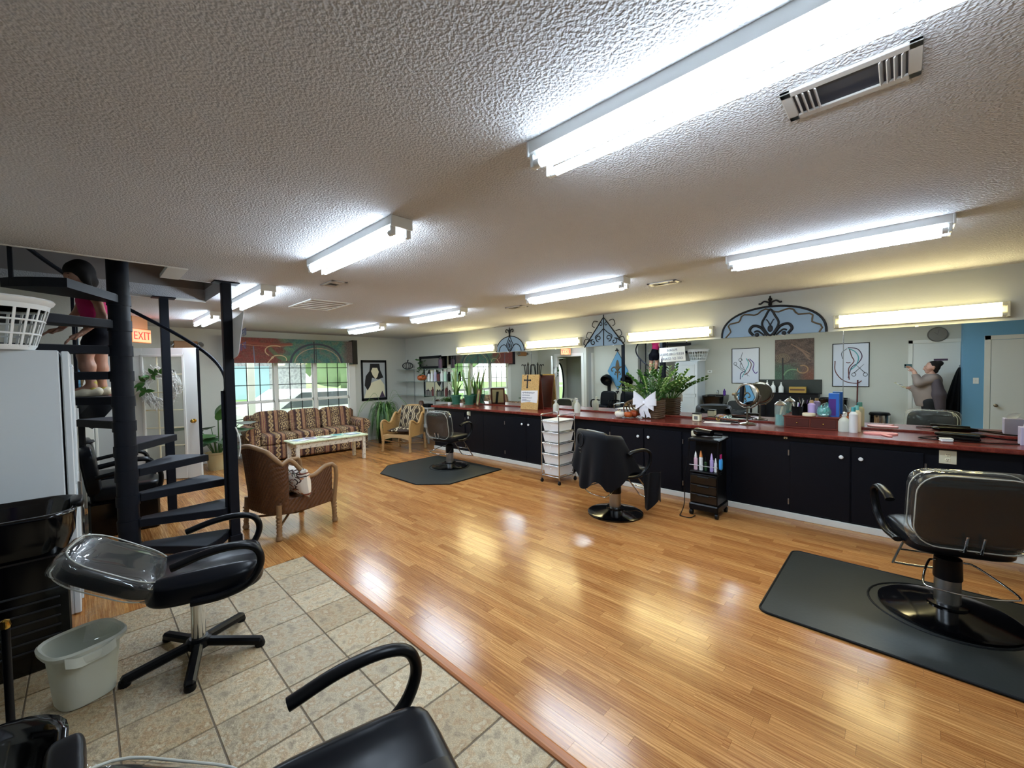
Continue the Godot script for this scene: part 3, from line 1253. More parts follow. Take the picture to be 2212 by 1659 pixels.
# ------------------------------------------------------------------ window
func build_window():
	var w := setting("window_1")
	var m := MB.new()
	var z := -9.27
	# frame, mullions
	m.bar(V(1.93, 0.42, -9.34), V(1.965, 2.12, -9.235), 0.004)
	m.bar(V(4.245, 0.42, -9.34), V(4.28, 2.12, -9.235), 0.004)
	m.bar(V(1.93, 0.42, -9.34), V(4.28, 0.46, -9.20), 0.004)
	m.bar(V(1.93, 2.08, -9.34), V(4.28, 2.12, -9.235), 0.004)
	for xm in [2.72, 3.49]:
		m.bar(V(xm - 0.03, 0.42, -9.34), V(xm + 0.03, 2.12, -9.24), 0.004)
	obj("window_frame", m, "trim", w)
	for c in [[1.965, 2.69], [2.75, 3.46], [3.52, 4.245]]:
		var x0: float = c[0]
		var x1: float = c[1]
		for s in [[0.46, 1.075, -9.27], [1.075, 2.08, -9.295]]:
			var y0: float = s[0]
			var y1: float = s[1]
			var zz: float = s[2]
			m = MB.new()
			m.bar(V(x0, y0, zz - 0.012), V(x0 + 0.028, y1, zz + 0.012), 0.003)
			m.bar(V(x1 - 0.028, y0, zz - 0.012), V(x1, y1, zz + 0.012), 0.003)
			m.bar(V(x0, y0, zz - 0.012), V(x1, y0 + 0.03, zz + 0.012), 0.003)
			m.bar(V(x0, y1 - 0.03, zz - 0.012), V(x1, y1 + 0.004, zz + 0.012), 0.003)
			obj("sash", m, "trim", w)
			m = MB.new()
			m.bar(V(x0 + 0.02, y0 + 0.02, zz - 0.002), V(x1 - 0.02, y1 - 0.02, zz + 0.002), 0)
			obj("pane", m, "pane", w)
			var rows := [0.75] if y0 < 1.0 else [1.41, 1.749]
			for yr in rows:
				obj("muntin", br(V(x0 + 0.02, yr - 0.007, zz + 0.002), V(x1 - 0.02, yr + 0.007, zz + 0.012), 0.001), "black_paint", w)
			for k in [1, 2]:
				var xr := lerpf(x0 + 0.02, x1 - 0.02, k / 3.0)
				obj("muntin", br(V(xr - 0.007, y0 + 0.02, zz + 0.003), V(xr + 0.007, y1 - 0.02, zz + 0.013), 0.001), "black_paint", w)
	m = MB.new()
	m.bar(V(1.84, 0.40, -9.262), V(1.93, 2.2, -9.24), 0.003)
	m.bar(V(4.28, 0.40, -9.262), V(4.40, 2.2, -9.24), 0.003)
	m.bar(V(1.84, 0.33, -9.262), V(4.40, 0.42, -9.235), 0.003)
	struct("trim_3", m, "trim")
	# painted pelmet
	var t := thing("window_valance", "box valance above the window painted with red, green and blue arches", "valance", V(0, 0, 0))
	m = MB.new()
	var q := [V(1.93, 1.845, -9.05), V(4.25, 1.845, -9.05), V(4.25, 2.335, -9.05), V(1.93, 2.335, -9.05)]
	m.face(q, [P(0, 1), P(1, 1), P(1, 0), P(0, 0)])
	obj("painted_front", m, "mural", t)
	m = MB.new()
	m.bar(V(1.93, 1.845, -9.07), V(4.25, 2.335, -9.052), 0.002)
	m.bar(V(1.93, 2.31, -9.235), V(4.25, 2.335, -9.07), 0.002)
	obj("board", m, "black_paint", t)
	for s in [[1.83, 1.93], [4.25, 4.36]]:
		obj("end_board", br(V(s[0], 1.82, -9.235), V(s[1], 2.365, -9.03), 0.003), "black_paint", t)

func blob_tree(called: String, label: String, at: Vector3, s: Vector3, material: String, seed_: int, trunk := true):
	var t := thing(called, label, "tree", at)
	var nz := noise(seed_, 1.6, 3)
	var m := MB.new()
	var nu := 44
	var nv := 26
	var rows := []
	for j in nv + 1:
		var la := -PI / 2 + PI * j / nv
		var row := []
		for i in nu + 1:
			var lo := TAU * (i % nu) / nu
			var d := Vector3(cos(la) * cos(lo), sin(la), cos(la) * sin(lo))
			var k := 1.0 + nz.get_noise_3dv(d * 1.6) * 0.55 + nz.get_noise_3dv(d * 6.0) * 0.25
			row.append(m.add(d * s * k + Vector3(0, s.y * (1.35 if trunk else 1.25) + (0.5 if trunk else 0.0), 0)))
		rows.append(row)
	for j in nv:
		for i in nu:
			m.quad(rows[j][i], rows[j][i + 1], rows[j + 1][i + 1], rows[j + 1][i])
	m.fix(0)
	obj("crown", m, material, t)
	if trunk:
		m = MB.new()
		m.tube([V(0, 0.0, 0), V(0.05, s.y * 0.5, 0.03), V(0, s.y, 0)], [0.18, 0.14, 0.1], 8)
		obj("trunk", m, "bark", t)

func build_outdoors():
	tag(obj("lawn", br(V(-40, -0.5, -90), V(60, -0.25, -9.6), 0), "lawn"), "green lawn outside the window beyond the sofa", "lawn")
	var m := MB.new()
	m.sheet(24, 2, func(u: float, v: float): return V(lerpf(1.0, 9.6, u) + 0.9 * sin(u * 3.0) + v * 2.6 - 1.3, -0.235, lerpf(-27.0, -11.0, u) - 0.6 * v), 0.02)
	tag(obj("driveway", m, "drive"), "pale grey driveway curving across the lawn outside", "driveway")
	tag(obj("road", br(V(-30, -0.25, -34), V(50, -0.23, -28), 0), "drive"), "pale grey road crossing beyond the lawn outside", "road")
	var t := thing("house", "low grey house with a blue door seen through the middle window", "house", V(6.2, -0.25, -40))
	obj("wall", br(V(-7, 0, -3), V(7, 3.4, 3), 0), "far_wall", t)
	m = MB.new()
	m.extrude(PackedVector2Array([P(-3.8, 3.3), P(0, 5.2), P(3.8, 3.3)]), 15.0, T(Vector3.ZERO, PI / 2))
	obj("roof", m, "far_roof", t)
	var d := obj("door", br(V(1.8, 0, 3.0), V(4.2, 2.6, 3.08), 0.02), "far_door", t)
	for k in 3:
		obj("window", br(V(-5.6 + k * 2.2, 1.0, 3.0), V(-4.2 + k * 2.2, 2.4, 3.06), 0.02), "car_glass", t)
	var gt := [["pale leafy tree outside at the left window sash", -0.6, -17.5, 2.6, 2.3, "tree_pale"], ["pale green tree right of the house outside", 17.0, -36, 4.2, 3.4, "tree_pale"], ["tall greyish tree filling the right window sash", 8.4, -17.0, 2.2, 2.6, "tree"], ["distant green tree far left behind the road", -9.0, -48, 7.0, 5.2, "tree"], ["distant pale tree behind the far house", 3.0, -52, 8.5, 6.0, "tree_pale"], ["distant deep green tree right of the far house", 27, -50, 8.5, 6.5, "tree_deep"], ["distant rounded tree between house and pale tree", 15.5, -54, 7.5, 6.4, "tree"]]
	for k in gt.size():
		var g: Array = gt[k]
		blob_tree("garden_tree", g[0], V(g[1], -0.25, g[2]), V(g[3], g[4], minf(g[3], 2.6)), g[5], 301 + k)
	blob_tree("garden_shrub", "low green shrub under the left window sash outside", V(1.2, -0.25, -11.6), V(0.7, 0.5, 0.5), "tree", 316, false)
	t = thing("car", "white car parked outside, seen in the mirror through the window", "car", V(4.6, -0.24, -12.2), 0.15)
	m = MB.new()
	m.extrude(PackedVector2Array([P(-2.1, 0.35), P(2.1, 0.35), P(2.15, 0.75), P(1.3, 0.95), P(0.7, 1.42), P(-0.9, 1.45), P(-1.6, 1.0), P(-2.15, 0.9)]), 1.6, T(Vector3.ZERO))
	obj("body", m, "car_white", t)
	m = MB.new()
	m.extrude(PackedVector2Array([P(1.05, 0.98), P(0.62, 1.36), P(-0.82, 1.38), P(-1.35, 1.0)]), 1.62, T(Vector3.ZERO))
	obj("side_window", m, "car_glass", t)
	for sx in [-1.3, 1.3]:
		for sz in [-0.72, 0.72]:
			m = MB.new()
			m.cyl(V(sx, 0.33, sz - 0.1), V(sx, 0.33, sz + 0.1), 0.33, 20)
			obj("wheel", m, "rubber", t)
	m = MB.new()
	m.box(V(0, 1.3, 0), V(0.14, 2.9, 0.14), 0.01)
	t = thing("porch_column", "white porch column outside the window", "column", V(2.6, -0.25, -10.6))
	obj("shaft", m, "trim", t)
	obj("plinth", bx(V(0, 0.08, 0), V(0.22, 0.16, 0.22), 0.01), "trim", t)

# ------------------------------------------------------------------ counter run
func build_counter():
	var units := [[-7.15, -5.62, -6.64, "at the far end beside the wicker chair"], [-5.62, -3.51, -4.55, "behind the rolling drawer cart"], [-3.51, -1.41, -2.465, "behind the chair draped with a cape"], [-1.41, 0.70, -0.35, "with two doors right of the black trolley"], [0.70, 2.90, 1.8, "nearest, beyond the right styling chair"]]
	for u in units:
		var t := thing("vanity_cabinet", "black painted base cabinet under the red counter, " + u[3], "cabinet", V(0, 0, 0), 0.0, "black base cabinets")
		obj("body", br(V(5.105, 0.0, u[0] + 0.001), V(5.74, 0.872, u[1] - 0.001), 0.002), "black_paint", t)
		for s in [-1, 1]:
			var z0: float = u[2] + (0.004 if s > 0 else -0.495)
			var d := obj("door", br(V(5.087, 0.075, z0), V(5.106, 0.81, z0 + 0.491), 0.005), "black_paint", t)
			var m := MB.new()
			m.lathe([P(0.006, 0), P(0.006, 0.012), P(0.017, 0.016), P(0.019, 0.024), P(0.014, 0.031), P(0.0, 0.033)], Transform3D(Basis.from_euler(Vector3(0, 0, PI / 2)), V(5.087, 0.706, u[2] + s * 0.073)), 16)
			obj("knob", m, "white_plastic", d)
			for hy in [0.175, 0.693]:
				obj("hinge", bx(V(5.093, hy, u[2] + s * 0.507), V(0.012, 0.06, 0.014), 0.003), "steel", d)
	var m := MB.new()
	m.box(V(5.385, 0.894, -2.135), V(0.71, 0.042, 10.07), 0.008)
	var t2 := thing("counter_top", "long glossy red-brown counter top along the mirror wall", "counter")
	obj("slab", m, "worktop", t2)
	obj("backsplash", br(V(5.715, 0.915, -7.17), V(5.7345, 0.938, 2.9), 0.003), "worktop", t2)
	# outlets on the cabinet face
	var spots := [[-6.02, 0.80, "beige plug-in air freshener above the far cabinet doors", 2], [-1.816, 0.81, "beige outlet with adapter behind the black trolley", 1], [-0.885, 0.846, "small beige latch under the counter edge", 3], [0.29, 0.795, "beige double power outlet below the counter edge", 0]]
	for s in spots:
		var t := thing("wall_outlet", s[2], "outlet", V(5.105, s[1], s[0]))
		if s[3] == 0:
			obj("plate", bx(V(-0.004, 0, 0), V(0.008, 0.115, 0.105), 0.003), "off_white", t)
			for k in [-1, 1]:
				m = MB.new()
				m.pill(V(-0.009, k * 0.021, 0), V(0.006, 0.03, 0.036), 0.5, 0.7)
				var o := obj("receptacle", m, "cream", t)
				m = MB.new()
				m.box(V(-0.0125, k * 0.021 + 0.003, -0.006), V(0.002, 0.009, 0.003), 0)
				m.box(V(-0.0125, k * 0.021 + 0.003, 0.006), V(0.002, 0.009, 0.003), 0)
				m.box(V(-0.0125, k * 0.021 - 0.009, 0), V(0.002, 0.005, 0.005), 0)
				obj("slot", m, "ink", o)
		elif s[3] == 1:
			obj("plate", bx(V(-0.004, 0, 0), V(0.008, 0.08, 0.075), 0.003), "off_white", t)
			obj("adapter", bx(V(-0.025, 0.0, 0), V(0.036, 0.07, 0.065), 0.012), "off_white", t)
		elif s[3] == 2:
			obj("plate", bx(V(-0.004, 0, 0), V(0.008, 0.085, 0.075), 0.003), "off_white", t)
			obj("adapter", bx(V(-0.024, 0.005, 0), V(0.034, 0.072, 0.06), 0.01), "off_white", t)
			m = MB.new()
			m.lathe([P(0.004, -0.03), P(0.014, -0.024), P(0.012, 0.0), P(0.007, 0.014)], T(V(-0.028, -0.068, 0)), 12)
			obj("scent_bulb", m, "white_plastic", t)
		else:
			obj("plate", bx(V(-0.006, 0, 0), V(0.012, 0.022, 0.032), 0.003), "off_white", t)
			obj("catch", bx(V(-0.012, -0.004, 0), V(0.01, 0.01, 0.014), 0.002), "brass", t)

func build_mirrors():
	var z := [-8.45, -7.34, -4.963, -2.699, -0.465, 1.80, 2.95]
	var names := ["behind the glass shelves", "behind the board with the cross", "behind the plant basket", "behind the round make-up mirror", "nearest, showing the photographer", "beyond the right edge of the view"]
	for k in z.size() - 1:
		var t := thing("wall_mirror", "frameless wall mirror panel above the counter, " + names[k], "mirror", Vector3.ZERO, 0.0, "wall mirror panels")
		obj("glass", br(V(MIRX, 0.925, z[k] + 0.0015), V(5.749, 1.974, z[k + 1] - 0.0015), 0.0), "mirror", t)
		obj("edge_strip", br(V(MIRX - 0.004, 0.925, z[k + 1] - 0.006), V(5.745, 1.974, z[k + 1] - 0.0005), 0.001), "chrome", t)
		if k > 0:
			for q in [0.25, 0.75]:
				obj("clip", bx(V(MIRX - 0.003, 1.974, lerpf(z[k], z[k + 1], q)), V(0.014, 0.018, 0.025), 0.003), "white_plastic", t)

# ------------------------------------------------------------------ spiral stair
const SC := Vector3(0.235, 0, -4.85)
func sdir(a: float) -> Vector3:
	return Vector3(sin(a), 0, cos(a))

func build_stairs():
	var t := thing("spiral_staircase", "black metal spiral staircase rising through the ceiling opening", "staircase", SC)
	var m := MB.new()
	m.cyl(V(0, 0, 0), V(0, 3.4, 0), 0.072, 28)
	obj("pole", m, "stair_black", t)
	obj("base_plate", bx(V(0.02, 0.006, 0), V(0.26, 0.012, 0.26), 0.003), "stair_black", t)
	var step := deg_to_rad(26.5)
	for k in 11:
		var a0 := deg_to_rad(40.0) + step * k
		var y := 0.15 + 0.215 * k
		m = MB.new()
		var poly := PackedVector2Array()
		var hw := deg_to_rad(15.0)
		var am := a0 + hw
		# outline in plan: (radial, across)
		var pts := [P(0.07, -0.05), P(0.69, -0.205), P(0.715, -0.10), P(0.72, 0.0), P(0.715, 0.10), P(0.69, 0.205), P(0.07, 0.05)]
		var bas := Basis(sdir(am), sdir(am + PI / 2), Vector3.DOWN)
		m.extrude(PackedVector2Array(pts), 0.062, Transform3D(bas, V(0, y - 0.034, 0)))
		var tr := obj("tread", m, "stair_black", t)
		m = MB.new()
		var inner := PackedVector2Array()
		for p in pts:
			inner.append(Vector2(0.39 + (p.x - 0.39) * 0.97, p.y * 0.95))
		m.extrude(inner, 0.006, Transform3D(bas, V(0, y - 0.001, 0)))
		obj("tread_plate", m, "tread_grey", tr)
		m = MB.new()
		m.cyl(V(0, y - 0.085, 0), V(0, y + 0.004, 0), 0.079, 28)
		obj("collar", m, "stair_black", t)
		if k in [1, 3, 6, 8, 10]:
			m = MB.new()
			var ab := a0 + deg_to_rad(4)
			var yr := 1.45 + 0.215 * (ab - deg_to_rad(69.0)) / step
			var p0 := sdir(ab) * 0.705
			m.box(V(p0.x, (y - 0.06 + yr) / 2, p0.z), V(0.024, yr - y + 0.06, 0.024), 0.003)
			obj("baluster", m, "stair_black", t)
	var rail := []
	for k in 45:
		var a := deg_to_rad(69.0 + k * 4.6)
		rail.append(sdir(a) * 0.73 + V(0, 1.45 + 0.215 * deg_to_rad(k * 4.6) / step, 0))
	m = MB.new()
	m.tube(rail, 0.017, 8)
	obj("handrail", m, "stair_black", t)
	for p in [V(0.95, 0, -4.58), V(0.64, 0, -5.86)]:
		var q: Vector3 = p - SC
		m = MB.new()
		m.box(V(q.x, CEIL / 2, q.z), V(0.076, CEIL - 0.012, 0.076), 0.004)
		var po := obj("post", m, "stair_black", t)
		obj("flange", bx(V(q.x, CEIL - 0.006, q.z), V(0.2, 0.012, 0.14), 0.002), "stair_black", po)
		obj("foot", bx(V(q.x, 0.05, q.z), V(0.1, 0.1, 0.1), 0.004), "stair_black", po)
	# notice hung on the front post
	var s := thing("stair_notice", "white paper notice about keeping children off the stairs, on the black post", "sign", V(0.99, 0, -4.62))
	var c := [V(0.0, 2.13, 0.0), V(0.0, 1.76, 0.0), V(-0.09, 1.79, 0.64), V(-0.04, 2.155, 0.64)]
	m = MB.new()
	m.sheet(8, 8, func(u: float, v: float):
		var top: Vector3 = c[0].lerp(c[3], u)
		var low: Vector3 = c[1].lerp(c[2], u)
		return top.lerp(low, v) + V(0.012 * sin(u * PI), 0, 0), 0.003)
	obj("sheet", m, "paper", s)
	var zx: Vector3 = (c[0] - c[3]).normalized()
	var up: Vector3 = (c[0] - c[1]).normalized()
	var nn := zx.cross(up).normalized()
	var lines := [["PLEASE", 2.07, 0.085], ["KEEP CHILDREN", 1.965, 0.085], ["OFF OF STAIRS", 1.85, 0.085]]
	for l in lines:
		var at: Vector3 = c[0].lerp(c[3], 0.5)
		at.y = l[1]
		at.x = lerpf(0, -0.055, 0.5) + 0.02
		words(l[0], l[2], "blue_ink", s, Transform3D(Basis(zx, nn.cross(zx), nn), at))
	var w := MB.new()
	w.tube(curve([V(0.975, 1.12, -4.53), V(1.0, 1.02, -4.52), V(1.005, 0.93, -4.52), V(0.995, 0.84, -4.525)], 6), 0.006, 6)
	tag(obj("white_cable", w, "white_plastic"), "short white cable hanging down the black stair post", "cable")

# ------------------------------------------------------------------ entry door, exit sign, dryers
func build_entry():
	MT["tread_grey"].roughness = 0.6
	# casing
	var m := MB.new()
	m.bar(V(0.40, 0, -8.55), V(0.417, 2.06, -8.46), 0.004)
	m.bar(V(0.40, 0, -7.46), V(0.417, 2.06, -7.37), 0.004)
	m.bar(V(0.40, 2.06, -8.55), V(0.417, 2.15, -7.37), 0.004)
	m.bar(V(0.28, 0, -8.46), V(0.40, 2.06, -8.445), 0.002)
	m.bar(V(0.28, 0, -7.475), V(0.40, 2.06, -7.46), 0.002)
	m.bar(V(0.28, 2.045, -8.46), V(0.40, 2.06, -7.46), 0.002)
	struct("trim_4", m, "trim")
	m = MB.new()
	m.bar(V(-0.02, 0, -7.283), V(0.075, 2.15, -7.262), 0.004)
	m.bar(V(0.085, 0, -7.283), V(0.11, 2.15, -7.27), 0.004)
	struct("trim_5", m, "trim")
	# open door leaf
	var dirx := Vector3(0.787, 0, 0.616)
	var nrm := Vector3(-0.616, 0, 0.787)
	var d := setting("door_1")
	d.transform = Transform3D(Basis(dirx, Vector3.UP, nrm), V(0.50, 0.012, -8.59))
	var W := 0.965
	var H := 2.04
	m = MB.new()
	m.bar(V(0, 0, -0.022), V(0.19, H, 0.022), 0.004)
	m.bar(V(0.76, 0, -0.022), V(W, H, 0.022), 0.004)
	m.bar(V(0.19, 0, -0.022), V(0.76, 0.24, 0.022), 0.004)
	m.bar(V(0.19, 1.92, -0.022), V(0.76, H, 0.022), 0.004)
	obj("leaf", m, "door_white", d)
	m = MB.new()
	for a in [[V(0.17, 0.22, 0.02), V(0.205, 1.94, 0.034)], [V(0.745, 0.22, 0.02), V(0.78, 1.94, 0.034)], [V(0.17, 0.22, 0.02), V(0.78, 0.255, 0.034)], [V(0.17, 1.905, 0.02), V(0.78, 1.94, 0.034)]]:
		m.bar(a[0], a[1], 0.005)
	obj("glazing_bead", m, "trim", d)
	obj("pane", br(V(0.19, 0.24, -0.003), V(0.76, 1.92, 0.003), 0), "pane", d)
	for k in [1, 2]:
		var x := lerpf(0.205, 0.745, k / 3.0)
		obj("muntin", br(V(x - 0.009, 0.25, 0.004), V(x + 0.009, 1.91, 0.014), 0.002), "cream", d)
	for k in range(1, 6):
		var y := lerpf(0.25, 1.91, k / 6.0)
		obj("muntin", br(V(0.205, y - 0.009, 0.004), V(0.745, y + 0.009, 0.013), 0.002), "cream", d)
	for s in [1, -1]:
		m = MB.new()
		m.lathe([P(0.03, 0), P(0.03, 0.006), P(0.012, 0.01), P(0.011, 0.03), P(0.026, 0.045), P(0.029, 0.06), P(0.02, 0.074), P(0, 0.077)], Transform3D(Basis.from_euler(Vector3(PI / 2 * s, 0, 0)), V(0.89, 0.9, 0.022 * s)), 20)
		obj("knob", m, "brass", d)
	# twig wreath on the door
	var wr := thing("twig_wreath", "white twig wreath with green leaves hung on the open glass door", "wreath", V(0.50, 0, -8.59) + dirx * 0.49 + Vector3(0, 1.44, 0) + nrm * 0.045)
	wr.basis = Basis(dirx, Vector3.UP, nrm)
	m = MB.new()
	var r := RandomNumberGenerator.new()
	r.seed = 44
	for k in 330:
		var a := r.randf() * TAU
		var rad := 0.215 + r.randfn(0, 0.038)
		var p := V(cos(a) * rad, sin(a) * rad, 0.03 + r.randf() * 0.07)
		var tang := V(-sin(a), cos(a), 0)
		var ln := 0.05 + r.randf() * 0.06
		var b1 := p + tang * ln * 0.5 + V(cos(a), sin(a), 0) * r.randfn(0.0, 0.012) + V(0, 0, r.randf() * 0.02)
		var b2 := p + tang * ln + V(cos(a), sin(a), 0) * r.randfn(0.02, 0.03) + V(0, 0, r.randf() * 0.04)
		m.tube([p, b1, b2], [0.008, 0.007, 0.003], 5)
	var o := obj("twigs", m, "twig_white", wr)
	o.set_meta("kind", "stuff")
	m = MB.new()
	for k in 12:
		var a := 1.7 + r.randf() * 2.0
		var p := V(cos(a) * 0.2, sin(a) * 0.2 + 0.02, 0.1)
		m.leaf(p, p + V(r.randfn(0.03, 0.06), 0.06 - k * 0.012, 0.02 + r.randf() * 0.03).normalized() * (0.11 + r.randf() * 0.05), 0.03, V(0, 0.2, 1), 0.1)
	for k in 4:
		var p2 := V(-0.06 + k * 0.05, 0.21, 0.1)
		m.leaf(p2, p2 + V(0.04 * (k - 1.5), 0.09, 0.02), 0.03, V(0, 0, 1), 0.1)
	o = obj("leaves", m, "leaf", wr)
	o.set_meta("kind", "stuff")
	for s in [-1, 1]:
		m = MB.new()
		var pts := []
		for q in spiral(P(s * 0.14, 0.255), 0.035, 0.008, (PI if s < 0 else 0.0) - s * 2.6, (PI if s < 0 else 0.0) + s * 3.2, 18):
			pts.append(V(q.x, q.y, 0.02))
		pts.push_front(V(s * 0.05, 0.2, 0.03))
		m.tube(pts, 0.005, 6)
		obj("hanger_scroll", m, "iron", wr)
	# exit sign
	var e := thing("exit_sign", "lit red exit sign hung at an angle above the entry door", "sign", V(0.6, 2.2, -7.93), PI / 4 + 0.02)
	obj("housing", bx(V(0, 0, -0.01), V(0.33, 0.2, 0.04), 0.006), "orange", e)
	obj("sign_face", bx(V(0, 0, 0.012), V(0.31, 0.18, 0.006), 0.002), "exit_face", e)
	words("EXIT", 0.15, "exit_glow", e, T(V(0, 0, 0.017)))
	obj("mount", br(V(-0.13, 0.1, -0.045), V(0.13, CEIL - 2.2, -0.005), 0.004), "tan_card", e)
	var l := OmniLight3D.new()
	l.name = "light"
	l.light_color = Color(1, 0.3, 0.2)
	l.light_energy = 0.03
	l.light_size = 0.1
	l.omni_range = 14.0
	l.shadow_enabled = true
	l.position = V(0, 0, 0.1)
	e.add_child(l)
	# emergency light on the far wall
	e = thing("emergency_light", "tan twin-head emergency light on the wall above the open door", "emergency light", V(1.28, 2.17, -9.26))
	obj("case", bx(V(0, 0, 0.045), V(0.34, 0.13, 0.09), 0.01), "tan_card", e)
	for s in [-1, 1]:
		m = MB.new()
		m.lathe([P(0.02, -0.03), P(0.045, 0.0), P(0.048, 0.035), P(0.04, 0.04), P(0.0, 0.036)], Transform3D(Basis.from_euler(Vector3(PI / 2 - 0.3, s * 0.4, 0)), V(s * 0.2, 0.0, 0.07)), 16)
		obj("lamp_head", m, "steel", e)
	# porch outer door with oval glass
	d = setting("door_2")
	d.position = V(-0.75, 0.0, -9.26)
	m = MB.new()
	for q in [-1, 1]:
		var half := PackedVector2Array([P(0, 0.01), P(q * 0.46, 0.01), P(q * 0.46, 2.05), P(0, 2.05)])
		for k in 21:
			var an := PI / 2 - PI * k / 20.0
			half.append(P(q * cos(an) * 0.25, 1.06 + sin(an) * 0.78))
		m.extrude(half, 0.036, T(V(0, 0, 0.012)))
	obj("leaf", m, "door_white", d)
	m = MB.new()
	var ov := PackedVector2Array()
	for k in 40:
		ov.append(P(cos(TAU * k / 40) * 0.25, 1.06 + sin(TAU * k / 40) * 0.78))
	m.extrude(ov, 0.006, T(V(0, 0, 0.012)))
	obj("oval_glass", m, "pane", d)
	m = MB.new()
	var ring := []
	for k in 40:
		ring.append(V(cos(TAU * k / 40) * 0.27, 1.06 + sin(TAU * k / 40) * 0.8, 0.03))
	m.tube(ring, 0.03, 8, true)
	obj("oval_frame", m, "black_paint", d)
	m = MB.new()
	m.box(V(0.3, 1.93, 0.06), V(0.22, 0.05, 0.05), 0.005)
	m.beam(V(0.2, 1.95, 0.06), V(-0.1, 2.0, 0.14), 0.02, 0.02)
	obj("door_closer", m, "iron", d)
	m = MB.new()
	m.cyl(V(0.38, 0.98, 0.03), V(0.38, 0.98, 0.09), 0.025, 14)
	obj("knob", m, "iron", d)
	# light switch
	sw("light_switch", "white light switch on the wall by the stairs", V(-0.075, 1.26, -5.735), 0.0)
	# hooded dryer chairs along the wall
	var zs := [-6.72, -6.02]
	for k in 2:
		dryer(V(0.27, 0, zs[k]), ["black hooded hair dryer chair left of the blue diamond plaque", "black hooded hair dryer chair beside the staircase post"][k])
	# diamond plaque on that wall
	var pq := thing("diamond_plaque", "blue diamond wall plaque with a bronze fleur-de-lis, above the dryer chairs", "wall plaque", V(-0.05, 1.55, -6.41), PI / 2)
	m = MB.new()
	m.extrude(PackedVector2Array([P(0, 0.6), P(-0.35, 0), P(0, -0.58), P(0.35, 0)]), 0.03, T(V(0, 0, 0.018)))
	obj("panel", m, "plaque_blue", pq)
	m = MB.new()
	m.tube([V(0, 0.61, 0.02), V(-0.36, 0, 0.02), V(0, -0.59, 0.02), V(0.36, 0, 0.02)], 0.014, 6, true)
	obj("rim", m, "iron", pq)
	fleur(pq, 0.034, 0.5, "bronze")
	for y in [0.64, -0.64]:
		m = MB.new()
		m.lathe([P(0.05, -0.02), P(0.06, 0.0), P(0.03, 0.02), P(0.012, 0.04), P(0.018, 0.055), P(0, 0.075)], Transform3D(Basis.from_euler(Vector3(0.0 if y > 0 else PI, 0, 0)), V(0, y, 0.062)), 14)
		obj("finial", m, "iron", pq)

func sw(called: String, label: String, at: Vector3, turn: float):
	var t := thing(called, label, "switch", at, turn)
	obj("plate", bx(V(0, 0, 0.004), V(0.075, 0.115, 0.008), 0.003), "white_plastic", t)
	obj("toggle", bx(V(0, 0.004, 0.014), V(0.01, 0.022, 0.016), 0.002), "white_plastic", t)

func fleur(parent: Node, z: float, s: float, material: String):
	var m := MB.new()
	var petal := PackedVector2Array()
	for k in 24:
		var a := TAU * k / 24
		petal.append(P(sin(a) * 0.13 * s * (1.0 - 0.25 * cos(a)), 0.33 * s + cos(a) * 0.36 * s))
	m.extrude(petal, 0.014, T(V(0, 0, z)))
	obj("petal", m, material, parent)
	for q in [-1, 1]:
		m = MB.new()
		var pts := [V(0, -0.05 * s, z), V(q * 0.1 * s, 0.18 * s, z), V(q * 0.28 * s, 0.24 * s, z), V(q * 0.42 * s, 0.12 * s, z), V(q * 0.4 * s, 0.0, z), V(q * 0.3 * s, 0.01 * s, z)]
		m.tube(curve(pts, 6), [0.03 * s, 0.035 * s, 0.045 * s, 0.055 * s, 0.06 * s, 0.06 * s, 0.055 * s, 0.05 * s, 0.045 * s, 0.045 * s, 0.04 * s, 0.035 * s, 0.03 * s], 8, false, 1.0)
		m.tube(curve([V(0, -0.08 * s, z), V(q * 0.12 * s, -0.1 * s, z), V(q * 0.2 * s, -0.2 * s, z), V(q * 0.13 * s, -0.24 * s, z)], 5), 0.026 * s, 8)
		obj("side_petal", m, material, parent)
	m = MB.new()
	m.box(V(0, -0.06 * s, z), V(0.34 * s, 0.07 * s, 0.02), 0.004)
	obj("band", m, material, parent)
	m = MB.new()
	m.extrude(PackedVector2Array([P(-0.07 * s, -0.1 * s), P(0, -0.6 * s), P(0.07 * s, -0.1 * s)]), 0.014, T(V(0, 0, z)))
	obj("tail", m, material, parent)

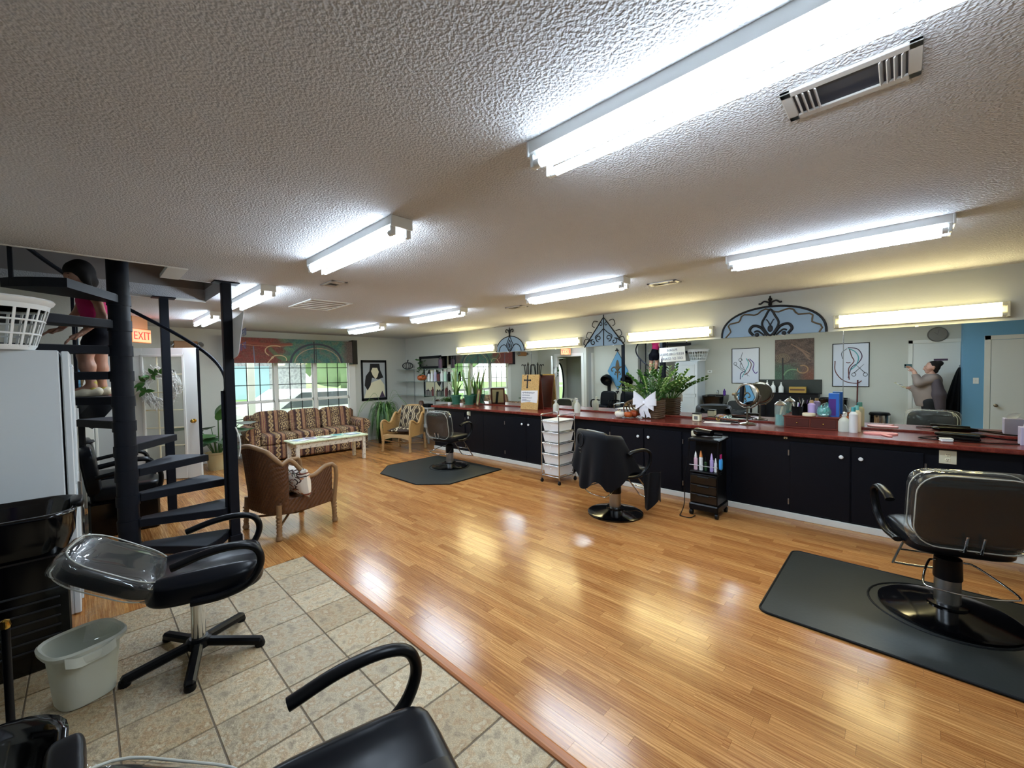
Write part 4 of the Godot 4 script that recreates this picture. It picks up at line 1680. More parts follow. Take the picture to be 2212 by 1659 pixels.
func dryer(at: Vector3, label: String):
	var t := thing("dryer_chair", label, "dryer chair", at, 0.0, "hooded dryer chairs along the left wall")
	var m := MB.new()
	m.pill(V(0.02, 0.43, 0), V(0.56, 0.16, 0.52), 0.4, 0.35)
	obj("seat", m, "vinyl", t)
	m = MB.new()
	m.pill(V(0, 0, 0), V(0.12, 0.52, 0.54), 0.45, 0.35, T(V(-0.25, 0.66, 0), 0, 0, 0.12))
	obj("backrest", m, "vinyl", t)
	for s in [-1, 1]:
		m = MB.new()
		m.tube(curve([V(-0.22, 0.62, s * 0.31), V(0.05, 0.66, s * 0.31), V(0.24, 0.64, s * 0.31), V(0.27, 0.5, s * 0.31), V(0.22, 0.36, s * 0.3)], 5), 0.022, 8)
		obj("arm", m, "black_plastic", t)
	obj("base", br(V(-0.28, 0.0, -0.26), V(0.26, 0.36, 0.26), 0.02), "black_gloss", t)
	m = MB.new()
	m.box(V(-0.3, 0.96, 0), V(0.06, 0.5, 0.1), 0.012)
	obj("hood_post", m, "black_plastic", t)
	m = MB.new()
	m.lathe([P(0.0, 0.16), P(0.08, 0.15), P(0.15, 0.1), P(0.185, 0.0), P(0.19, -0.06), P(0.175, -0.06), P(0.165, 0.0), P(0.13, 0.08), P(0.07, 0.125), P(0.0, 0.13)], Transform3D(Basis.from_euler(Vector3(0, 0, 0.95)), V(-0.16, 1.27, 0)), 24)
	obj("hood", m, "black_plastic", t)

# ------------------------------------------------------------------ waiting corner
func build_lounge():
	# sofa
	var t := thing("sofa", "three-seat sofa in striped brown tapestry under the window", "sofa", V(3.13, 0, -8.76), deg_to_rad(-4.0))
	var m := MB.new()
	m.box(V(0, 0.17, 0.0), V(2.16, 0.28, 0.82), 0.03)
	obj("base", m, "couch_cloth", t)
	m = MB.new()
	m.box(V(0, 0.55, -0.34), V(2.1, 0.56, 0.14), 0.05)
	obj("back_frame", m, "couch_cloth", t)
	for k in 3:
		m = MB.new()
		m.pill(V((k - 1) * 0.60, 0.40, 0.07), V(0.61, 0.2, 0.7), 0.35, 0.22, Transform3D.IDENTITY, 36, 14)
		obj("seat_cushion", m, "couch_cloth", t)
		m = MB.new()
		m.pill(Vector3.ZERO, V(0.615, 0.47, 0.24), 0.4, 0.4, T(V((k - 1) * 0.61, 0.665, -0.235), 0, -0.2), 36, 16)
		obj("back_cushion", m, "couch_cloth", t)
	for s in [-1, 1]:
		m = MB.new()
		m.box(V(s * 1.0, 0.33, 0.02), V(0.17, 0.4, 0.78), 0.03)
		m.tube([V(s * 1.02, 0.53, -0.36), V(s * 1.02, 0.53, 0.0), V(s * 1.02, 0.53, 0.40)], 0.125, 20)
		obj("arm", m, "couch_cloth", t)
	for sx in [-0.98, 0.98]:
		for sz in [-0.34, 0.34]:
			obj("foot", bx(V(sx, 0.018, sz), V(0.07, 0.036, 0.07), 0.005), "walnut", t)
	# long low table
	t = thing("coffee_table", "long narrow distressed white coffee table with pale green top", "table", V(3.05, 0, -7.59))
	obj("tabletop", bx(V(0, 0.445, 0), V(1.32, 0.026, 0.50), 0.005), "worn_green", t)
	for s in [-1, 1]:
		obj("apron", bx(V(0, 0.385, s * 0.2), V(1.14, 0.09, 0.022), 0.003), "worn_white", t)
		obj("apron", bx(V(s * 0.57, 0.385, 0), V(0.022, 0.09, 0.38), 0.003), "worn_white", t)
		for q in [-1, 1]:
			obj("leg", bx(V(s * 0.585, 0.216, q * 0.205), V(0.055, 0.432, 0.055), 0.006), "worn_white", t)
	var mags := [["white magazine at the left end of the coffee table", -0.5, 0.02, 0.25, "paper"], ["grey magazine near the left end of the coffee table", -0.29, -0.06, -0.2, "lavender"], ["dark magazine in the middle of the coffee table", -0.02, 0.03, 0.4, "sand_grey"], ["pale blue magazine right of the coffee table's middle", 0.2, -0.05, -0.35, "mint"], ["blue-grey magazine at the right end of the coffee table", 0.45, 0.0, 0.1, "slate_blue"]]
	for g in mags:
		var b := thing("magazine", g[0], "magazine", V(3.05 + g[1], 0.4585, -7.59 + g[2]), g[3], "magazines on the coffee table")
		obj("pages", bx(V(0, 0.004, 0), V(0.2, 0.007, 0.27), 0.001), "paper", b)
		obj("cover", bx(V(0, 0.0085, 0), V(0.206, 0.0015, 0.275), 0.0005), g[4], b)
		var pm := MB.new()
		pm.box(V(0.0, 0.0098, -0.02), V(0.14, 0.0008, 0.15), 0)
		obj("cover_photo", pm, ["slate_blue", "sand_grey", "paper", "teal", "paper"][mags.find(g)], b)
	# wicker chairs
	var c1 := wicker_chair(V(4.60, 0, -7.50), deg_to_rad(180 + 26), "pale wicker armchair with cushions beside the glass shelves", "wicker_pale", false)
	cushion(c1, "seat_cushion", "damask", V(0.04, 0.43, 0), V(0.5, 0.11, 0.48), 0.0)
	cushion(c1, "back_cushion", "ogee", V(-0.2, 0.68, 0), V(0.46, 0.46, 0.14), 0.28, true)
	var c2 := wicker_chair(V(1.46, 0, -4.70), deg_to_rad(12), "brown wicker armchair with its back to the stairs", "wicker", true)
	cushion(c2, "pillow", "leafy", V(-0.02, 0.52, 0.24), V(0.36, 0.28, 0.16), 0.1, true, PI / 2 - 0.1)
	cushion(c2, "seat_cushion", "damask", V(0.04, 0.41, -0.06), V(0.46, 0.09, 0.4), 0.0)
	# broad-leaved plant by the door
	t = thing("potted_plant", "broad dark leafy plant in a cream pot left of the sofa", "plant", V(1.56, 0, -8.55))
	m = MB.new()
	m.lathe([P(0.13, 0), P(0.16, 0.26), P(0.175, 0.27), P(0.175, 0.3), P(0.155, 0.3), P(0.15, 0.27), P(0.0, 0.265)], Transform3D.IDENTITY, 28)
	obj("pot", m, "pot_cream", t)
	var r := RandomNumberGenerator.new()
	r.seed = 12
	for k in 20:
		var a := k * 2.4 + r.randf() * 0.4
		var hgt := 0.38 + r.randf() * 0.42 if k > 1 else 0.84
		var rad := 0.12 + r.randf() * 0.26 if k > 1 else 0.06
		var base := V(sin(a) * 0.05, 0.26, cos(a) * 0.05)
		var tip := V(sin(a) * rad, hgt, cos(a) * rad)
		var st := MB.new()
		st.tube(curve([base, base.lerp(tip, 0.5) + V(0, 0.06, 0), tip], 5), 0.006, 5)
		obj("stalk", st, "leaf", t)
		var lf := MB.new()
		var out := V(sin(a), -0.25 + r.randf() * 0.5 if k > 1 else 1.4, cos(a)).normalized()
		lf.leaf(tip, tip + out * (0.24 + r.randf() * 0.14), 0.09 + r.randf() * 0.03, V(0, 1, 0.15) if k > 1 else V(0.3, 0, 1), -0.08, 0.25, 8)
		obj("leaf", lf, "leaf_dark" if k % 3 else "leaf", t)
	# spider plant
	t = thing("spider_plant", "arching spider plant in a dark pot between sofa and wicker chair", "plant", V(4.8, 0, -8.68))
	m = MB.new()
	m.lathe([P(0.15, 0), P(0.19, 0.3), P(0.2, 0.34), P(0.18, 0.34), P(0.17, 0.3), P(0, 0.3)], Transform3D.IDENTITY, 28)
	obj("pot", m, "black_plastic", t)
	obj("stand", bx(V(0, 0.42, 0), V(0.06, 0.16, 0.06), 0.01), "black_plastic", t)
	m = MB.new()
	var m2 := MB.new()
	for k in 260:
		var a := r.randf() * TAU
		var up := 0.12 + r.randf() * 0.28
		var rad := 0.14 + r.randf() * 0.3
		var drop := -0.1 - r.randf() * 0.62
		var d := V(sin(a), 0, cos(a))
		var y0 := 0.48 + r.randf() * 0.1
		var pts := curve([V(0, y0, 0) + d * 0.04, d * rad * 0.35 + V(0, y0 + up, 0), d * rad * 0.8 + V(0, y0 + up * 0.75, 0), d * rad * 1.05 + V(0, maxf(0.04, y0 + drop), 0)], 3)
		(m if k % 3 else m2).blade(pts, 0.006 + r.randf() * 0.005, d.cross(Vector3.UP))
	var o := obj("blades", m, "leaf", t)
	o.set_meta("kind", "stuff")
	o = obj("pale_blades", m2, "leaf_light", t)
	o.set_meta("kind", "stuff")
	for k in 6:
		m = MB.new()
		var a := [-1.9, -1.5, 1.2, 1.6, -1.2, 0.9][k] as float
		var d := V(sin(a), 0, cos(a) * 0.4)
		m.tube(curve([V(0, 0.6, 0), d * 0.25 + V(0, 0.95 + 0.05 * k, 0), d * 0.52 + V(0, 0.92, 0), d * 0.68 + V(0, 0.55 + 0.05 * k, 0)], 8), 0.003, 5)
		obj("runner", m, "leaf_light", t)
	# framed print
	t = thing("framed_print", "black-framed print of a pale figure with black hair on the far wall", "picture", V(4.866, 1.44, -9.26))
	obj("backing", bx(V(0, 0, 0.012), V(0.6, 0.92, 0.012), 0.002), "paper_grey", t)
	m = MB.new()
	for a in [[V(-0.325, -0.485, 0), V(-0.285, 0.485, 0.03)], [V(0.285, -0.485, 0), V(0.325, 0.485, 0.03)], [V(-0.325, -0.485, 0), V(0.325, -0.425, 0.03)], [V(-0.325, 0.425, 0), V(0.325, 0.485, 0.03)]]:
		m.bar(a[0], a[1], 0.004)
	obj("frame", m, "black_paint", t)
	var shapes := [["print_figure", "cream", [P(-0.27, -0.42), P(-0.2, -0.2), P(-0.08, -0.06), P(0.02, -0.02), P(0.16, 0.02), P(0.26, -0.12), P(0.27, -0.42)]],
		["print_hair", "ink", [P(-0.25, -0.12), P(-0.22, 0.1), P(-0.12, 0.22), P(-0.1, 0.4), P(0.14, 0.4), P(0.16, 0.24), P(0.24, 0.06), P(0.1, 0.02), P(-0.06, 0.06), P(-0.1, -0.12), P(-0.18, -0.24)]],
		["print_face", "cream", [P(-0.04, 0.3), P(0.08, 0.3), P(0.12, 0.2), P(0.08, 0.08), P(0.03, 0.03), P(-0.04, 0.12), P(-0.08, 0.22)]],
		["print_shadow", "purple_grey", [P(0.12, -0.42), P(0.2, -0.26), P(0.27, -0.42)]]]
	for k in shapes.size():
		m = MB.new()
		m.extrude(PackedVector2Array(shapes[k][2]), 0.001, T(V(0, 0, 0.019 + k * 0.001)))
		obj(shapes[k][0], m, shapes[k][1], t)

func cushion(t: Node3D, called: String, material: String, c: Vector3, s: Vector3, tilt: float, upright := false, yaw := PI / 2):
	var m := MB.new()
	var xf := T(c, yaw if upright else 0.0, 0, 0)
	if upright:
		xf = Transform3D(Basis(Vector3.UP, yaw) * Basis(Vector3.RIGHT, -tilt), c)
	# front and back faces with flat print coordinates, meeting in a seam
	for sg in [-1.0, 1.0]:
		m.sheet(14, 14, func(u: float, v: float):
			var x := u * 2.0 - 1.0
			var y := v * 2.0 - 1.0
			var bul := pow(maxf(0.0, (1 - x * x) * (1 - y * y)), 0.4)
			var pinch := 1.0 - 0.05 * (1.0 - x * x) - 0.05 * (1.0 - y * y) + 0.05
			if upright:
				return xf * V(x * s.x / 2 * pinch, -y * s.y / 2 * pinch, sg * bul * s.z / 2)
			return xf * V(x * s.x / 2, sg * bul * s.y / 2, y * s.z / 2))
	obj(called, m, material, t)

# forward is +x; woven shell of back and arms, open side gap on request
func wicker_chair(at: Vector3, turn: float, label: String, material: String, gap: bool) -> Node3D:
	var t := thing("wicker_chair", label, "armchair", at, turn, "wicker armchairs")
	var plan := func(s: float) -> Vector2:
		# s from -1 (front of one arm) over 0 (back) to 1
		var k := absf(s)
		var q: Vector2
		if k < 0.36:
			q = P(-0.31 + 0.05 * pow(k / 0.36, 3), k / 0.36 * 0.27)
		elif k < 0.5:
			var w := (k - 0.36) / 0.14
			q = P(-0.26 + 0.09 * w, 0.27 + 0.05 * sin(w * PI / 2))
		else:
			q = P(lerpf(-0.17, 0.30, (k - 0.5) / 0.5), 0.32 + 0.015 * sin((k - 0.5) * TAU))
		return P(q.x, q.y * signf(s))
	var top := func(s: float) -> float:
		var k := absf(s)
		if k < 0.5:
			return 0.9 - 0.05 * pow(k / 0.36, 2.0) - 0.1 * smoothstep(0.3, 0.5, k)
		return lerpf(0.76, 0.56, smoothstep(0.5, 0.72, k)) + 0.07 * smoothstep(0.76, 0.94, k)
	var weave := func(s0: float, s1: float, y0: float, y1: float, nu: int, nv: int):
		var m := MB.new()
		m.sheet(nu, nv, func(u: float, v: float):
			var s: float = lerpf(s0, s1, u)
			var p: Vector2 = plan.call(s)
			var q: Vector2 = plan.call(s + 0.01) - plan.call(s - 0.01)
			var n := P(q.y, -q.x).normalized()
			var yt: float = minf(top.call(s), y1) if y1 > 0 else top.call(s)
			var lean: float = 0.05 * smoothstep(0.4, 0.9, yt) * v if absf(s) < 0.5 else 0.0
			var bump := 0.004 * (1 if (int(u * nu / 2) + int(v * nv / 2)) % 2 == 0 else -1)
			return V(p.x - lean + n.x * bump, lerpf(y0, yt, v), p.y + n.y * bump), 0.006)
		return m
	if gap:
		obj("woven_band", weave.call(-1.0, 1.0, 0.24, 0.38, 150, 10), material, t)
		obj("woven_back", weave.call(-0.5, 0.5, 0.38, 0.0, 80, 34), material, t)
		obj("woven_arm", weave.call(0.72, 1.0, 0.38, 0.0, 28, 18), material, t)
		obj("woven_arm", weave.call(-1.0, -0.5, 0.38, 0.0, 44, 20), material, t)
	else:
		obj("woven_back", weave.call(-0.5, 0.5, 0.32, 0.0, 80, 40), material, t)
		obj("woven_arm", weave.call(0.5, 1.0, 0.32, 0.0, 44, 22), material, t)
		obj("woven_arm", weave.call(-1.0, -0.5, 0.32, 0.0, 44, 22), material, t)
	var m := MB.new()
	var rail := []
	for k in 61:
		var s := lerpf(-1.0, 1.0, k / 60.0)
		var p: Vector2 = plan.call(s)
		var yt: float = top.call(s)
		var lean := 0.05 * smoothstep(0.4, 0.9, yt) if absf(s) < 0.5 else 0.0
		rail.append(V(p.x - lean, yt + 0.005, p.y))
	for s in [-1, 1]:
		var e := [V(0.335, 0.60, s * 0.335), V(0.345, 0.5, s * 0.33), V(0.33, 0.34, s * 0.325), V(0.315, 0.22, s * 0.32)]
		if s < 0:
			e.reverse()
			rail = e + rail
		else:
			rail = rail + e
	m.tube(rail, 0.022, 10)
	obj("top_rail", m, "wicker_pale" if material != "wicker" else "wicker_rail", t)
	# seat platform and apron
	obj("seat_platform", br(V(-0.26, 0.32, -0.3), V(0.30, 0.355, 0.3), 0.01), material, t)
	m = MB.new()
	m.sheet(60, 12, func(u: float, v: float):
		var bump := 0.003 * (1 if (int(u * 30) + int(v * 6)) % 2 == 0 else -1)
		return V(0.315 + bump, lerpf(0.25 if not gap else 0.2, 0.355, v) + (0.05 * sin(u * PI) * (1 - v)), lerpf(-0.31, 0.31, u)), 0.006)
	obj("woven_apron", m, material, t)
	for sx in [-1, 1]:
		for sz in [-1, 1]:
			m = MB.new()
			var x := 0.31 if sx > 0 else -0.26
			var top_y := 0.34
			m.tube([V(x, top_y, sz * 0.3), V(x + sx * 0.01, 0.16, sz * 0.31), V(x + sx * 0.015, 0.04, sz * 0.315)], [0.026, 0.023, 0.022], 10)
			for k in 6:
				var y := 0.05 + k * 0.035
				m.tube([V(x + sx * 0.014, y, sz * 0.314), V(x + sx * 0.013, y + 0.014, sz * 0.313)], 0.0265, 10)
			m.lathe([P(0.022, 0.0), P(0.031, 0.012), P(0.031, 0.03), P(0.024, 0.045)], T(V(x + sx * 0.016, 0, sz * 0.316)), 12)
			obj("leg", m, "wicker_pale" if material != "wicker" else "wicker_rail", t)
	for s in [-1, 1]:
		m = MB.new()
		m.tube([V(0.3, 0.24, s * 0.3), V(0.05, 0.14, s * 0.05), V(-0.25, 0.12, -s * 0.28)], 0.012, 7)
		obj("stretcher", m, "wicker_pale" if material != "wicker" else "wicker_rail", t)
	return t

# ------------------------------------------------------------------ styling chairs, mats, trolleys
# clear vinyl cover with piping over a backrest slab of half size h (x thick, y high, z wide)
func slip_cover(parent: Node, xf: Transform3D, s: Vector3):
	var m := MB.new()
	m.pill(Vector3.ZERO, s * 1.08, 0.3, 0.3, xf, 36, 18)
	var cv := obj("clear_cover", m, "vinyl_clear", parent)
	for q in [-1, 1]:
		m = MB.new()
		var pts := []
		for p in rrect(s.z * 1.0, s.y * 1.0, minf(s.y, s.z) * 0.28, 6):
			pts.append(xf * V(q * s.x * 0.5, p.y, p.x))
		m.tube(pts, 0.0035, 6, true)
		obj("piping", m, "piping", cv)

func styling_chair(at: Vector3, turn: float, label: String, cover: bool, base_r := 0.29) -> Node3D:
	var t := thing("styling_chair", label, "salon chair", at, turn, "hydraulic styling chairs")
	var m := MB.new()
	m.lathe([P(base_r, 0), P(base_r, 0.016), P(base_r * 0.93, 0.026), P(base_r * 0.6, 0.045), P(0.1, 0.062), P(0.1, 0.075), P(0.075, 0.08)], Transform3D.IDENTITY, 48)
	obj("base", m, "black_gloss", t)
	m = MB.new()
	m.cyl(V(0, 0.06, 0), V(0, 0.25, 0), 0.062, 28)
	obj("column", m, "steel", t)
	m = MB.new()
	m.lathe([P(0.066, 0.23), P(0.068, 0.24), P(0.064, 0.36), P(0.05, 0.37), P(0.03, 0.38), P(0.03, 0.43)], Transform3D.IDENTITY, 28)
	obj("sleeve", m, "black_plastic", t)
	m = MB.new()
	m.pill(V(0.04, 0.485, 0), V(0.5, 0.13, 0.5), 0.5, 0.4, Transform3D.IDENTITY, 36, 14)
	obj("seat", m, "vinyl", t)
	var xb := T(V(-0.24, 0.73, 0), 0, 0, 0.13)
	m = MB.new()
	m.pill(Vector3.ZERO, V(0.085, 0.42, 0.5), 0.4, 0.32, xb, 36, 18)
	var bk := obj("backrest", m, "vinyl", t)
	if cover:
		slip_cover(bk, xb, V(0.1, 0.44, 0.52))
	for s in [-1, 1]:
		m = MB.new()
		m.tube([V(-0.13, 0.47, s * 0.035), V(-0.27, 0.5, s * 0.035), V(-0.3, 0.6, s * 0.035)], 0.008, 7)
		obj("back_bracket", m, "chrome", t)
		m = MB.new()
		m.tube(curve([V(-0.08, 0.465, s * 0.27), V(0.1, 0.47, s * 0.275), V(0.21, 0.56, s * 0.29), V(0.235, 0.69, s * 0.3), V(0.16, 0.745, s * 0.3), V(0.02, 0.735, s * 0.3), V(-0.05, 0.71, s * 0.3)], 6), 0.026, 10, false, 0.62)
		obj("arm", m, "black_plastic", t)
	m = MB.new()
	m.tube(curve([V(0.16, 0.44, -0.12), V(0.22, 0.4, -0.125), V(0.42, 0.14, -0.13), V(0.45, 0.115, -0.11), V(0.45, 0.11, 0.0), V(0.45, 0.115, 0.11), V(0.42, 0.14, 0.13), V(0.22, 0.4, 0.125), V(0.16, 0.44, 0.12)], 5), 0.009, 8)
	m.tube([V(0.33, 0.26, -0.128), V(0.33, 0.26, 0.128)], 0.007, 7)
	obj("footrest", m, "chrome", t)
	m = MB.new()
	m.tube(curve([V(-0.02, 0.345, -0.062), V(-0.05, 0.34, -0.11), V(-0.24, 0.275, -0.2), V(-0.29, 0.265, -0.14), V(-0.315, 0.262, 0.0), V(-0.29, 0.265, 0.14), V(-0.24, 0.275, 0.2), V(-0.05, 0.34, 0.11), V(-0.02, 0.345, 0.062)], 6), 0.006, 7)
	obj("pump_bar", m, "chrome", t)
	return t

func floor_mat(label: String, poly: PackedVector2Array, c: Vector2, rim: float):
	var t := thing("floor_mat", label, "mat")
	var m := MB.new()
	var bas := Basis(Vector3(1, 0, 0), Vector3(0, 0, 1), Vector3(0, -1, 0))
	m.extrude(poly, 0.012, Transform3D(bas, V(0, 0.006, 0)))
	obj("sheet", m, "mat_rubber", t)
	m = MB.new()
	var edge := []
	for p in poly:
		edge.append(V(p.x, 0.009, p.y))
	m.tube(edge, 0.008, 8, true)
	obj("rim", m, "rubber", t)
	m = MB.new()
	var ring := []
	for k in 40:
		ring.append(V(c.x + cos(TAU * k / 40) * rim, 0.012, c.y + sin(TAU * k / 40) * rim))
	m.tube(ring, 0.007, 8, true)
	obj("recess_ring", m, "rubber", t)

func build_styling():
	floor_mat("black rubber mat with cut corners under the far styling chair", PackedVector2Array([P(3.22, -6.0), P(3.57, -6.4), P(4.64, -6.42), P(4.64, -4.70), P(3.55, -4.65), P(3.23, -5.0)]), P(4.22, -5.52), 0.33)
	var r2 := PackedVector2Array()
	for p in rrect(1.19, 1.66, 0.06):
		r2.append(p + P(3.595, 0.16))
	floor_mat("large black rubber mat under the nearest styling chair", r2, P(3.74, 0.2), 0.36)
	styling_chair(V(4.24, 0.012, -5.53), deg_to_rad(8), "black styling chair with clear back cover at the far cabinets", true, 0.3)
	styling_chair(V(3.74, 0.012, 0.22), deg_to_rad(18), "black styling chair with clear back cover at the right edge", true, 0.33)
	var c := styling_chair(V(4.04, 0, -2.30), deg_to_rad(-24), "black styling chair draped with a cape in the middle", false, 0.3)
	# cape thrown over the middle chair
	var cp := thing("salon_cape", "black salon cape draped over the back of the middle styling chair", "cape", V(4.04, 0, -2.30), deg_to_rad(-24))
	var m := MB.new()
	m.sheet(90, 40, func(u: float, v: float):
		var a := lerpf(-2.2, 2.2, u)
		var k := smoothstep(0.0, 0.2, v)
		var drop := 0.90 - 0.012 * a * a - maxf(0.0, v - 0.14) * (0.58 + 0.08 * sin(a * 5.0 + 0.7) + 0.06 * sin(a * 2.3)) + 0.055 * sin(minf(v / 0.2, 1.0) * PI * 0.72)
		var fold := 0.018 * sin(a * 9.0 + sin(a * 3.0)) * smoothstep(0.2, 1.0, v)
		var rx := (0.0 + 0.09 * k + fold + 0.09 * v)
		var rz := (0.19 + 0.085 * k + fold + 0.05 * v)
		var p := V(-0.26 - cos(a) * rx - 0.02, drop, sin(a) * rz)
		if absf(a) > 1.45:
			p.x += (absf(a) - 1.45) * 0.42 * (0.4 + 0.6 * v)
		return p, 0.004)
	obj("drape", m, "cape", cp)
	m = MB.new()
	m.sheet(12, 14, func(u: float, v: float):
		return V(0.1 + 0.24 * u, lerpf(0.50, 0.16 - 0.05 * sin(u * 6), v), 0.335 + 0.02 * sin(u * 9 + v * 2) + 0.02 * v), 0.004)
	obj("hanging_corner", m, "cape", cp)
	var lb := MB.new()
	lb.extrude(PackedVector2Array([P(-0.045, 0.16), P(0.045, 0.16), P(0.04, 0.06), P(0.012, -0.12), P(-0.012, -0.14), P(-0.03, 0.0)]), 0.002, Transform3D(Basis(Vector3.UP, -PI / 2) * Basis(Vector3.RIGHT, -0.10), V(-0.408, 0.70, -0.05)))
	var lbo := obj("care_label", lb, "paper", cp)
	words("PEARL", 0.022, "ink", lbo, Transform3D(Basis(Vector3.UP, -PI / 2) * Basis(Vector3.RIGHT, -0.10), V(-0.422, 0.80, -0.05)))
	for k in 3:
		var lm := MB.new()
		lm.box(Vector3.ZERO, V(0.045 - k * 0.01, 0.006, 0.001), 0, Transform3D(Basis(Vector3.UP, -PI / 2) * Basis(Vector3.RIGHT, -0.10), V(-0.418 + k * 0.004, 0.755 - k * 0.04, -0.05)))
		obj("print_line", lm, "sand_grey", lbo)
	m = MB.new()
	var ring := []
	for k in 24:
		ring.append(V(-0.405 - 0.0, 0.845 + sin(TAU * k / 24) * 0.07, -0.05 + cos(TAU * k / 24) * 0.055))
	m.tube(ring, 0.008, 6, true)
	obj("collar", m, "cape", cp)
	# rolling drawer cart
	var t := thing("drawer_cart", "chrome rolling cart with five white plastic drawers by the counter", "cart", V(4.71, 0, -3.59))
	var w := 0.38
	var d := 0.31
	for sx in [-1, 1]:
		for sz in [-1, 1]:
			m = MB.new()
			m.cyl(V(sx * w / 2, 0.05, sz * d / 2), V(sx * w / 2, 0.93, sz * d / 2), 0.0075, 8)
			obj("post", m, "chrome", t)
			m = MB.new()
			m.cyl(V(sx * w / 2, 0.024, sz * d / 2 - 0.012), V(sx * w / 2, 0.024, sz * d / 2 + 0.012), 0.024, 14)
			m.box(V(sx * w / 2, 0.045, sz * d / 2), V(0.018, 0.03, 0.03), 0.004)
			obj("caster", m, "black_plastic", t)
	for sz in [-1, 1]:
		m = MB.new()
		m.tube(curve([V(-w / 2, 0.91, sz * d / 2), V(-w / 2, 0.955, sz * d / 2), V(-w / 2 + 0.03, 0.975, sz * d / 2), V(w / 2 - 0.03, 0.975, sz * d / 2), V(w / 2, 0.955, sz * d / 2), V(w / 2, 0.91, sz * d / 2)], 4), 0.0075, 8)
		obj("handle_rail", m, "chrome", t)
	for k in 6:
		var y := 0.10 + k * 0.156
		m = MB.new()
		for s in [-1, 1]:
			m.cyl(V(-w / 2, y, s * d / 2), V(w / 2, y, s * d / 2), 0.006, 7)
			m.cyl(V(s * w / 2, y, -d / 2), V(s * w / 2, y, d / 2), 0.006, 7)
		obj("shelf_frame", m, "chrome", t)
	for k in 5:
		var y0 := 0.118 + k * 0.156
		m = MB.new()
		var lo := V(w / 2 - 0.03, 0, d / 2 - 0.035)
		var hi := V(w / 2 - 0.012, 0, d / 2 - 0.014)
		var q0 := []
		var q1 := []
		for e in [[-1, -1], [1, -1], [1, 1], [-1, 1]]:
			q0.append(V(e[0] * lo.x, y0, e[1] * lo.z))
			q1.append(V(e[0] * hi.x, y0 + 0.122, e[1] * hi.z))
		for e in 4:
			var f := (e + 1) % 4
			m.face([q0[f], q0[e], q1[e], q1[f]])
		m.face([q0[0], q0[1], q0[2], q0[3]])
		m.face([q1[3], q1[2], q1[1], q1[0]])
		m.fix(0)
		m.bar(V(-hi.x - 0.006, y0 + 0.118, -hi.z - 0.006), V(hi.x + 0.006, y0 + 0.127, hi.z + 0.006), 0.002)
		var dr := obj("drawer", m, "drawer_frost", t)
		m = MB.new()
		m.lathe([P(0.006, 0), P(0.006, 0.008), P(0.011, 0.012), P(0.008, 0.018), P(0, 0.02)], Transform3D(Basis.from_euler(Vector3(0, 0, PI / 2)), V(-hi.x + 0.006, y0 + 0.085, 0)), 12)
		obj("knob", m, "white_plastic", dr)
	obj("top_tray", bx(V(0, 0.892, 0), V(w - 0.02, 0.012, d - 0.02), 0.004), "drawer_frost", t)
	# black hairdresser's trolley
	t = thing("tool_trolley", "black plastic hairdresser trolley holding bottles, beside the counter", "trolley", V(4.71, 0, -1.53))
	obj("tray", bx(V(0, 0.825, 0), V(0.36, 0.03, 0.31), 0.01), "black_plastic", t)
	obj("tower", br(V(-0.02, 0.10, -0.135), V(0.165, 0.815, 0.135), 0.008), "black_plastic", t)
	obj("bottle_shelf", br(V(-0.17, 0.47, -0.145), V(-0.02, 0.485, 0.145), 0.004), "black_plastic", t)
	obj("drawer_block", br(V(-0.165, 0.135, -0.14), V(-0.02, 0.46, 0.14), 0.008), "black_plastic", t)
	for k in 3:
		var dr := obj("drawer", br(V(-0.176, 0.15 + k * 0.1, -0.132), V(-0.164, 0.24 + k * 0.1, 0.132), 0.004), "black_gloss", t)
		obj("handle", br(V(-0.186, 0.222 + k * 0.1, -0.06), V(-0.174, 0.234 + k * 0.1, 0.06), 0.004), "black_plastic", dr)
	obj("plinth", br(V(-0.18, 0.06, -0.15), V(0.18, 0.135, 0.15), 0.012), "black_plastic", t)
	for sx in [-1, 1]:
		obj("side_rail", br(V(-0.175, 0.46, sx * 0.148 - 0.006), V(-0.165, 0.812, sx * 0.148 + 0.006), 0.003), "black_plastic", t)
		for sz in [-1, 1]:
			m = MB.new()
			m.cyl(V(sx * 0.15, 0.03, sz * 0.13 - 0.015), V(sx * 0.15, 0.03, sz * 0.13 + 0.015), 0.03, 16)
			obj("caster", m, "black_plastic", t)
	m = MB.new()
	m.cyl(V(-0.172, 0.55, -0.145), V(-0.172, 0.55, 0.145), 0.004, 6)
	obj("retaining_wire", m, "steel", t)
	var bt := [["pink lotion bottle with a white cap on the trolley", "rose", "white_plastic", -0.105, 0.175, 0.019], ["white spray can with an orange cap on the trolley", "white_plastic", "orange", -0.05, 0.185, 0.02], ["dark slim bottle on the trolley", "leaf_dark", "black_plastic", 0.0, 0.13, 0.014], ["lilac cone-capped bottle on the trolley", "lilac", "lilac", 0.06, 0.17, 0.018], ["small white tube at the trolley's right", "paper", "white_plastic", 0.1, 0.13, 0.014]]
	for b in bt:
		var o := thing("trolley_bottle", b[0], "bottle", V(4.62, 0.485, -1.53 + b[3]), 0.0, "bottles on the black trolley")
		var h: float = b[4]
		var r: float = b[5]
		m = MB.new()
		m.lathe([P(r * 0.9, 0), P(r, 0.006), P(r, h * 0.72), P(r * 0.55, h * 0.78), P(r * 0.5, h * 0.8)], Transform3D.IDENTITY, 18)
		obj("bottle_body", m, b[1], o)
		m = MB.new()
		m.lathe([P(r * 0.8, h * 0.78), P(r * 0.7, h * 0.86), P(r * 0.35, h * 1.1), P(0.0, h * 1.18)], Transform3D.IDENTITY, 16)
		obj("cap", m, b[2], o)
	var o := thing("hanging_pouch", "small blue and pink packet hanging on the trolley's side", "packet", V(4.6, 0.53, -1.372))
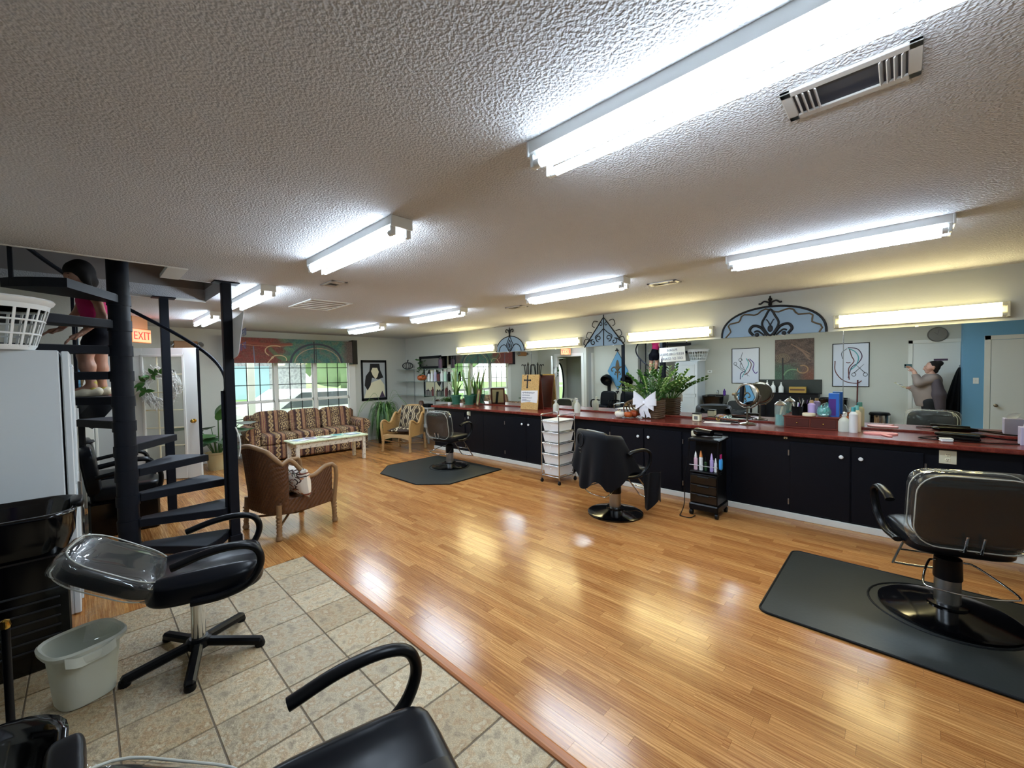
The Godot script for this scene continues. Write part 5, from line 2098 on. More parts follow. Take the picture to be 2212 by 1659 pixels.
	m = MB.new()
	m.pill(V(0, 0.05, 0), V(0.05, 0.12, 0.03), 0.5, 0.5)
	obj("packet", m, "sky_blue", o)
	obj("header", bx(V(0, 0.13, 0), V(0.05, 0.05, 0.006), 0.002), "magenta", o)
	o = thing("hair_dryer", "black hair dryer lying on top of the trolley", "hair dryer", V(4.71, 0.84, -1.56), deg_to_rad(70))
	m = MB.new()
	m.lathe([P(0.034, -0.1), P(0.036, -0.04), P(0.042, 0.04), P(0.046, 0.08), P(0.04, 0.11), P(0.0, 0.115)], Transform3D(Basis.from_euler(Vector3(0, 0, -PI / 2)), V(0.02, 0.046, 0)), 20)
	obj("barrel", m, "black_gloss", o)
	m = MB.new()
	m.tube([V(0.06, 0.04, 0), V(-0.02, 0.03, 0.07), V(-0.1, 0.022, 0.14)], [0.022, 0.019, 0.017], 10)
	obj("handle", m, "black_plastic", o)
	m = MB.new()
	m.tube(curve([V(4.55, 0.62, -1.7), V(4.52, 0.4, -1.715), V(4.51, 0.12, -1.72), V(4.47, 0.015, -1.74), V(4.40, 0.012, -1.72), V(4.40, 0.012, -1.62), V(4.50, 0.012, -1.60)], 6), 0.005, 6)
	tag(obj("power_cord", m, "black_plastic"), "black power cord looping to the floor beside the trolley", "power cord")

# ------------------------------------------------------------------ shampoo corner
func shampoo_chair(at: Vector3, turn: float, label: String):
	var t := thing("shampoo_chair", label, "salon chair", at, turn, "black shampoo chairs")
	var m := MB.new()
	for k in 5:
		var a := TAU * k / 5.0 + 0.35
		var d := V(cos(a), 0, sin(a))
		m = MB.new()
		m.beam(d * 0.03 + V(0, 0.075, 0), d * 0.33 + V(0, 0.03, 0), 0.05, 0.045, 0.012)
		var lg := obj("base_leg", m, "black_plastic", t)
		m = MB.new()
		m.lathe([P(0.024, 0), P(0.028, 0.012), P(0.024, 0.03)], T(d * 0.315), 12)
		obj("glide", m, "black_plastic", lg)
	m = MB.new()
	m.lathe([P(0.06, 0.055), P(0.06, 0.095), P(0.045, 0.105)], Transform3D.IDENTITY, 20)
	obj("hub", m, "black_plastic", t)
	m = MB.new()
	m.cyl(V(0, 0.09, 0), V(0, 0.4, 0), 0.034, 20)
	obj("column", m, "chrome", t)
	m = MB.new()
	m.sheet(40, 28, func(u: float, v: float):
		var lo := u * TAU
		var la := -PI / 2 + PI * v
		var pw := func(x: float, e: float) -> float: return signf(x) * pow(absf(x), e)
		var c := pw.call(cos(la), 0.45) as float
		var p := V(c * (pw.call(cos(lo), 0.5) as float) * 0.27, (pw.call(sin(la), 0.45) as float) * 0.075, c * (pw.call(sin(lo), 0.5) as float) * 0.245)
		if p.y > 0.0:
			var q := absf(p.z) / 0.245
			p.y += 0.02 * exp(-pow((q - 0.72) / 0.16, 2.0)) - 0.012 * exp(-pow(q / 0.4, 2.0)) + 0.004 * sin(p.x * 26.0) * exp(-pow((p.x + 0.06) / 0.12, 2.0)) * exp(-pow(q / 0.6, 2.0))
		return V(0.06, 0.465, 0) + p)
	obj("seat", m, "vinyl", t)
	# reclined back with clear cover
	var xb := T(V(-0.33, 0.60, 0), 0, 0, 0.98)
	m = MB.new()
	m.pill(Vector3.ZERO, V(0.1, 0.44, 0.46), 0.45, 0.36, xb, 36, 18)
	var bk := obj("backrest", m, "vinyl", t)
	m = MB.new()
	m.sheet(48, 30, func(u: float, v: float):
		var lo := u * TAU
		var la := -PI / 2 + PI * v
		var pw := func(x: float, e: float) -> float: return signf(x) * pow(absf(x), e)
		var c := pw.call(cos(la), 0.4) as float
		var p := V(c * (pw.call(cos(lo), 0.5) as float) * 0.058, (pw.call(sin(la), 0.4) as float) * 0.24, c * (pw.call(sin(lo), 0.5) as float) * 0.245)
		p.x += 0.004 * sin(p.z * 60 + sin(p.y * 40) * 2.0) + 0.003 * sin(p.y * 90 + p.z * 20)
		return xb * p)
	var cv := obj("clear_cover", m, "vinyl_clear", bk)
	for q in [-1, 1]:
		m = MB.new()
		var pts := []
		for p in rrect(0.44, 0.44, 0.14, 6):
			pts.append(xb * V(q * 0.052, p.y, p.x))
		m.tube(pts, 0.0035, 6, true)
		obj("piping", m, "piping", cv)
	m = MB.new()
	m.sheet(10, 12, func(u: float, v: float):
		return V(-0.42 + 0.12 * u - 0.02 * v, 0.50 - 0.2 * v - 0.04 * u, 0.1 - 0.16 * u * (1.0 - 0.5 * v) + 0.02 * sin(v * 7 + u * 5)), 0.002)
	obj("cover_flap", m, "vinyl_clear", bk)
	for s in [-1, 1]:
		m = MB.new()
		m.tube(curve([V(0.0, 0.42, s * 0.25), V(0.14, 0.425, s * 0.265), V(0.26, 0.47, s * 0.28), V(0.315, 0.57, s * 0.285), V(0.29, 0.655, s * 0.285), V(0.2, 0.685, s * 0.285), V(0.07, 0.675, s * 0.285), V(-0.07, 0.635, s * 0.285)], 6), 0.024, 12, false, 0.8)
		obj("arm", m, "black_plastic", t)
	return t

func shampoo_unit(z0: float, label: String, group: String):
	var t := thing("shampoo_station", label, "wash station", V(-0.69, 0, z0), 0.0, group)
	# z0 is the back; the unit runs 0.55 towards +z and 0.64 towards +x
	obj("cabinet", br(V(0, 0, 0), V(0.60, 0.62, 0.52), 0.008), "black_gloss", t)
	for k in 7:
		var y := 0.12 + k * 0.052
		obj("vent_slat", br(V(0.10, y, 0.52), V(0.56, y + 0.012, 0.526), 0.002), "louvre", t)
	var m := MB.new()
	# bowl: rim, walls, hollow
	var out := rrect(0.66, 0.55, 0.12, 6)
	var rings := [[1.0, 0.83], [1.01, 0.85], [0.95, 0.852], [0.9, 0.82], [0.78, 0.68], [0.5, 0.655]]
	var rows := []
	for q in [[0.86, 0.62], [0.97, 0.72]] + rings:
		var row := []
		for p in out:
			var y: float = q[1]
			row.append(m.add(V(0.31 + p.x * q[0], y, 0.26 + p.y * q[0])))
		rows.append(row)
	for j in rows.size() - 1:
		for i in out.size():
			var i2 := (i + 1) % out.size()
			m.quad(rows[j][i], rows[j][i2], rows[j + 1][i2], rows[j + 1][i])
	var last: Array = rows[rows.size() - 1]
	var cc := m.add(V(0.31, 0.65, 0.26))
	for i in last.size():
		m.tri(last[i], last[(i + 1) % last.size()], cc)
	m.fix(0)
	obj("bowl", m, "black_gloss", t)
	m = MB.new()
	m.tube(curve([V(0.06, 0.84, 0.26), V(0.06, 0.94, 0.26), V(0.1, 0.98, 0.26), V(0.17, 0.95, 0.26), V(0.19, 0.9, 0.26)], 5), 0.012, 8)
	obj("faucet", m, "chrome", t)
	m = MB.new()
	m.pill(V(0.64, 0.85, 0.26), V(0.06, 0.05, 0.2), 0.5, 0.5)
	obj("neck_rest", m, "black_plastic", t)

func build_shampoo():
	shampoo_chair(V(0.41, 0, -2.92), deg_to_rad(-14), "black shampoo chair with clear-covered reclined back beside the white bin")
	shampoo_chair(V(0.38, 0, -1.0), deg_to_rad(-14), "nearest black shampoo chair cut by the bottom edge")
	shampoo_unit(-3.93, "black shampoo basin cabinet with louvred side in front of the white cupboard", "black shampoo basins")
	shampoo_unit(-1.40, "black shampoo basin at the bottom left corner", "black shampoo basins")
	var t := thing("purple_bottle", "purple bottle standing on the rim of the far shampoo basin", "bottle", V(-0.37, 0.852, -3.44))
	var m := MB.new()
	m.lathe([P(0.03, 0), P(0.033, 0.01), P(0.033, 0.12), P(0.014, 0.14), P(0.014, 0.17), P(0, 0.172)], Transform3D.IDENTITY, 18)
	obj("bottle_body", m, "purple", t)
	t = thing("towel_rod", "thin black upright rod with a brass tip at the left edge", "rod", V(-0.235, 0, -2.45))
	m = MB.new()
	m.cyl(V(0, 0.02, 0), V(0, 0.66, 0), 0.012, 12)
	obj("rod", m, "black_plastic", t)
	m = MB.new()
	m.lathe([P(0.012, 0), P(0.015, 0.012), P(0.012, 0.03), P(0, 0.036)], T(V(0, 0.66, 0)), 14)
	obj("tip", m, "brass", t)
	m = MB.new()
	m.lathe([P(0.08, 0), P(0.08, 0.012), P(0.02, 0.022)], Transform3D.IDENTITY, 20)
	obj("foot", m, "black_plastic", t)
	# white bin
	t = thing("waste_bin", "translucent white plastic bin on the tiles beside the shampoo chair", "bin", V(-0.045, 0, -2.98), 0.3)
	t.scale = Vector3.ONE * 0.9
	m = MB.new()
	m.lathe([P(0.105, 0.0), P(0.115, 0.008), P(0.14, 0.3), P(0.165, 0.305), P(0.168, 0.325), P(0.158, 0.335), P(0.145, 0.325), P(0.138, 0.3), P(0.11, 0.02), P(0.0, 0.018)], Transform3D.IDENTITY, 36, 3.2)
	obj("bin_body", m, "bin_plastic", t)
	m = MB.new()
	m.pill(V(0.0, 0.28, 0.155), V(0.16, 0.05, 0.03), 0.5, 0.5)
	obj("grip", m, "bin_plastic", t)
	m = MB.new()
	m.sheet(14, 6, func(u: float, v: float):
		return V(-0.12 + 0.2 * u, 0.33 - 0.05 * v - 0.03 * sin(u * PI), 0.165 + 0.01 * sin(u * 9) + 0.008 * v), 0.002)
	obj("liner_edge", m, "bin_plastic", t)
	# tall white cupboard with the basket on top
	t = thing("tall_cupboard", "tall white cupboard with a panelled door beside the staircase", "cupboard", V(-0.69, 0, -4.62))
	obj("carcass", br(V(0, 0, 0), V(0.585, 1.79, 0.585), 0.006), "fridge", t)
	var d := obj("door", br(V(0.595, 0.01, -0.0), V(0.632, 1.785, 0.585), 0.006), "fridge", t)
	for q in [[0.1, 0.78], [0.9, 1.68]]:
		m = MB.new()
		m.bar(V(0.632, q[0], 0.08), V(0.638, q[1], 0.505), 0.003)
		obj("panel", m, "fridge", d)
		m = MB.new()
		for a in [[V(0.63, q[0] - 0.02, 0.06), V(0.645, q[0], 0.525)], [V(0.63, q[1], 0.06), V(0.645, q[1] + 0.02, 0.525)], [V(0.63, q[0], 0.06), V(0.645, q[1], 0.08)], [V(0.63, q[0], 0.505), V(0.645, q[1], 0.525)]]:
			m.bar(a[0], a[1], 0.003)
		obj("moulding", m, "fridge", d)
	obj("handle", bx(V(0.65, 0.85, 0.55), V(0.02, 0.1, 0.012), 0.004), "steel", d)
	m = MB.new()
	t = thing("laundry_basket", "white plastic lattice laundry basket on top of the white cupboard", "basket", V(-0.40, 1.79, -4.13))
	t.scale = V(0.92, 1.0, 0.92)
	var rr := [0.225, 0.245, 0.27, 0.295]
	m.lathe([P(0.0, 0.0), P(0.205, 0.0), P(0.222, 0.03), P(0.218, 0.03), P(0.2, 0.006), P(0, 0.006)], Transform3D.IDENTITY, 36)
	obj("bottom", m, "white_plastic", t)
	m = MB.new()
	m.lathe([P(0.285, 0.255), P(0.292, 0.285), P(0.31, 0.3), P(0.318, 0.315), P(0.31, 0.325), P(0.29, 0.32), P(0.28, 0.285), P(0.277, 0.255)], Transform3D.IDENTITY, 40)
	obj("rim", m, "white_plastic", t)
	for k in 24:
		var a := TAU * k / 24
		var dd := V(cos(a), 0, sin(a))
		m = MB.new()
		m.beam(dd * 0.215 + V(0, 0.02, 0), dd * 0.283 + V(0, 0.26, 0), 0.016, 0.006, 0.002, dd)
		obj("rib", m, "white_plastic", t)
	for q in [[0.237, 0.1], [0.262, 0.185]]:
		m = MB.new()
		var ring := []
		for k in 40:
			ring.append(V(cos(TAU * k / 40) * q[0], q[1], sin(TAU * k / 40) * q[0]))
		m.tube(ring, 0.0065, 6, true)
		obj("hoop", m, "white_plastic", t)

# ------------------------------------------------------------------ small helpers
func bottle(called: String, label: String, at: Vector3, r: float, h: float, body, cap, kind := "plain", group := ""):
	var t := thing(called, label, "bottle", at, 0.0, group)
	var m := MB.new()
	if kind == "pump":
		m.lathe([P(r * 0.94, 0), P(r, 0.006), P(r, h * 0.5), P(r * 0.75, h * 0.64), P(r * 0.36, h * 0.74), P(r * 0.34, h * 0.8)], Transform3D.IDENTITY, 20)
		obj("bottle_body", m, body, t)
		m = MB.new()
		m.cyl(V(0, h * 0.8, 0), V(0, h * 0.86, 0), r * 0.42, 14)
		m.cyl(V(0, h * 0.86, 0), V(0, h * 0.95, 0), r * 0.14, 8)
		m.tube([V(0.0, h * 0.96, 0), V(-r * 0.5, h * 0.975, 0), V(-r * 1.1, h * 0.945, 0)], [r * 0.28, r * 0.2, r * 0.1], 8)
		obj("pump", m, cap, t)
	else:
		m.lathe([P(r * 0.94, 0), P(r, 0.006), P(r, h * 0.72), P(r * 0.6, h * 0.8), P(r * 0.42, h * 0.83)], Transform3D.IDENTITY, 18)
		obj("bottle_body", m, body, t)
		m = MB.new()
		m.lathe([P(r * 0.5, h * 0.82), P(r * 0.5, h * 0.95), P(r * 0.42, h), P(0, h)], Transform3D.IDENTITY, 14)
		obj("cap", m, cap, t)
	return t

func gourd(t: Node, r: float, squash: float, material: String, stem: String):
	var m := MB.new()
	m.sheet(48, 16, func(u: float, v: float):
		var a := u * TAU
		var la := -PI / 2 + PI * v
		var rr := r * cos(la) * (1.0 - 0.09 * pow(absf(cos(a * 5.0)), 6.0)) * (1.0 + 0.0)
		return V(cos(a) * rr, r * squash + sin(la) * r * squash * (1.0 - 0.18 * pow(absf(sin(la)), 4)), sin(a) * rr))
	obj("flesh", m, material, t)
	m = MB.new()
	m.tube([V(0, r * squash * 1.6, 0), V(0.003, r * squash * 2.1, 0), V(r * 0.15, r * squash * 2.4, 0)], [r * 0.12, r * 0.09, r * 0.08], 7)
	obj("stem", m, stem, t)

func scroll(m: MB, c: Vector2, r0: float, r1: float, a0: float, a1: float, z: float, rad: float):
	var pts := []
	for q in spiral(c, r0, r1, a0, a1, 22):
		pts.append(V(q.x, q.y, z))
	m.tube(pts, rad, 6)

# ------------------------------------------------------------------ glass shelves
func build_shelves():
	var ys := [1.07, 1.40, 1.69]
	var nm := ["bottom", "middle", "top"]
	for k in 3:
		var t := thing("glass_shelf", "%s glass wall shelf in the far right corner" % nm[k], "shelf", V(5.58, ys[k], -8.1), 0.0, "glass shelves in the corner")
		obj("pane", bx(V(0.0, -0.005, 0), V(0.28, 0.01, 2.2), 0.002), "shelf_glass", t)
		for z in [-0.75, 0.1]:
			var m := MB.new()
			m.extrude(PackedVector2Array([P(0.165, -0.01), P(0.165, -0.06), P(0.13, -0.03), P(-0.1, -0.016), P(-0.1, -0.01)]), 0.006, T(V(0, 0, z)))
			obj("bracket", m, "steel", t)
	for z in [-8.85, -8.0]:
		tag(obj("shelf_standard", br(V(5.728, 0.72, z - 0.012), V(5.7345, 1.78, z + 0.012), 0.002), "steel"), "slim metal shelf standard on the wall, %s" % ("nearer the window" if z < -8.5 else "nearer the mirror"), "bracket rail")
	# top shelf
	var t := thing("wire_pumpkin", "openwork dark metal pumpkin on the top glass shelf", "ornament", V(5.56, 1.69, -8.86))
	for k in 8:
		var m := MB.new()
		var a := TAU * k / 8
		var pts := []
		for s in 11:
			var la := -PI / 2 + PI * s / 10.0
			pts.append(V(cos(a) * cos(la) * 0.13, 0.085 + sin(la) * 0.082, sin(a) * cos(la) * 0.13))
		m.tube(pts, 0.007, 6)
		obj("wire_rib", m, "iron", t)
	var m := MB.new()
	m.tube([V(0, 0.16, 0), V(0.0, 0.2, 0), V(0.01, 0.235, 0.01)], [0.014, 0.012, 0.016], 8)
	obj("stem", m, "iron", t)
	t = thing("framed_picture", "small black-framed grey picture leaning on the top glass shelf", "picture", V(5.66, 1.69, -8.05), -PI / 2)
	m = MB.new()
	for a in [[V(-0.43, 0, -0.01), V(-0.36, 0.3, 0.02)], [V(0.36, 0, -0.01), V(0.43, 0.3, 0.02)], [V(-0.43, 0, -0.01), V(0.43, 0.06, 0.02)], [V(-0.43, 0.24, -0.01), V(0.43, 0.3, 0.02)]]:
		m.bar(a[0], a[1], 0.004)
	obj("frame", m, "black_paint", t)
	obj("picture", bx(V(0, 0.15, 0), V(0.74, 0.2, 0.006), 0.001), "sand_grey", t)
	bottle("dark_candle", "dark purple candle jar at the right of the top glass shelf", V(5.56, 1.69, -7.52), 0.045, 0.26, "purple_grey", "iron")
	# middle shelf
	t = thing("pumpkin_planter", "orange ceramic pumpkin planter with ivy on the middle glass shelf", "planter", V(5.55, 1.40, -8.24))
	gourd(t, 0.115, 0.72, "pumpkin", "leaf_dark")
	var r := RandomNumberGenerator.new()
	r.seed = 5
	for k in 34:
		m = MB.new()
		var a := r.randf() * TAU
		var p := V(sin(a) * 0.1 * r.randf(), 0.2 + r.randf() * 0.3, cos(a) * 0.16 * r.randf())
		if k < 5:
			p = V(-0.06, 0.05 + 0.04 * k, 0.1 + 0.05 * sin(k * 2.0))
		m.leaf(p, p + V(sin(a), 0.3, cos(a)) * 0.06, 0.026, V(-0.6, 0.8, 0.2), 0.1, 0.2, 4)
		obj("ivy_leaf", m, "leaf" if k % 2 else "leaf_dark", t)
	var cols := ["white_plastic", "white_plastic", "lavender", "maroon", "white_plastic", "mint", "black_plastic", "mint"]
	var txt := ["first white slim bottle beside the pumpkin planter", "second white slim bottle from the pumpkin planter", "pale lilac bottle on the middle glass shelf", "maroon bottle on the middle glass shelf", "tall white bottle right of the maroon one", "pale green bottle on the middle glass shelf", "black-capped dark bottle on the middle glass shelf", "pale aqua bottle at the right end of the middle shelf"]
	for k in 8:
		bottle("shelf_bottle", txt[k], V(5.58, 1.40, -8.0 + k * 0.125), 0.032, 0.21 + 0.03 * (k % 3), cols[k], "white_plastic" if k % 3 else "black_plastic", "plain", "bottles on the middle glass shelf")
	# bottom shelf
	for k in 4:
		bottle("dark_bottle", ["first small dark bottle on the bottom glass shelf", "second small dark bottle on the bottom glass shelf", "third small dark bottle on the bottom glass shelf", "fourth small dark bottle, right of the red tube"][k], V(5.58, 1.07, -8.1 + k * 0.09 + (0.2 if k == 3 else 0.0)), 0.03, 0.12, "sand_grey", "black_plastic", "plain", "small bottles on the bottom glass shelf")
	bottle("red_tube", "red-brown tall tube on the bottom glass shelf", V(5.53, 1.07, -7.79), 0.024, 0.2, "maroon", "maroon")
	bottle("red_tube", "dark red tube near the right end of the bottom shelf", V(5.58, 1.07, -7.36), 0.026, 0.19, "maroon", "brown")
	# small stand under the shelves
	t = thing("corner_stand", "small grey stand under the glass shelves", "stand", V(5.5, 0, -8.1))
	obj("stand_top", bx(V(0, 0.79, 0), V(0.36, 0.02, 0.8), 0.004), "wall_grey", t)
	for sx in [-0.16, 0.16]:
		for sz in [-0.37, 0.37]:
			obj("leg", bx(V(sx, 0.39, sz), V(0.035, 0.78, 0.035), 0.004), "wall_grey", t)
	obj("lower_shelf", bx(V(0, 0.35, 0), V(0.34, 0.02, 0.76), 0.004), "wall_grey", t)
	t = thing("brown_vase", "small dark brown vase on the stand under the glass shelves", "vase", V(5.5, 0.80, -8.22))
	m = MB.new()
	m.lathe([P(0.05, 0), P(0.07, 0.03), P(0.055, 0.12), P(0.035, 0.14), P(0.03, 0.14), P(0.03, 0.12), P(0.0, 0.1)], Transform3D.IDENTITY, 20)
	obj("vase_body", m, "brown", t)
	t = thing("black_box", "small black box on the stand under the glass shelves", "box", V(5.5, 0.80, -7.95))
	obj("box_body", bx(V(0, 0.035, 0), V(0.14, 0.07, 0.2), 0.006), "black_plastic", t)
	obj("lid", bx(V(0, 0.074, 0), V(0.146, 0.012, 0.206), 0.004), "black_paint", t)

# ------------------------------------------------------------------ on the counter
func build_counter_things():
	var Y := 0.915
	var r := RandomNumberGenerator.new()
	r.seed = 77
	var m: MB
	var t: Node3D
	# snake plants
	var sp := [[V(5.46, Y, -6.86), "tall snake plant in a green pot at the counter's far end", 7], [V(5.58, Y, -6.58), "snake plant in a green pot behind the picture frame", 5]]
	for s in sp:
		t = thing("snake_plant", s[1], "plant", s[0], 0.0, "snake plants on the counter")
		m = MB.new()
		m.lathe([P(0.105, 0), P(0.105, 0.018), P(0.08, 0.02), P(0.10, 0.17), P(0.115, 0.175), P(0.115, 0.2), P(0.1, 0.2), P(0.095, 0.17), P(0, 0.17)], Transform3D.IDENTITY, 24)
		obj("pot", m, "pot_green", t)
		for k in s[2]:
			m = MB.new()
			var a: float = k * 2.4 + 0.3
			var tall := [0.62, 0.5, 0.68, 0.42, 0.36, 0.3, 0.55][k] as float
			var lean := V(sin(a) * 0.06, 0, cos(a) * (0.1 + 0.12 * r.randf()))
			var side := V(cos(a), 0, -sin(a)).normalized()
			var pts := []
			for q in 8:
				var f := q / 7.0
				pts.append(V(0, 0.17 + tall * f, 0) + lean * (0.3 + f * f * 1.4))
			m.blade(pts, 0.026, side)
			obj("leaf", m, "leaf_snake" if k % 2 == 0 else "leaf", t)
	# small white cups
	for s in [[5.33, -6.92, "small white cup on the counter left of the snake plant"], [5.33, -6.52, "small white cup on the counter before the picture frame"]]:
		t = thing("small_cup", s[2], "cup", V(s[0], Y, s[1]), 0.0, "small white cups")
		m = MB.new()
		m.lathe([P(0.032, 0), P(0.036, 0.004), P(0.04, 0.05), P(0.037, 0.05), P(0.033, 0.008), P(0, 0.008)], Transform3D.IDENTITY, 18)
		obj("cup_body", m, "white_plastic", t)
	# framed picture on the counter
	t = thing("easel_picture", "dark-framed small picture with green figure standing on the counter", "picture", V(5.44, Y, -6.16), -PI / 2 - 0.55)
	var xf := T(Vector3.ZERO, 0, -0.14)
	m = MB.new()
	for a in [[V(-0.15, 0, -0.01), V(-0.12, 0.34, 0.012)], [V(0.12, 0, -0.01), V(0.15, 0.34, 0.012)], [V(-0.15, 0, -0.01), V(0.15, 0.03, 0.012)], [V(-0.15, 0.31, -0.01), V(0.15, 0.34, 0.012)]]:
		m.bar(a[0], a[1], 0.003, xf)
	obj("frame", m, "walnut", t)
	m = MB.new()
	m.box(V(0, 0.17, 0), V(0.25, 0.29, 0.006), 0.001, xf)
	obj("picture", m, "pot_cream", t)
	m = MB.new()
	m.pill(V(0, 0.17, 0.004), V(0.13, 0.17, 0.004), 0.8, 0.8, xf)
	obj("printed_figure", m, "leaf_light", t)
	m = MB.new()
	m.beam(V(0, 0.02, -0.16), V(0, 0.26, -0.045), 0.05, 0.008)
	obj("strut", m, "black_paint", t)
	# chipboard sign with cross
	t = thing("cross_sign", "chipboard sign with a dark cross and handwritten paper on the counter", "sign", V(5.50, Y, -4.80), -PI / 2)
	xf = T(V(0, 0.0, 0.04), 0, -0.1)
	m = MB.new()
	m.box(V(0, 0.31, 0), V(0.40, 0.62, 0.018), 0.002, xf)
	obj("board", m, "osb", t)
	m = MB.new()
	m.box(V(0, 0.30, 0), V(0.40, 0.60, 0.018), 0.002, T(V(0, 0, -0.125), 0, 0.13))
	obj("rear_board", m, "walnut", t)
	m = MB.new()
	m.box(V(-0.06, 0.49, 0.014), V(0.022, 0.2, 0.012), 0.003, xf)
	m.box(V(-0.06, 0.52, 0.014), V(0.14, 0.022, 0.012), 0.003, xf)
	for q in [[-0.06, 0.595], [-0.06, 0.39], [-0.128, 0.52], [0.008, 0.52]]:
		m.pill(V(q[0], q[1], 0.014), V(0.034, 0.034, 0.012), 0.8, 0.8, xf, 12, 6)
	obj("cross", m, "iron", t)
	m = MB.new()
	m.extrude(PackedVector2Array([P(-0.2, 0.33), P(0.19, 0.34), P(0.195, 0.2), P(0.18, 0.12), P(0.0, 0.13), P(-0.19, 0.11)]), 0.002, xf * T(V(0, 0, 0.0105)))
	var pp := obj("paper", m, "paper", t)
	# scribbled handwriting, too small to read
	for l in [[0.295, 0.3, 0.03], [0.25, 0.2, 0.014], [0.205, 0.24, 0.018], [0.175, 0.12, 0.012], [0.15, 0.22, 0.016]]:
		m = MB.new()
		var pts := []
		var n := int(l[1] / 0.012)
		for k in n:
			pts.append(xf * V(-0.17 + k * 0.012 + 0.003 * sin(k * 2.1), l[0] + l[2] * 0.5 * sin(k * 2.4) * (0.5 + 0.5 * absf(sin(k * 0.7))), 0.013))
		m.tube(pts, 0.0022 + l[2] * 0.06, 5)
		obj("handwriting", m, "blue_ink", pp)
	# iron candle crown
	t = thing("iron_candle_crown", "black wrought-iron candle crown standing behind the chipboard sign", "candle holder", V(5.60, Y, -4.93))
	m = MB.new()
	m.lathe([P(0.08, 0), P(0.085, 0.012), P(0.02, 0.03), P(0.015, 0.5), P(0.05, 0.56), P(0.09, 0.6), P(0.09, 0.615), P(0.0, 0.615)], Transform3D.IDENTITY, 16)
	obj("stand", m, "iron", t)
	for k in 5:
		m = MB.new()
		var a := TAU * k / 5
		var d := V(cos(a), 0, sin(a))
		m.tube(curve([d * 0.05 + V(0, 0.6, 0), d * 0.06 + V(0, 0.7, 0), d * 0.075 + V(0, 0.78, 0), d * 0.11 + V(0, 0.8, 0), d * 0.115 + V(0, 0.775, 0)], 5), 0.008, 6)
		obj("scroll_arm", m, "iron", t)
	m = MB.new()
	m.lathe([P(0.012, 0.6), P(0.012, 0.78), P(0.02, 0.8), P(0.0, 0.85)], Transform3D.IDENTITY, 10)
	obj("spike", m, "iron", t)
	# pump bottles
	bottle("pump_bottle", "white pump bottle on the counter right of the chipboard sign", V(5.46, Y, -4.2), 0.05, 0.19, "bin_plastic", "white_plastic", "pump", "white pump bottles")
	bottle("pump_bottle", "white pump bottle on the counter left of the pumpkins", V(5.46, Y, -3.77), 0.048, 0.23, "bin_plastic", "white_plastic", "pump", "white pump bottles")
	# harvest group
	t = thing("white_pumpkin", "small white pumpkin on the counter edge", "pumpkin", V(5.2, Y, -2.87))
	gourd(t, 0.062, 0.8, "pumpkin_pale", "pot_cream")
	t = thing("orange_pumpkin", "small orange pumpkin beside the white one", "pumpkin", V(5.26, Y, -2.78))
	gourd(t, 0.06, 0.8, "pumpkin", "brown")
	t = thing("cream_gourd", "pale cream gourd left of the white pumpkin", "gourd", V(5.33, Y, -2.97))
	gourd(t, 0.05, 0.9, "cream", "gold")
	t = thing("copper_pumpkin", "copper-red pumpkin behind the orange pumpkin", "pumpkin", V(5.36, Y, -2.74))
	gourd(t, 0.065, 0.85, "orange_red", "gold")
	t = thing("cornucopia", "brown woven cornucopia basket behind the pumpkins", "basket", V(5.52, Y, -2.83))
	for k in 9:
		m = MB.new()
		var ring := []
		var f := k / 8.0
		for q in 24:
			var a := TAU * q / 24
			ring.append(V(-0.06 + f * 0.1 + cos(a) * (0.1 - 0.06 * f) * 0.4, 0.115 + 0.07 * sin(f * 2.4) + sin(a) * (0.11 - 0.07 * f), f * 0.2 + cos(a) * (0.1 - 0.06 * f)))
		m.tube(ring, 0.011, 6, true)
		obj("coil", m, "basket", t)
	for k in 4:
		m = MB.new()
		var p := V(-0.09, 0.13 + 0.02 * k, -0.1 + 0.05 * k)
		m.leaf(p, p + V(-0.05, 0.03 + 0.02 * (k % 2), 0.07 - 0.05 * (k % 3)), 0.02, V(-0.5, 1, 0), 0.1)
		obj("gold_leaf", m, "gold", t)
	# square basket with plant and bow
	t = thing("plant_basket", "square woven basket of glossy green plants with a white bow", "plant", V(5.46, Y, -2.50), 0.0)
	m = MB.new()
	m.lathe([P(0.115, 0), P(0.12, 0.01), P(0.128, 0.23), P(0.136, 0.235), P(0.136, 0.25), P(0.122, 0.25), P(0.118, 0.22), P(0.0, 0.22)], Transform3D.IDENTITY, 40, 7.0)
	obj("basket", m, "basket", t)
	for k in 8:
		m = MB.new()
		var ring := []
		for q in 40:
			var a := TAU * q / 40
			var cx := cos(a)
			var cz := sin(a)
			var mm := pow(pow(absf(cx), 7.0) + pow(absf(cz), 7.0), 1.0 / 7.0)
			var rr := 0.1225 + 0.008 * k / 8.0 + 0.0025 * (1 if (q + k) % 2 else -1)
			ring.append(V(cx / mm * rr, 0.02 + k * 0.028, cz / mm * rr))
		m.tube(ring, 0.009, 6, true)
		obj("woven_row", m, "basket", t)
	for k in 26:
		var a := k * 2.399 + r.randf() * 0.3
		var el := 0.35 + 1.0 * r.randf()
		var ln := 0.34 + r.randf() * 0.18
		var dirv := V(sin(a) * cos(el) * 0.62, sin(el), cos(a) * cos(el) * 1.12)
		if dirv.x > 0.25:
			dirv.x = 0.25
		var base := V(sin(a) * 0.06, 0.22, cos(a) * 0.06)
		var stem := []
		for q in 9:
			var f := q / 8.0
			stem.append(base + dirv * ln * f + V(0, 0.05 * sin(f * PI), 0))
		m = MB.new()
		m.tube(stem, [0.006, 0.006, 0.005, 0.005, 0.004, 0.004, 0.003, 0.003, 0.002], 5)
		var sd := dirv.cross(Vector3.UP).normalized()
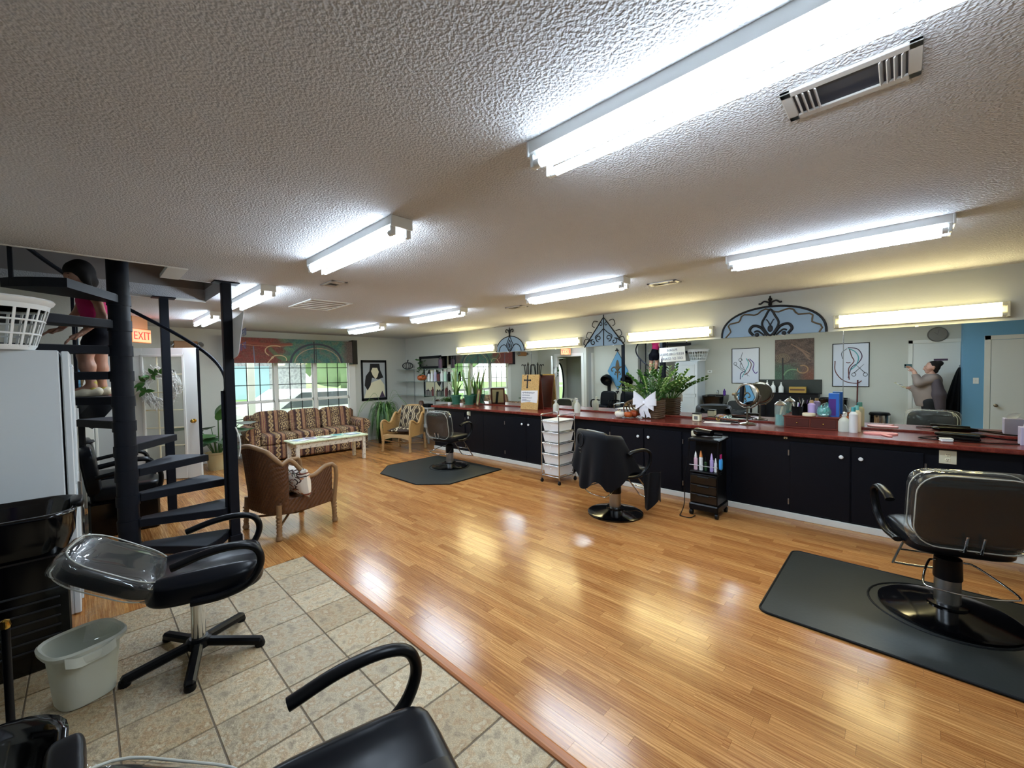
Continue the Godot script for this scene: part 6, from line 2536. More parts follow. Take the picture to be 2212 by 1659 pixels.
		for q in range(2, 9):
			for s in [-1, 1]:
				var p: Vector3 = stem[q]
				m.leaf(p, p + (sd * s * 0.8 + dirv.normalized() * 0.7 + V(0, 0.15, 0)).normalized() * (0.085 - 0.003 * q), 0.02, V(0, 1, 0) + dirv.cross(sd) * 0.3, 0.08, 0.2, 4)
		obj("leaf_spray", m, "leaf_zz" if k % 4 else "leaf_light", t)
	var bw := thing("white_bow", "large white ribbon bow tied on the plant basket", "bow", V(5.31, Y, -2.545))
	for s in [-1, 1]:
		for q in [[0.10, 0.16], [0.0, 0.17], [-0.07, 0.13]]:
			m = MB.new()
			m.sheet(20, 5, func(u: float, v: float):
				var a := u * TAU
				var reach: float = q[1] * 0.5 * (1.0 - cos(a))
				var w := 0.018 + 0.03 * sin(u * PI)
				return V(-0.03 + 0.03 * sin(a), 0.235 + q[0] * 0.5 * (1.0 - cos(a)) + (v - 0.5) * 2.0 * w, s * reach), 0.002)
			obj("loop", m, "ribbon", bw)
		m = MB.new()
		m.sheet(4, 14, func(u: float, v: float):
			return V(-0.02 - 0.015 * sin(v * 4.0), 0.23 - v * (0.2 + 0.03 * absf(u - 0.5)), s * (0.02 + 0.025 * v) + (u - 0.5) * 0.065 + 0.008 * sin(v * 9)), 0.002)
		obj("tail", m, "ribbon", bw)
	m = MB.new()
	m.pill(V(-0.03, 0.225, 0), V(0.05, 0.05, 0.05), 0.8, 0.8)
	obj("knot", m, "ribbon", bw)
	# candle jar
	t = thing("candle_jar", "small white square jar with a dark emblem on the counter", "jar", V(5.45, Y, -1.91), -PI / 2)
	m = MB.new()
	m.box(V(0, 0.045, 0), V(0.09, 0.09, 0.09), 0.006)
	obj("jar_body", m, "cream", t)
	obj("lid", bx(V(0, 0.098, 0), V(0.095, 0.014, 0.095), 0.004), "black_plastic", t)
	obj("emblem", bx(V(0, 0.045, 0.046), V(0.045, 0.045, 0.003), 0.001), "sand_grey", t)
	# paper, straightener
	t = thing("paper_sheet", "white sheet of paper lying on the counter", "paper", V(5.43, Y, -1.66), 0.2)
	obj("sheet", bx(V(0, 0.001, 0), V(0.15, 0.002, 0.3), 0), "paper", t)
	t = thing("hair_straightener", "dark hair straightener with looped cord on the counter", "hair straightener", V(5.5, Y, -1.55))
	m = MB.new()
	m.beam(V(0, 0.02, -0.1), V(-0.05, 0.016, 0.12), 0.03, 0.02, 0.006)
	obj("lower_arm", m, "black_plastic", t)
	m = MB.new()
	m.beam(V(0.01, 0.045, -0.11), V(-0.05, 0.04, 0.12), 0.03, 0.02, 0.006)
	obj("upper_arm", m, "walnut", t)
	m = MB.new()
	m.tube(curve([V(-0.05, 0.025, 0.12), V(-0.06, 0.012, 0.2), V(0.06, 0.03, 0.16), V(0.08, 0.04, -0.05), V(0.02, 0.06, -0.22), V(-0.02, 0.03, -0.3), V(0.05, 0.01, -0.28), V(0.08, 0.008, -0.1)], 7), 0.005, 6)
	obj("cord", m, "black_plastic", t)
	# hair clips
	t = thing("hair_clips", "bunch of coloured hair clips on the counter by the mirror", "hair clips", V(5.66, Y, -1.72))
	for k in 4:
		m = MB.new()
		var ring := []
		for q in 16:
			ring.append(V(sin(TAU * q / 16) * 0.008, 0.022 + 0.02 * (k % 2) + cos(TAU * q / 16) * 0.02, k * 0.034 + sin(TAU * q / 16) * 0.018))
		m.tube(ring, 0.005, 6, true)
		obj("clip", m, ["yellow", "orange", "sky_blue", "mint"][k], t)
	# round mirror
	t = thing("makeup_mirror", "round bronze double-sided make-up mirror on a stand", "mirror", V(5.44, Y, -1.33), -PI / 2 - 0.25)
	t.scale = Vector3.ONE * 1.18
	m = MB.new()
	m.lathe([P(0.075, 0), P(0.078, 0.008), P(0.06, 0.018), P(0.016, 0.026), P(0.009, 0.04), P(0.009, 0.16)], Transform3D.IDENTITY, 28)
	obj("stand", m, "old_bronze", t)
	m = MB.new()
	var yoke := []
	for k in 21:
		var a := PI + PI * k / 20.0
		yoke.append(V(cos(a) * 0.128, 0.30 + sin(a) * 0.132, 0))
	m.tube(yoke, 0.007, 8)
	obj("yoke", m, "old_bronze", t)
	var hx := Transform3D(Basis.from_euler(Vector3(PI / 2 - 0.06, 0, 0)), V(0, 0.30, 0))
	m = MB.new()
	m.lathe([P(0.098, -0.02), P(0.113, -0.016), P(0.118, 0.0), P(0.113, 0.016), P(0.098, 0.02), P(0.098, 0.014), P(0.098, -0.014)], hx, 40)
	obj("rim", m, "old_bronze", t)
	m = MB.new()
	m.lathe([P(0.0, -0.012), P(0.1, -0.012), P(0.1, 0.012), P(0.0, 0.012)], hx, 40)
	obj("mirror_glass", m, "mirror", t)
	m = MB.new()
	m.cyl(V(-0.15, 0.30, 0), V(-0.112, 0.30, 0), 0.014, 10)
	obj("pivot_knob", m, "old_bronze", t)
	# disinfectant jar
	t = thing("comb_jar", "tall glass jar with combs in teal liquid and chrome lid", "jar", V(5.46, Y, -1.0))
	m = MB.new()
	m.lathe([P(0.05, 0), P(0.056, 0.008), P(0.056, 0.24), P(0.05, 0.25), P(0.048, 0.24), P(0.05, 0.02), P(0, 0.018)], Transform3D.IDENTITY, 24)
	obj("glass", m, "jar_glass", t)
	m = MB.new()
	m.cyl(V(0, 0.02, 0), V(0, 0.14, 0), 0.047, 20)
	obj("liquid", m, "teal_liquid", t)
	m = MB.new()
	m.lathe([P(0.058, 0.248), P(0.06, 0.256), P(0.03, 0.285), P(0.012, 0.29), P(0.012, 0.305), P(0, 0.31)], Transform3D.IDENTITY, 24)
	obj("lid", m, "chrome", t)
	for k in 2:
		m = MB.new()
		m.beam(V(-0.02 + 0.03 * k, 0.04, -0.02), V(0.02 - 0.04 * k, 0.23, 0.02), 0.02, 0.004, 0.001)
		obj("comb", m, "cream", t)
	# wooden drawer box and what stands on it
	t = thing("wooden_box", "low dark red wooden drawer box on the counter", "box", V(5.55, Y, -0.72))
	var H := 0.125
	obj("case", br(V(-0.12, 0, -0.24), V(0.13, H, 0.24), 0.004), "redwood", t)
	obj("top", br(V(-0.132, H - 0.002, -0.25), V(0.135, H + 0.012, 0.25), 0.003), "redwood", t)
	for k in 2:
		var d := obj("drawer", br(V(-0.127, 0.02, -0.225 + k * 0.232), V(-0.119, H - 0.015, -0.007 + k * 0.232), 0.003), "redwood_dark", t)
		m = MB.new()
		m.pill(V(-0.134, 0.06, -0.115 + k * 0.232), V(0.014, 0.016, 0.016), 0.8, 0.8, Transform3D.IDENTITY, 12, 8)
		obj("knob", m, "brass", d)
	var YB := Y + H + 0.012
	t = thing("comb_cup", "black cup of combs and scissors on the wooden box", "cup", V(5.5, YB, -0.845))
	m = MB.new()
	m.lathe([P(0.048, 0), P(0.055, 0.1), P(0.05, 0.1), P(0.044, 0.006), P(0, 0.006)], Transform3D.IDENTITY, 20)
	obj("cup_body", m, "black_plastic", t)
	for k in 7:
		m = MB.new()
		var a := k * 0.9
		m.beam(V(cos(a) * 0.02, 0.02, sin(a) * 0.02), V(cos(a) * 0.05, 0.14 + 0.015 * (k % 3), sin(a) * 0.06), 0.012, 0.004, 0.001)
		obj("comb", m, ["steel", "black_plastic", "white_plastic", "purple", "steel", "brown", "white_plastic"][k], t)
	t = thing("cream_tub", "shallow cream-coloured tub on the wooden box", "tub", V(5.46, YB, -0.735))
	m = MB.new()
	m.lathe([P(0.055, 0), P(0.06, 0.005), P(0.06, 0.03), P(0.05, 0.034), P(0.0, 0.03)], Transform3D.IDENTITY, 24)
	obj("tub_body", m, "cream", t)
	bottle("lilac_bottle", "lilac bottle with wooden cap on the wooden box", V(5.55, YB, -0.722), 0.036, 0.17, "lilac", "wicker_pale")
	t = thing("aqua_jar", "round aqua glass jar of clips on the wooden box", "jar", V(5.5, YB, -0.605))
	m = MB.new()
	m.lathe([P(0.045, 0), P(0.062, 0.02), P(0.066, 0.06), P(0.052, 0.095), P(0.056, 0.105), P(0.05, 0.105), P(0.046, 0.095), P(0.06, 0.06), P(0.056, 0.02), P(0, 0.008)], Transform3D.IDENTITY, 28)
	obj("glass", m, "aqua_glass", t)
	for k in 6:
		m = MB.new()
		m.beam(V(0.03 * cos(k), 0.02 + 0.008 * k, 0.03 * sin(k)), V(-0.03 * sin(k * 2.0), 0.06 + 0.012 * k, 0.04 * cos(k * 1.7)), 0.014, 0.005, 0.001)
		obj("clip", m, "aqua" if k % 2 else "white_plastic", t)
	t = thing("product_box", "tall blue and purple product box on the wooden box", "box", V(5.56, YB, -0.525))
	obj("carton", bx(V(0, 0.125, 0), V(0.08, 0.25, 0.09), 0.002), "royal", t)
	obj("printed_panel", bx(V(-0.0405, 0.1, -0.012), V(0.002, 0.18, 0.06), 0), "purple", t)
	# bottles right of the box
	bottle("pump_bottle", "clear-white pump bottle right of the wooden box", V(5.42, Y, -0.43), 0.05, 0.2, "bin_plastic", "white_plastic", "pump", "white pump bottles")
	bottle("shampoo_bottle", "tall white bottle with teal cap beside the pump bottle", V(5.39, Y, -0.355), 0.036, 0.26, "white_plastic", "teal", "plain")
	bottle("shampoo_bottle", "cream bottle with aqua cap behind the tall white bottle", V(5.49, Y, -0.335), 0.036, 0.27, "cream", "aqua", "plain")
	bottle("orange_bottle", "orange-brown bottle behind the pump bottle", V(5.52, Y, -0.43), 0.034, 0.19, "pumpkin", "white_plastic", "plain")
	# pink hand mirror
	t = thing("hand_mirror", "pink oval hand mirror lying on the counter", "hand mirror", V(5.42, Y, -0.15), 0.25)
	m = MB.new()
	var ov := PackedVector2Array()
	for k in 36:
		ov.append(P(cos(TAU * k / 36) * 0.09, sin(TAU * k / 36) * 0.13))
	m.extrude(ov, 0.012, Transform3D(Basis(Vector3(1, 0, 0), Vector3(0, 0, 1), Vector3(0, -1, 0)), V(0, 0.007, 0)))
	obj("plate", m, "pink", t)
	m = MB.new()
	m.beam(V(-0.08, 0.007, 0.0), V(-0.2, 0.007, 0.03), 0.034, 0.012, 0.004)
	obj("handle", m, "pink", t)
	# curling tools
	t = thing("curling_iron", "black curling iron lying on the counter against the mirror", "curling iron", V(5.5, Y, 0.38), 0.04)
	m = MB.new()
	m.tube([V(0.02, 0.03, -0.15), V(0.02, 0.03, -0.1), V(0.0, 0.03, 0.1), V(0.0, 0.03, 0.16)], [0.012, 0.027, 0.024, 0.012], 12)
	obj("barrel", m, "black_gloss", t)
	m = MB.new()
	m.tube(curve([V(0.0, 0.03, 0.16), V(0.02, 0.012, 0.3), V(0.08, 0.008, 0.55), V(0.05, 0.008, 0.8)], 6), 0.006, 6)
	obj("cord", m, "black_plastic", t)
	t = thing("flat_iron", "black flat iron with cord on the counter edge", "hair straightener", V(5.34, Y, 0.36), 0.1)
	m = MB.new()
	m.beam(V(0.02, 0.018, -0.13), V(0.0, 0.016, 0.14), 0.05, 0.026, 0.008)
	obj("lower_arm", m, "black_plastic", t)
	m = MB.new()
	m.beam(V(0.03, 0.05, -0.14), V(0.0, 0.04, 0.14), 0.045, 0.022, 0.008)
	obj("upper_arm", m, "black_gloss", t)
	m = MB.new()
	m.tube(curve([V(0.02, 0.02, -0.13), V(-0.03, 0.008, -0.25), V(-0.08, 0.006, -0.1), V(-0.1, 0.006, 0.15), V(0.0, 0.006, 0.5)], 7), 0.005, 6)
	obj("cord", m, "black_plastic", t)
	t = thing("white_compact", "small white compact on the counter edge", "compact", V(5.21, Y, 0.285), 0.2)
	obj("case", bx(V(0, 0.012, 0), V(0.07, 0.024, 0.08), 0.008), "white_plastic", t)
	obj("lid", bx(V(0, 0.027, 0), V(0.068, 0.008, 0.078), 0.003), "white_plastic", t)
	t = thing("tissue_box", "lilac patterned tissue box at the right end of the counter", "tissue box", V(5.36, Y, 0.77))
	obj("carton", bx(V(0, 0.075, 0), V(0.12, 0.15, 0.12), 0.003), "lavender", t)
	m = MB.new()
	m.leaf(V(0, 0.15, -0.04), V(0, 0.2, 0.05), 0.03, V(1, 0, 0), 0.05)
	obj("tissue", m, "paper", t)

# ------------------------------------------------------------------ on walls and ceiling
func build_wall_things():
	var m: MB
	var t: Node3D
	# three iron ornaments above the mirrors; local x runs along the wall, z points into the room
	t = thing("arch_ornament", "blue half-round iron wall ornament above the far mirror", "wall ornament", V(5.75, 1.985, -5.51), -PI / 2)
	m = MB.new()
	var half := PackedVector2Array()
	for k in 25:
		half.append(P(cos(PI * k / 24) * 0.375, sin(PI * k / 24) * 0.29))
	m.extrude(half, 0.012, T(V(0, 0, 0.008)))
	obj("panel", m, "slate_blue", t)
	m = MB.new()
	var edge := []
	for p in half:
		edge.append(V(p.x, p.y, 0.016))
	m.tube(edge, 0.008, 6)
	obj("rim", m, "iron", t)
	m = MB.new()
	for s in [-1, 1]:
		m.tube(curve([V(0, 0.0, 0.02), V(s * 0.09, 0.1, 0.02), V(s * 0.05, 0.2, 0.02), V(0, 0.3, 0.02)], 6), 0.007, 6)
		m.tube(curve([V(0, 0.03, 0.02), V(s * 0.05, 0.1, 0.02), V(0.0, 0.22, 0.02)], 6), 0.006, 6)
		m.tube(curve([V(s * 0.3, 0.0, 0.02), V(s * 0.25, 0.1, 0.02), V(s * 0.13, 0.13, 0.02), V(s * 0.02, 0.0, 0.02)], 6), 0.007, 6)
	m.pill(V(0, 0.11, 0.02), V(0.03, 0.09, 0.02), 0.9, 0.9)
	obj("scrollwork", m, "iron", t)
	m = MB.new()
	m.lathe([P(0.0, 0.27), P(0.02, 0.3), P(0.012, 0.33), P(0.02, 0.36), P(0.018, 0.4), P(0.0, 0.48)], T(V(0, 0, 0.022)), 10)
	for s in [-1, 1]:
		m.tube(curve([V(0, 0.34, 0.022), V(s * 0.04, 0.41, 0.022), V(s * 0.09, 0.42, 0.022), V(s * 0.1, 0.38, 0.022), V(s * 0.07, 0.37, 0.022)], 5), 0.009, 6)
	obj("finial", m, "iron", t)
	t = thing("triangle_ornament", "blue triangular iron scroll ornament above the middle mirror", "wall ornament", V(5.75, 1.98, -3.44), -PI / 2)
	m = MB.new()
	m.extrude(PackedVector2Array([P(-0.35, 0), P(0.35, 0), P(0.0, 0.44)]), 0.012, T(V(0, 0, 0.008)))
	obj("panel", m, "slate_blue", t)
	m = MB.new()
	m.tube([V(-0.36, -0.01, 0.016), V(0, 0.45, 0.016), V(0.36, -0.01, 0.016)], 0.011, 6)
	m.tube([V(0, 0, 0.016), V(0, 0.49, 0.016)], 0.009, 6)
	obj("frame_bars", m, "iron", t)
	m = MB.new()
	for s in [-1, 1]:
		scroll(m, P(s * 0.09, 0.12), 0.055, 0.015, -1.5 * s + (PI if s < 0 else 0.0), 5.5 * s + (PI if s < 0 else 0.0), 0.02, 0.007)
		m.tube(curve([V(s * 0.12, 0.07, 0.02), V(s * 0.15, 0.15, 0.02), V(s * 0.08, 0.2, 0.02), V(0, 0.27, 0.02)], 6), 0.007, 6)
		scroll(m, P(s * 0.19, 0.06), 0.05, 0.012, 1.2 * s + (PI if s < 0 else 0.0), -5.0 * s + (PI if s < 0 else 0.0), 0.02, 0.007)
		m.tube(curve([V(s * 0.19, 0.11, 0.02), V(s * 0.24, 0.1, 0.02), V(s * 0.29, 0.06, 0.02)], 5), 0.007, 6)
		scroll(m, P(s * 0.05, 0.34), 0.035, 0.01, 0.5 * s + (PI if s < 0 else 0.0), 6.5 * s + (PI if s < 0 else 0.0), 0.02, 0.006)
		for q in [[0.14, 0.33], [0.29, 0.16], [0.36, 0.05]]:
			m.tube(curve([V(s * q[0] * 0.75, q[1] + 0.06, 0.02), V(s * (q[0] * 0.75 + 0.07), q[1] + 0.07, 0.02), V(s * (q[0] * 0.75 + 0.1), q[1], 0.02), V(s * (q[0] * 0.75 + 0.06), q[1] - 0.03, 0.02)], 5), 0.006, 6)
	obj("scrollwork", m, "iron", t)
	t = thing("oval_ornament", "wide blue half-oval iron ornament with a fleur-de-lis above the mirror", "wall ornament", V(5.75, 1.978, -1.155), -PI / 2)
	m = MB.new()
	half = PackedVector2Array()
	for k in 33:
		half.append(P(cos(PI * k / 32) * 0.54, pow(sin(PI * k / 32), 0.8) * 0.345))
	m.extrude(half, 0.012, T(V(0, 0, 0.008)))
	obj("panel", m, "slate_blue", t)
	m = MB.new()
	edge = []
	var vine := []
	for k in 33:
		edge.append(V(half[k].x, half[k].y, 0.016))
		vine.append(V(half[k].x * (0.88 + 0.06 * sin(k * 1.2)), half[k].y * (0.86 + 0.07 * sin(k * 1.2)), 0.02))
	m.tube(edge, 0.012, 6)
	obj("rim", m, "iron", t)
	m = MB.new()
	m.tube(vine, 0.009, 6)
	obj("vine", m, "bronze", t)
	m = MB.new()
	m.tube(curve([V(0, 0.0, 0.02), V(0.085, 0.13, 0.02), V(0.05, 0.23, 0.02), V(0, 0.31, 0.02), V(-0.05, 0.23, 0.02), V(-0.085, 0.13, 0.02)], 6, true), 0.012, 6, true)
	for s in [-1, 1]:
		m.tube(curve([V(s * 0.03, 0.0, 0.02), V(s * 0.1, 0.1, 0.02), V(s * 0.18, 0.125, 0.02), V(s * 0.22, 0.07, 0.02), V(s * 0.18, 0.01, 0.02)], 6), 0.016, 6)
		m.tube(curve([V(s * 0.06, 0.0, 0.02), V(s * 0.13, 0.06, 0.02), V(s * 0.17, 0.05, 0.02)], 6), 0.01, 6)
		m.tube(curve([V(0, 0.12, 0.02), V(s * 0.03, 0.18, 0.02), V(s * 0.045, 0.19, 0.02)], 5), 0.006, 6)
		m.pill(V(s * 0.14, 0.015, 0.02), V(0.05, 0.05, 0.02), 0.9, 0.9, Transform3D.IDENTITY, 14, 8)
	m.pill(V(0, 0.08, 0.02), V(0.055, 0.08, 0.02), 0.9, 0.9, Transform3D.IDENTITY, 14, 8)
	obj("fleur_de_lis", m, "iron", t)
	m = MB.new()
	m.lathe([P(0.0, 0.33), P(0.022, 0.37), P(0.01, 0.4), P(0.024, 0.43), P(0.008, 0.455), P(0.012, 0.465), P(0.0, 0.475)], T(V(0, 0, 0.026)), 10)
	for s in [-1, 1]:
		m.tube(curve([V(0, 0.385, 0.024), V(s * 0.06, 0.41, 0.024), V(s * 0.1, 0.385, 0.024), V(s * 0.12, 0.39, 0.024)], 5), 0.01, 6)
	obj("finial", m, "iron", t)
	# ceiling vents
	var vs := [["ceiling_vent", "nearest ceiling vent with louvred ends beside the bright light", V(1.67, CEIL, -0.13), 0.19, 0.33, 0.0], ["ceiling_vent", "ceiling vent near the second mirror-side light", V(4.13, CEIL, -1.77), 0.15, 0.3, 0.0], ["ceiling_vent", "small dark ceiling vent below the second tiled-side light", V(1.7, CEIL, -3.97), 0.15, 0.28, 0.0], ["ceiling_vent", "small ceiling vent near the third mirror-side light", V(4.12, CEIL, -3.82), 0.15, 0.3, 0.0], ["ceiling_vent", "distant dark ceiling vent beyond the stair post", V(1.69, CEIL, -7.63), 0.13, 0.26, 0.0]]
	for v in vs:
		t = thing(v[0], v[1], "ceiling vent", v[2], v[5], "ceiling air vents")
		var w: float = v[3]
		var l: float = v[4]
		m = MB.new()
		m.bar(V(-w / 2, -0.01, -l / 2), V(w / 2, 0, -l / 2 + 0.03), 0.002)
		m.bar(V(-w / 2, -0.01, l / 2 - 0.03), V(w / 2, 0, l / 2), 0.002)
		m.bar(V(-w / 2, -0.01, -l / 2), V(-w / 2 + 0.03, 0, l / 2), 0.002)
		m.bar(V(w / 2 - 0.03, -0.01, -l / 2), V(w / 2, 0, l / 2), 0.002)
		obj("frame", m, "vent_metal", t)
		obj("opening", br(V(-w / 2 + 0.03, -0.004, -l / 2 + 0.03), V(w / 2 - 0.03, -0.001, l / 2 - 0.03), 0), "vent_dark", t)
		for k in 4:
			for s in [-1, 1]:
				m = MB.new()
				m.box(Vector3.ZERO, V(w - 0.062, 0.014, 0.003), 0, T(V(0, -0.008, s * (l / 2 - 0.04 - k * 0.016)), 0, s * 0.6))
				obj("louvre", m, "vent_metal", t)
	t = thing("return_grille", "wide white return-air grille on the ceiling", "ceiling vent", V(2.09, CEIL, -5.3))
	obj("opening", br(V(-0.22, -0.004, -0.36), V(0.22, -0.001, 0.36), 0), "grille_grey", t)
	m = MB.new()
	for s in [-1, 1]:
		m.bar(V(s * 0.235 - 0.015, -0.01, -0.375), V(s * 0.235 + 0.015, 0, 0.375), 0.002)
		m.bar(V(-0.235, -0.01, s * 0.36 - 0.015), V(0.235, 0, s * 0.36 + 0.015), 0.002)
	obj("frame", m, "white", t)
	for k in 4:
		obj("cross_bar", br(V(-0.22, -0.012, -0.216 + k * 0.144 - 0.008), V(0.22, -0.003, -0.216 + k * 0.144 + 0.008), 0.001), "white", t)
	# ---- left wall, seen in the mirror
	var X := -0.70
	for q in [[-3.02, 1.632, 0.66, 0.94, "poster of a hair profile with scissors on the left wall", 0], [-0.86, 1.605, 0.66, 1.0, "poster of a face with flowing hair and scissors on the left wall", 1]]:
		t = thing("salon_poster", q[4], "poster", V(X, q[1], q[0]), PI / 2, "salon posters on the left wall")
		var w: float = q[2]
		var h: float = q[3]
		obj("sheet", bx(V(0, 0, 0.008), V(w - 0.02, h - 0.02, 0.008), 0.001), "poster_white", t)
		m = MB.new()
		for a in [[V(-w / 2, -h / 2, 0), V(-w / 2 + 0.016, h / 2, 0.02)], [V(w / 2 - 0.016, -h / 2, 0), V(w / 2, h / 2, 0.02)], [V(-w / 2, -h / 2, 0), V(w / 2, -h / 2 + 0.016, 0.02)], [V(-w / 2, h / 2 - 0.016, 0), V(w / 2, h / 2, 0.02)]]:
			m.bar(a[0], a[1], 0.002)
		obj("frame", m, "black_paint", t)
		var z := 0.014
		var strokes := []
		if q[5] == 0:
			# mirrored so that the profile faces as in the reflection
			strokes = [["ink", [V(0.06, 0.36, z), V(0.1, 0.22, z), V(0.06, 0.14, z)]], ["ink", [V(0.1, 0.1, z), V(0.12, -0.02, z), V(0.04, -0.1, z), V(-0.02, -0.12, z)]], ["teal", [V(-0.02, 0.2, z), V(-0.08, 0.06, z), V(-0.02, -0.1, z), V(0.08, -0.3, z)]], ["maroon", [V(-0.06, 0.18, z), V(-0.14, 0.04, z), V(-0.08, -0.16, z), V(0.02, -0.24, z)]], ["purple", [V(-0.1, 0.18, z), V(-0.2, 0.06, z), V(-0.18, -0.1, z), V(-0.24, -0.2, z), V(-0.29, -0.16, z)]], ["blue_ink", [V(0.0, -0.14, z), V(0.1, -0.2, z), V(0.12, -0.36, z)]]]
		else:
			strokes = [["purple_grey", [V(0.05, 0.4, z), V(-0.12, 0.36, z), V(-0.2, 0.2, z), V(-0.14, 0.05, z), V(-0.02, -0.06, z), V(0.04, -0.3, z)]], ["teal", [V(0.04, 0.38, z), V(-0.08, 0.3, z), V(-0.14, 0.16, z), V(-0.1, 0.0, z), V(0.0, -0.12, z)]], ["maroon", [V(0.02, 0.36, z), V(-0.02, 0.2, z), V(-0.06, 0.08, z), V(0.03, -0.08, z), V(0.02, -0.34, z)]], ["ink", [V(0.06, 0.38, z), V(0.16, 0.28, z), V(0.14, 0.14, z)]], ["maroon", [V(0.28, 0.1, z), V(0.27, -0.15, z), V(0.12, -0.36, z), V(-0.1, -0.42, z), V(-0.2, -0.36, z)]], ["maroon", [V(0.08, 0.06, z), V(0.04, 0.05, z), V(0.0, 0.06, z)]]]
		for s in strokes:
			m = MB.new()
			m.tube(curve(s[1], 6), 0.011 if s[0] != "ink" else 0.006, 6, false, 0.12, Vector3.BACK)
			obj("printed_stroke", m, s[0], t)
		var sx := 0.24 if q[5] == 0 else -0.16
		var sy := 0.06 if q[5] == 0 else -0.22
		for k in 2:
			m = MB.new()
			var ring := []
			var cx := sx - 0.12 * k if q[5] == 0 else sx + (k - 0.5) * 0.2
			var cy := sy + 0.1 * k if q[5] == 0 else sy
			for g in 20:
				ring.append(V(cx + cos(TAU * g / 20) * 0.035, cy + sin(TAU * g / 20) * 0.04, z))
			m.tube(ring, 0.006, 6, true, 0.2, Vector3.BACK)
			obj("printed_scissor_ring", m, "ink", t)
			m = MB.new()
			var tip := V(-0.1 + 0.04 * k, -0.28, z) if q[5] == 0 else V(sx - (k - 0.5) * 0.16, sy + 0.24, z)
			m.tube([V(cx, cy - 0.03, z) if q[5] == 0 else V(cx, cy + 0.03, z), tip], [0.008, 0.003], 6, false, 0.2, Vector3.BACK)
			obj("printed_blade", m, "ink", t)
	t = thing("abstract_canvas", "dark swirling abstract canvas above the black shelf", "painting", V(X + 0.002, 1.735, -1.94), PI / 2)
	m = MB.new()
	m.face([V(-0.4, -0.535, 0.031), V(0.4, -0.535, 0.031), V(0.4, 0.535, 0.031), V(-0.4, 0.535, 0.031)], [P(1, 1), P(0, 1), P(0, 0), P(1, 0)])
	obj("painted_face", m, "canvas", t)
	obj("stretcher", bx(V(0, 0, 0.015), V(0.8, 1.07, 0.03), 0.002), "brown", t)
	t = thing("thermostat", "small white thermostat on the left wall", "thermostat", V(X, 1.486, -3.91), PI / 2)
	obj("case", bx(V(0, 0, 0.014), V(0.12, 0.08, 0.028), 0.006), "white_plastic", t)
	obj("display", bx(V(0, 0.01, 0.029), V(0.05, 0.02, 0.002), 0), "sand_grey", t)
	# black shelf unit with bottles
	t = thing("supply_shelf", "low black shelf unit against the left wall under the canvas", "shelf", V(X + 0.01, 0, -2.04))
	obj("carcass", br(V(0, 0, -0.62), V(0.32, 0.93, 0.62), 0.006), "black_paint", t)
	obj("back_panel", br(V(0, 0.93, -0.66), V(0.025, 1.27, 0.66), 0.004), "mural_dark", t)
	obj("top_board", br(V(0, 0.93, -0.64), V(0.34, 0.95, 0.64), 0.004), "black_paint", t)
	for k in 3:
		bottle("supply_bottle", ["tallest white pump bottle on the black shelf unit", "middle white pump bottle on the black shelf unit", "right-hand white pump bottle on the black shelf unit"][k], V(X + 0.18, 0.95, -2.48 + [0.0, 0.13, 0.3][k]), 0.055, [0.3, 0.27, 0.25][k], "white_plastic", "white_plastic", "pump", "white bottles on the black shelf unit")
	t = thing("gold_carton", "gold carton on the black shelf unit", "box", V(X + 0.2, 0.95, -1.83))
	obj("carton", bx(V(0, 0.075, 0), V(0.16, 0.15, 0.34), 0.004), "gold_foil", t)
	obj("label_band", bx(V(0.081, 0.08, 0), V(0.002, 0.04, 0.3), 0), "brown", t)
	t = thing("broom", "dark red broom handle leaning on the left wall by the poster", "broom", V(X + 0.06, 0, -0.74))
	m = MB.new()
	m.cyl(V(0.05, 0.1, 0), V(-0.03, 1.26, 0.01), 0.014, 10)
	obj("handle", m, "maroon", t)
	obj("head", bx(V(0.06, 0.06, 0), V(0.05, 0.12, 0.3), 0.01), "black_plastic", t)
	t = thing("pedal_bin", "chrome pedal bin with black lid by the left wall", "bin", V(-0.50, 0, -0.35))
	m = MB.new()
	m.lathe([P(0.165, 0), P(0.17, 0.01), P(0.17, 0.50), P(0.165, 0.51)], Transform3D.IDENTITY, 32)
	obj("bin_body", m, "chrome", t)
	m = MB.new()
	m.lathe([P(0.178, 0.505), P(0.18, 0.53), P(0.16, 0.56), P(0.0, 0.575)], Transform3D.IDENTITY, 32)
	obj("lid", m, "black_plastic", t)
	# doors and clock
	var d := setting("door_3")
	d.position = V(X, 0, 0.51)
	m = MB.new()
	m.bar(V(0, 0, -0.42), V(0.02, 2.1, -0.35), 0.004)
	m.bar(V(0, 2.03, -0.42), V(0.02, 2.1, 0.34), 0.004)
	obj("casing", m, "trim", d)
	obj("leaf", br(V(0, 0.01, -0.345), V(0.012, 2.025, 0.335), 0.003), "door_white", d)
	obj("closer_bar", br(V(0.012, 1.66, -0.04), V(0.03, 1.70, 0.16), 0.004), "purple_grey", d)
	t = thing("wall_clock", "round wall clock with grey rim above the white door", "clock", V(X, 2.20, 0.52), PI / 2)
	m = MB.new()
	m.lathe([P(0.135, 0), P(0.15, 0.01), P(0.152, 0.03), P(0.14, 0.04), P(0.13, 0.03)], Transform3D(Basis.from_euler(Vector3(PI / 2, 0, 0)), Vector3.ZERO), 36)
	obj("rim", m, "sand_grey", t)
	m = MB.new()
	m.cyl(V(0, 0, 0.004), V(0, 0, 0.024), 0.132, 36)
	obj("face", m, "clock_glass", t)
	m = MB.new()
	m.beam(V(0, 0, 0.027), V(0.05, 0.05, 0.027), 0.003, 0.009, 0, Vector3.BACK)
	m.beam(V(0, 0, 0.028), V(-0.02, 0.1, 0.028), 0.003, 0.006, 0, Vector3.BACK)
	obj("hands", m, "ink", t)
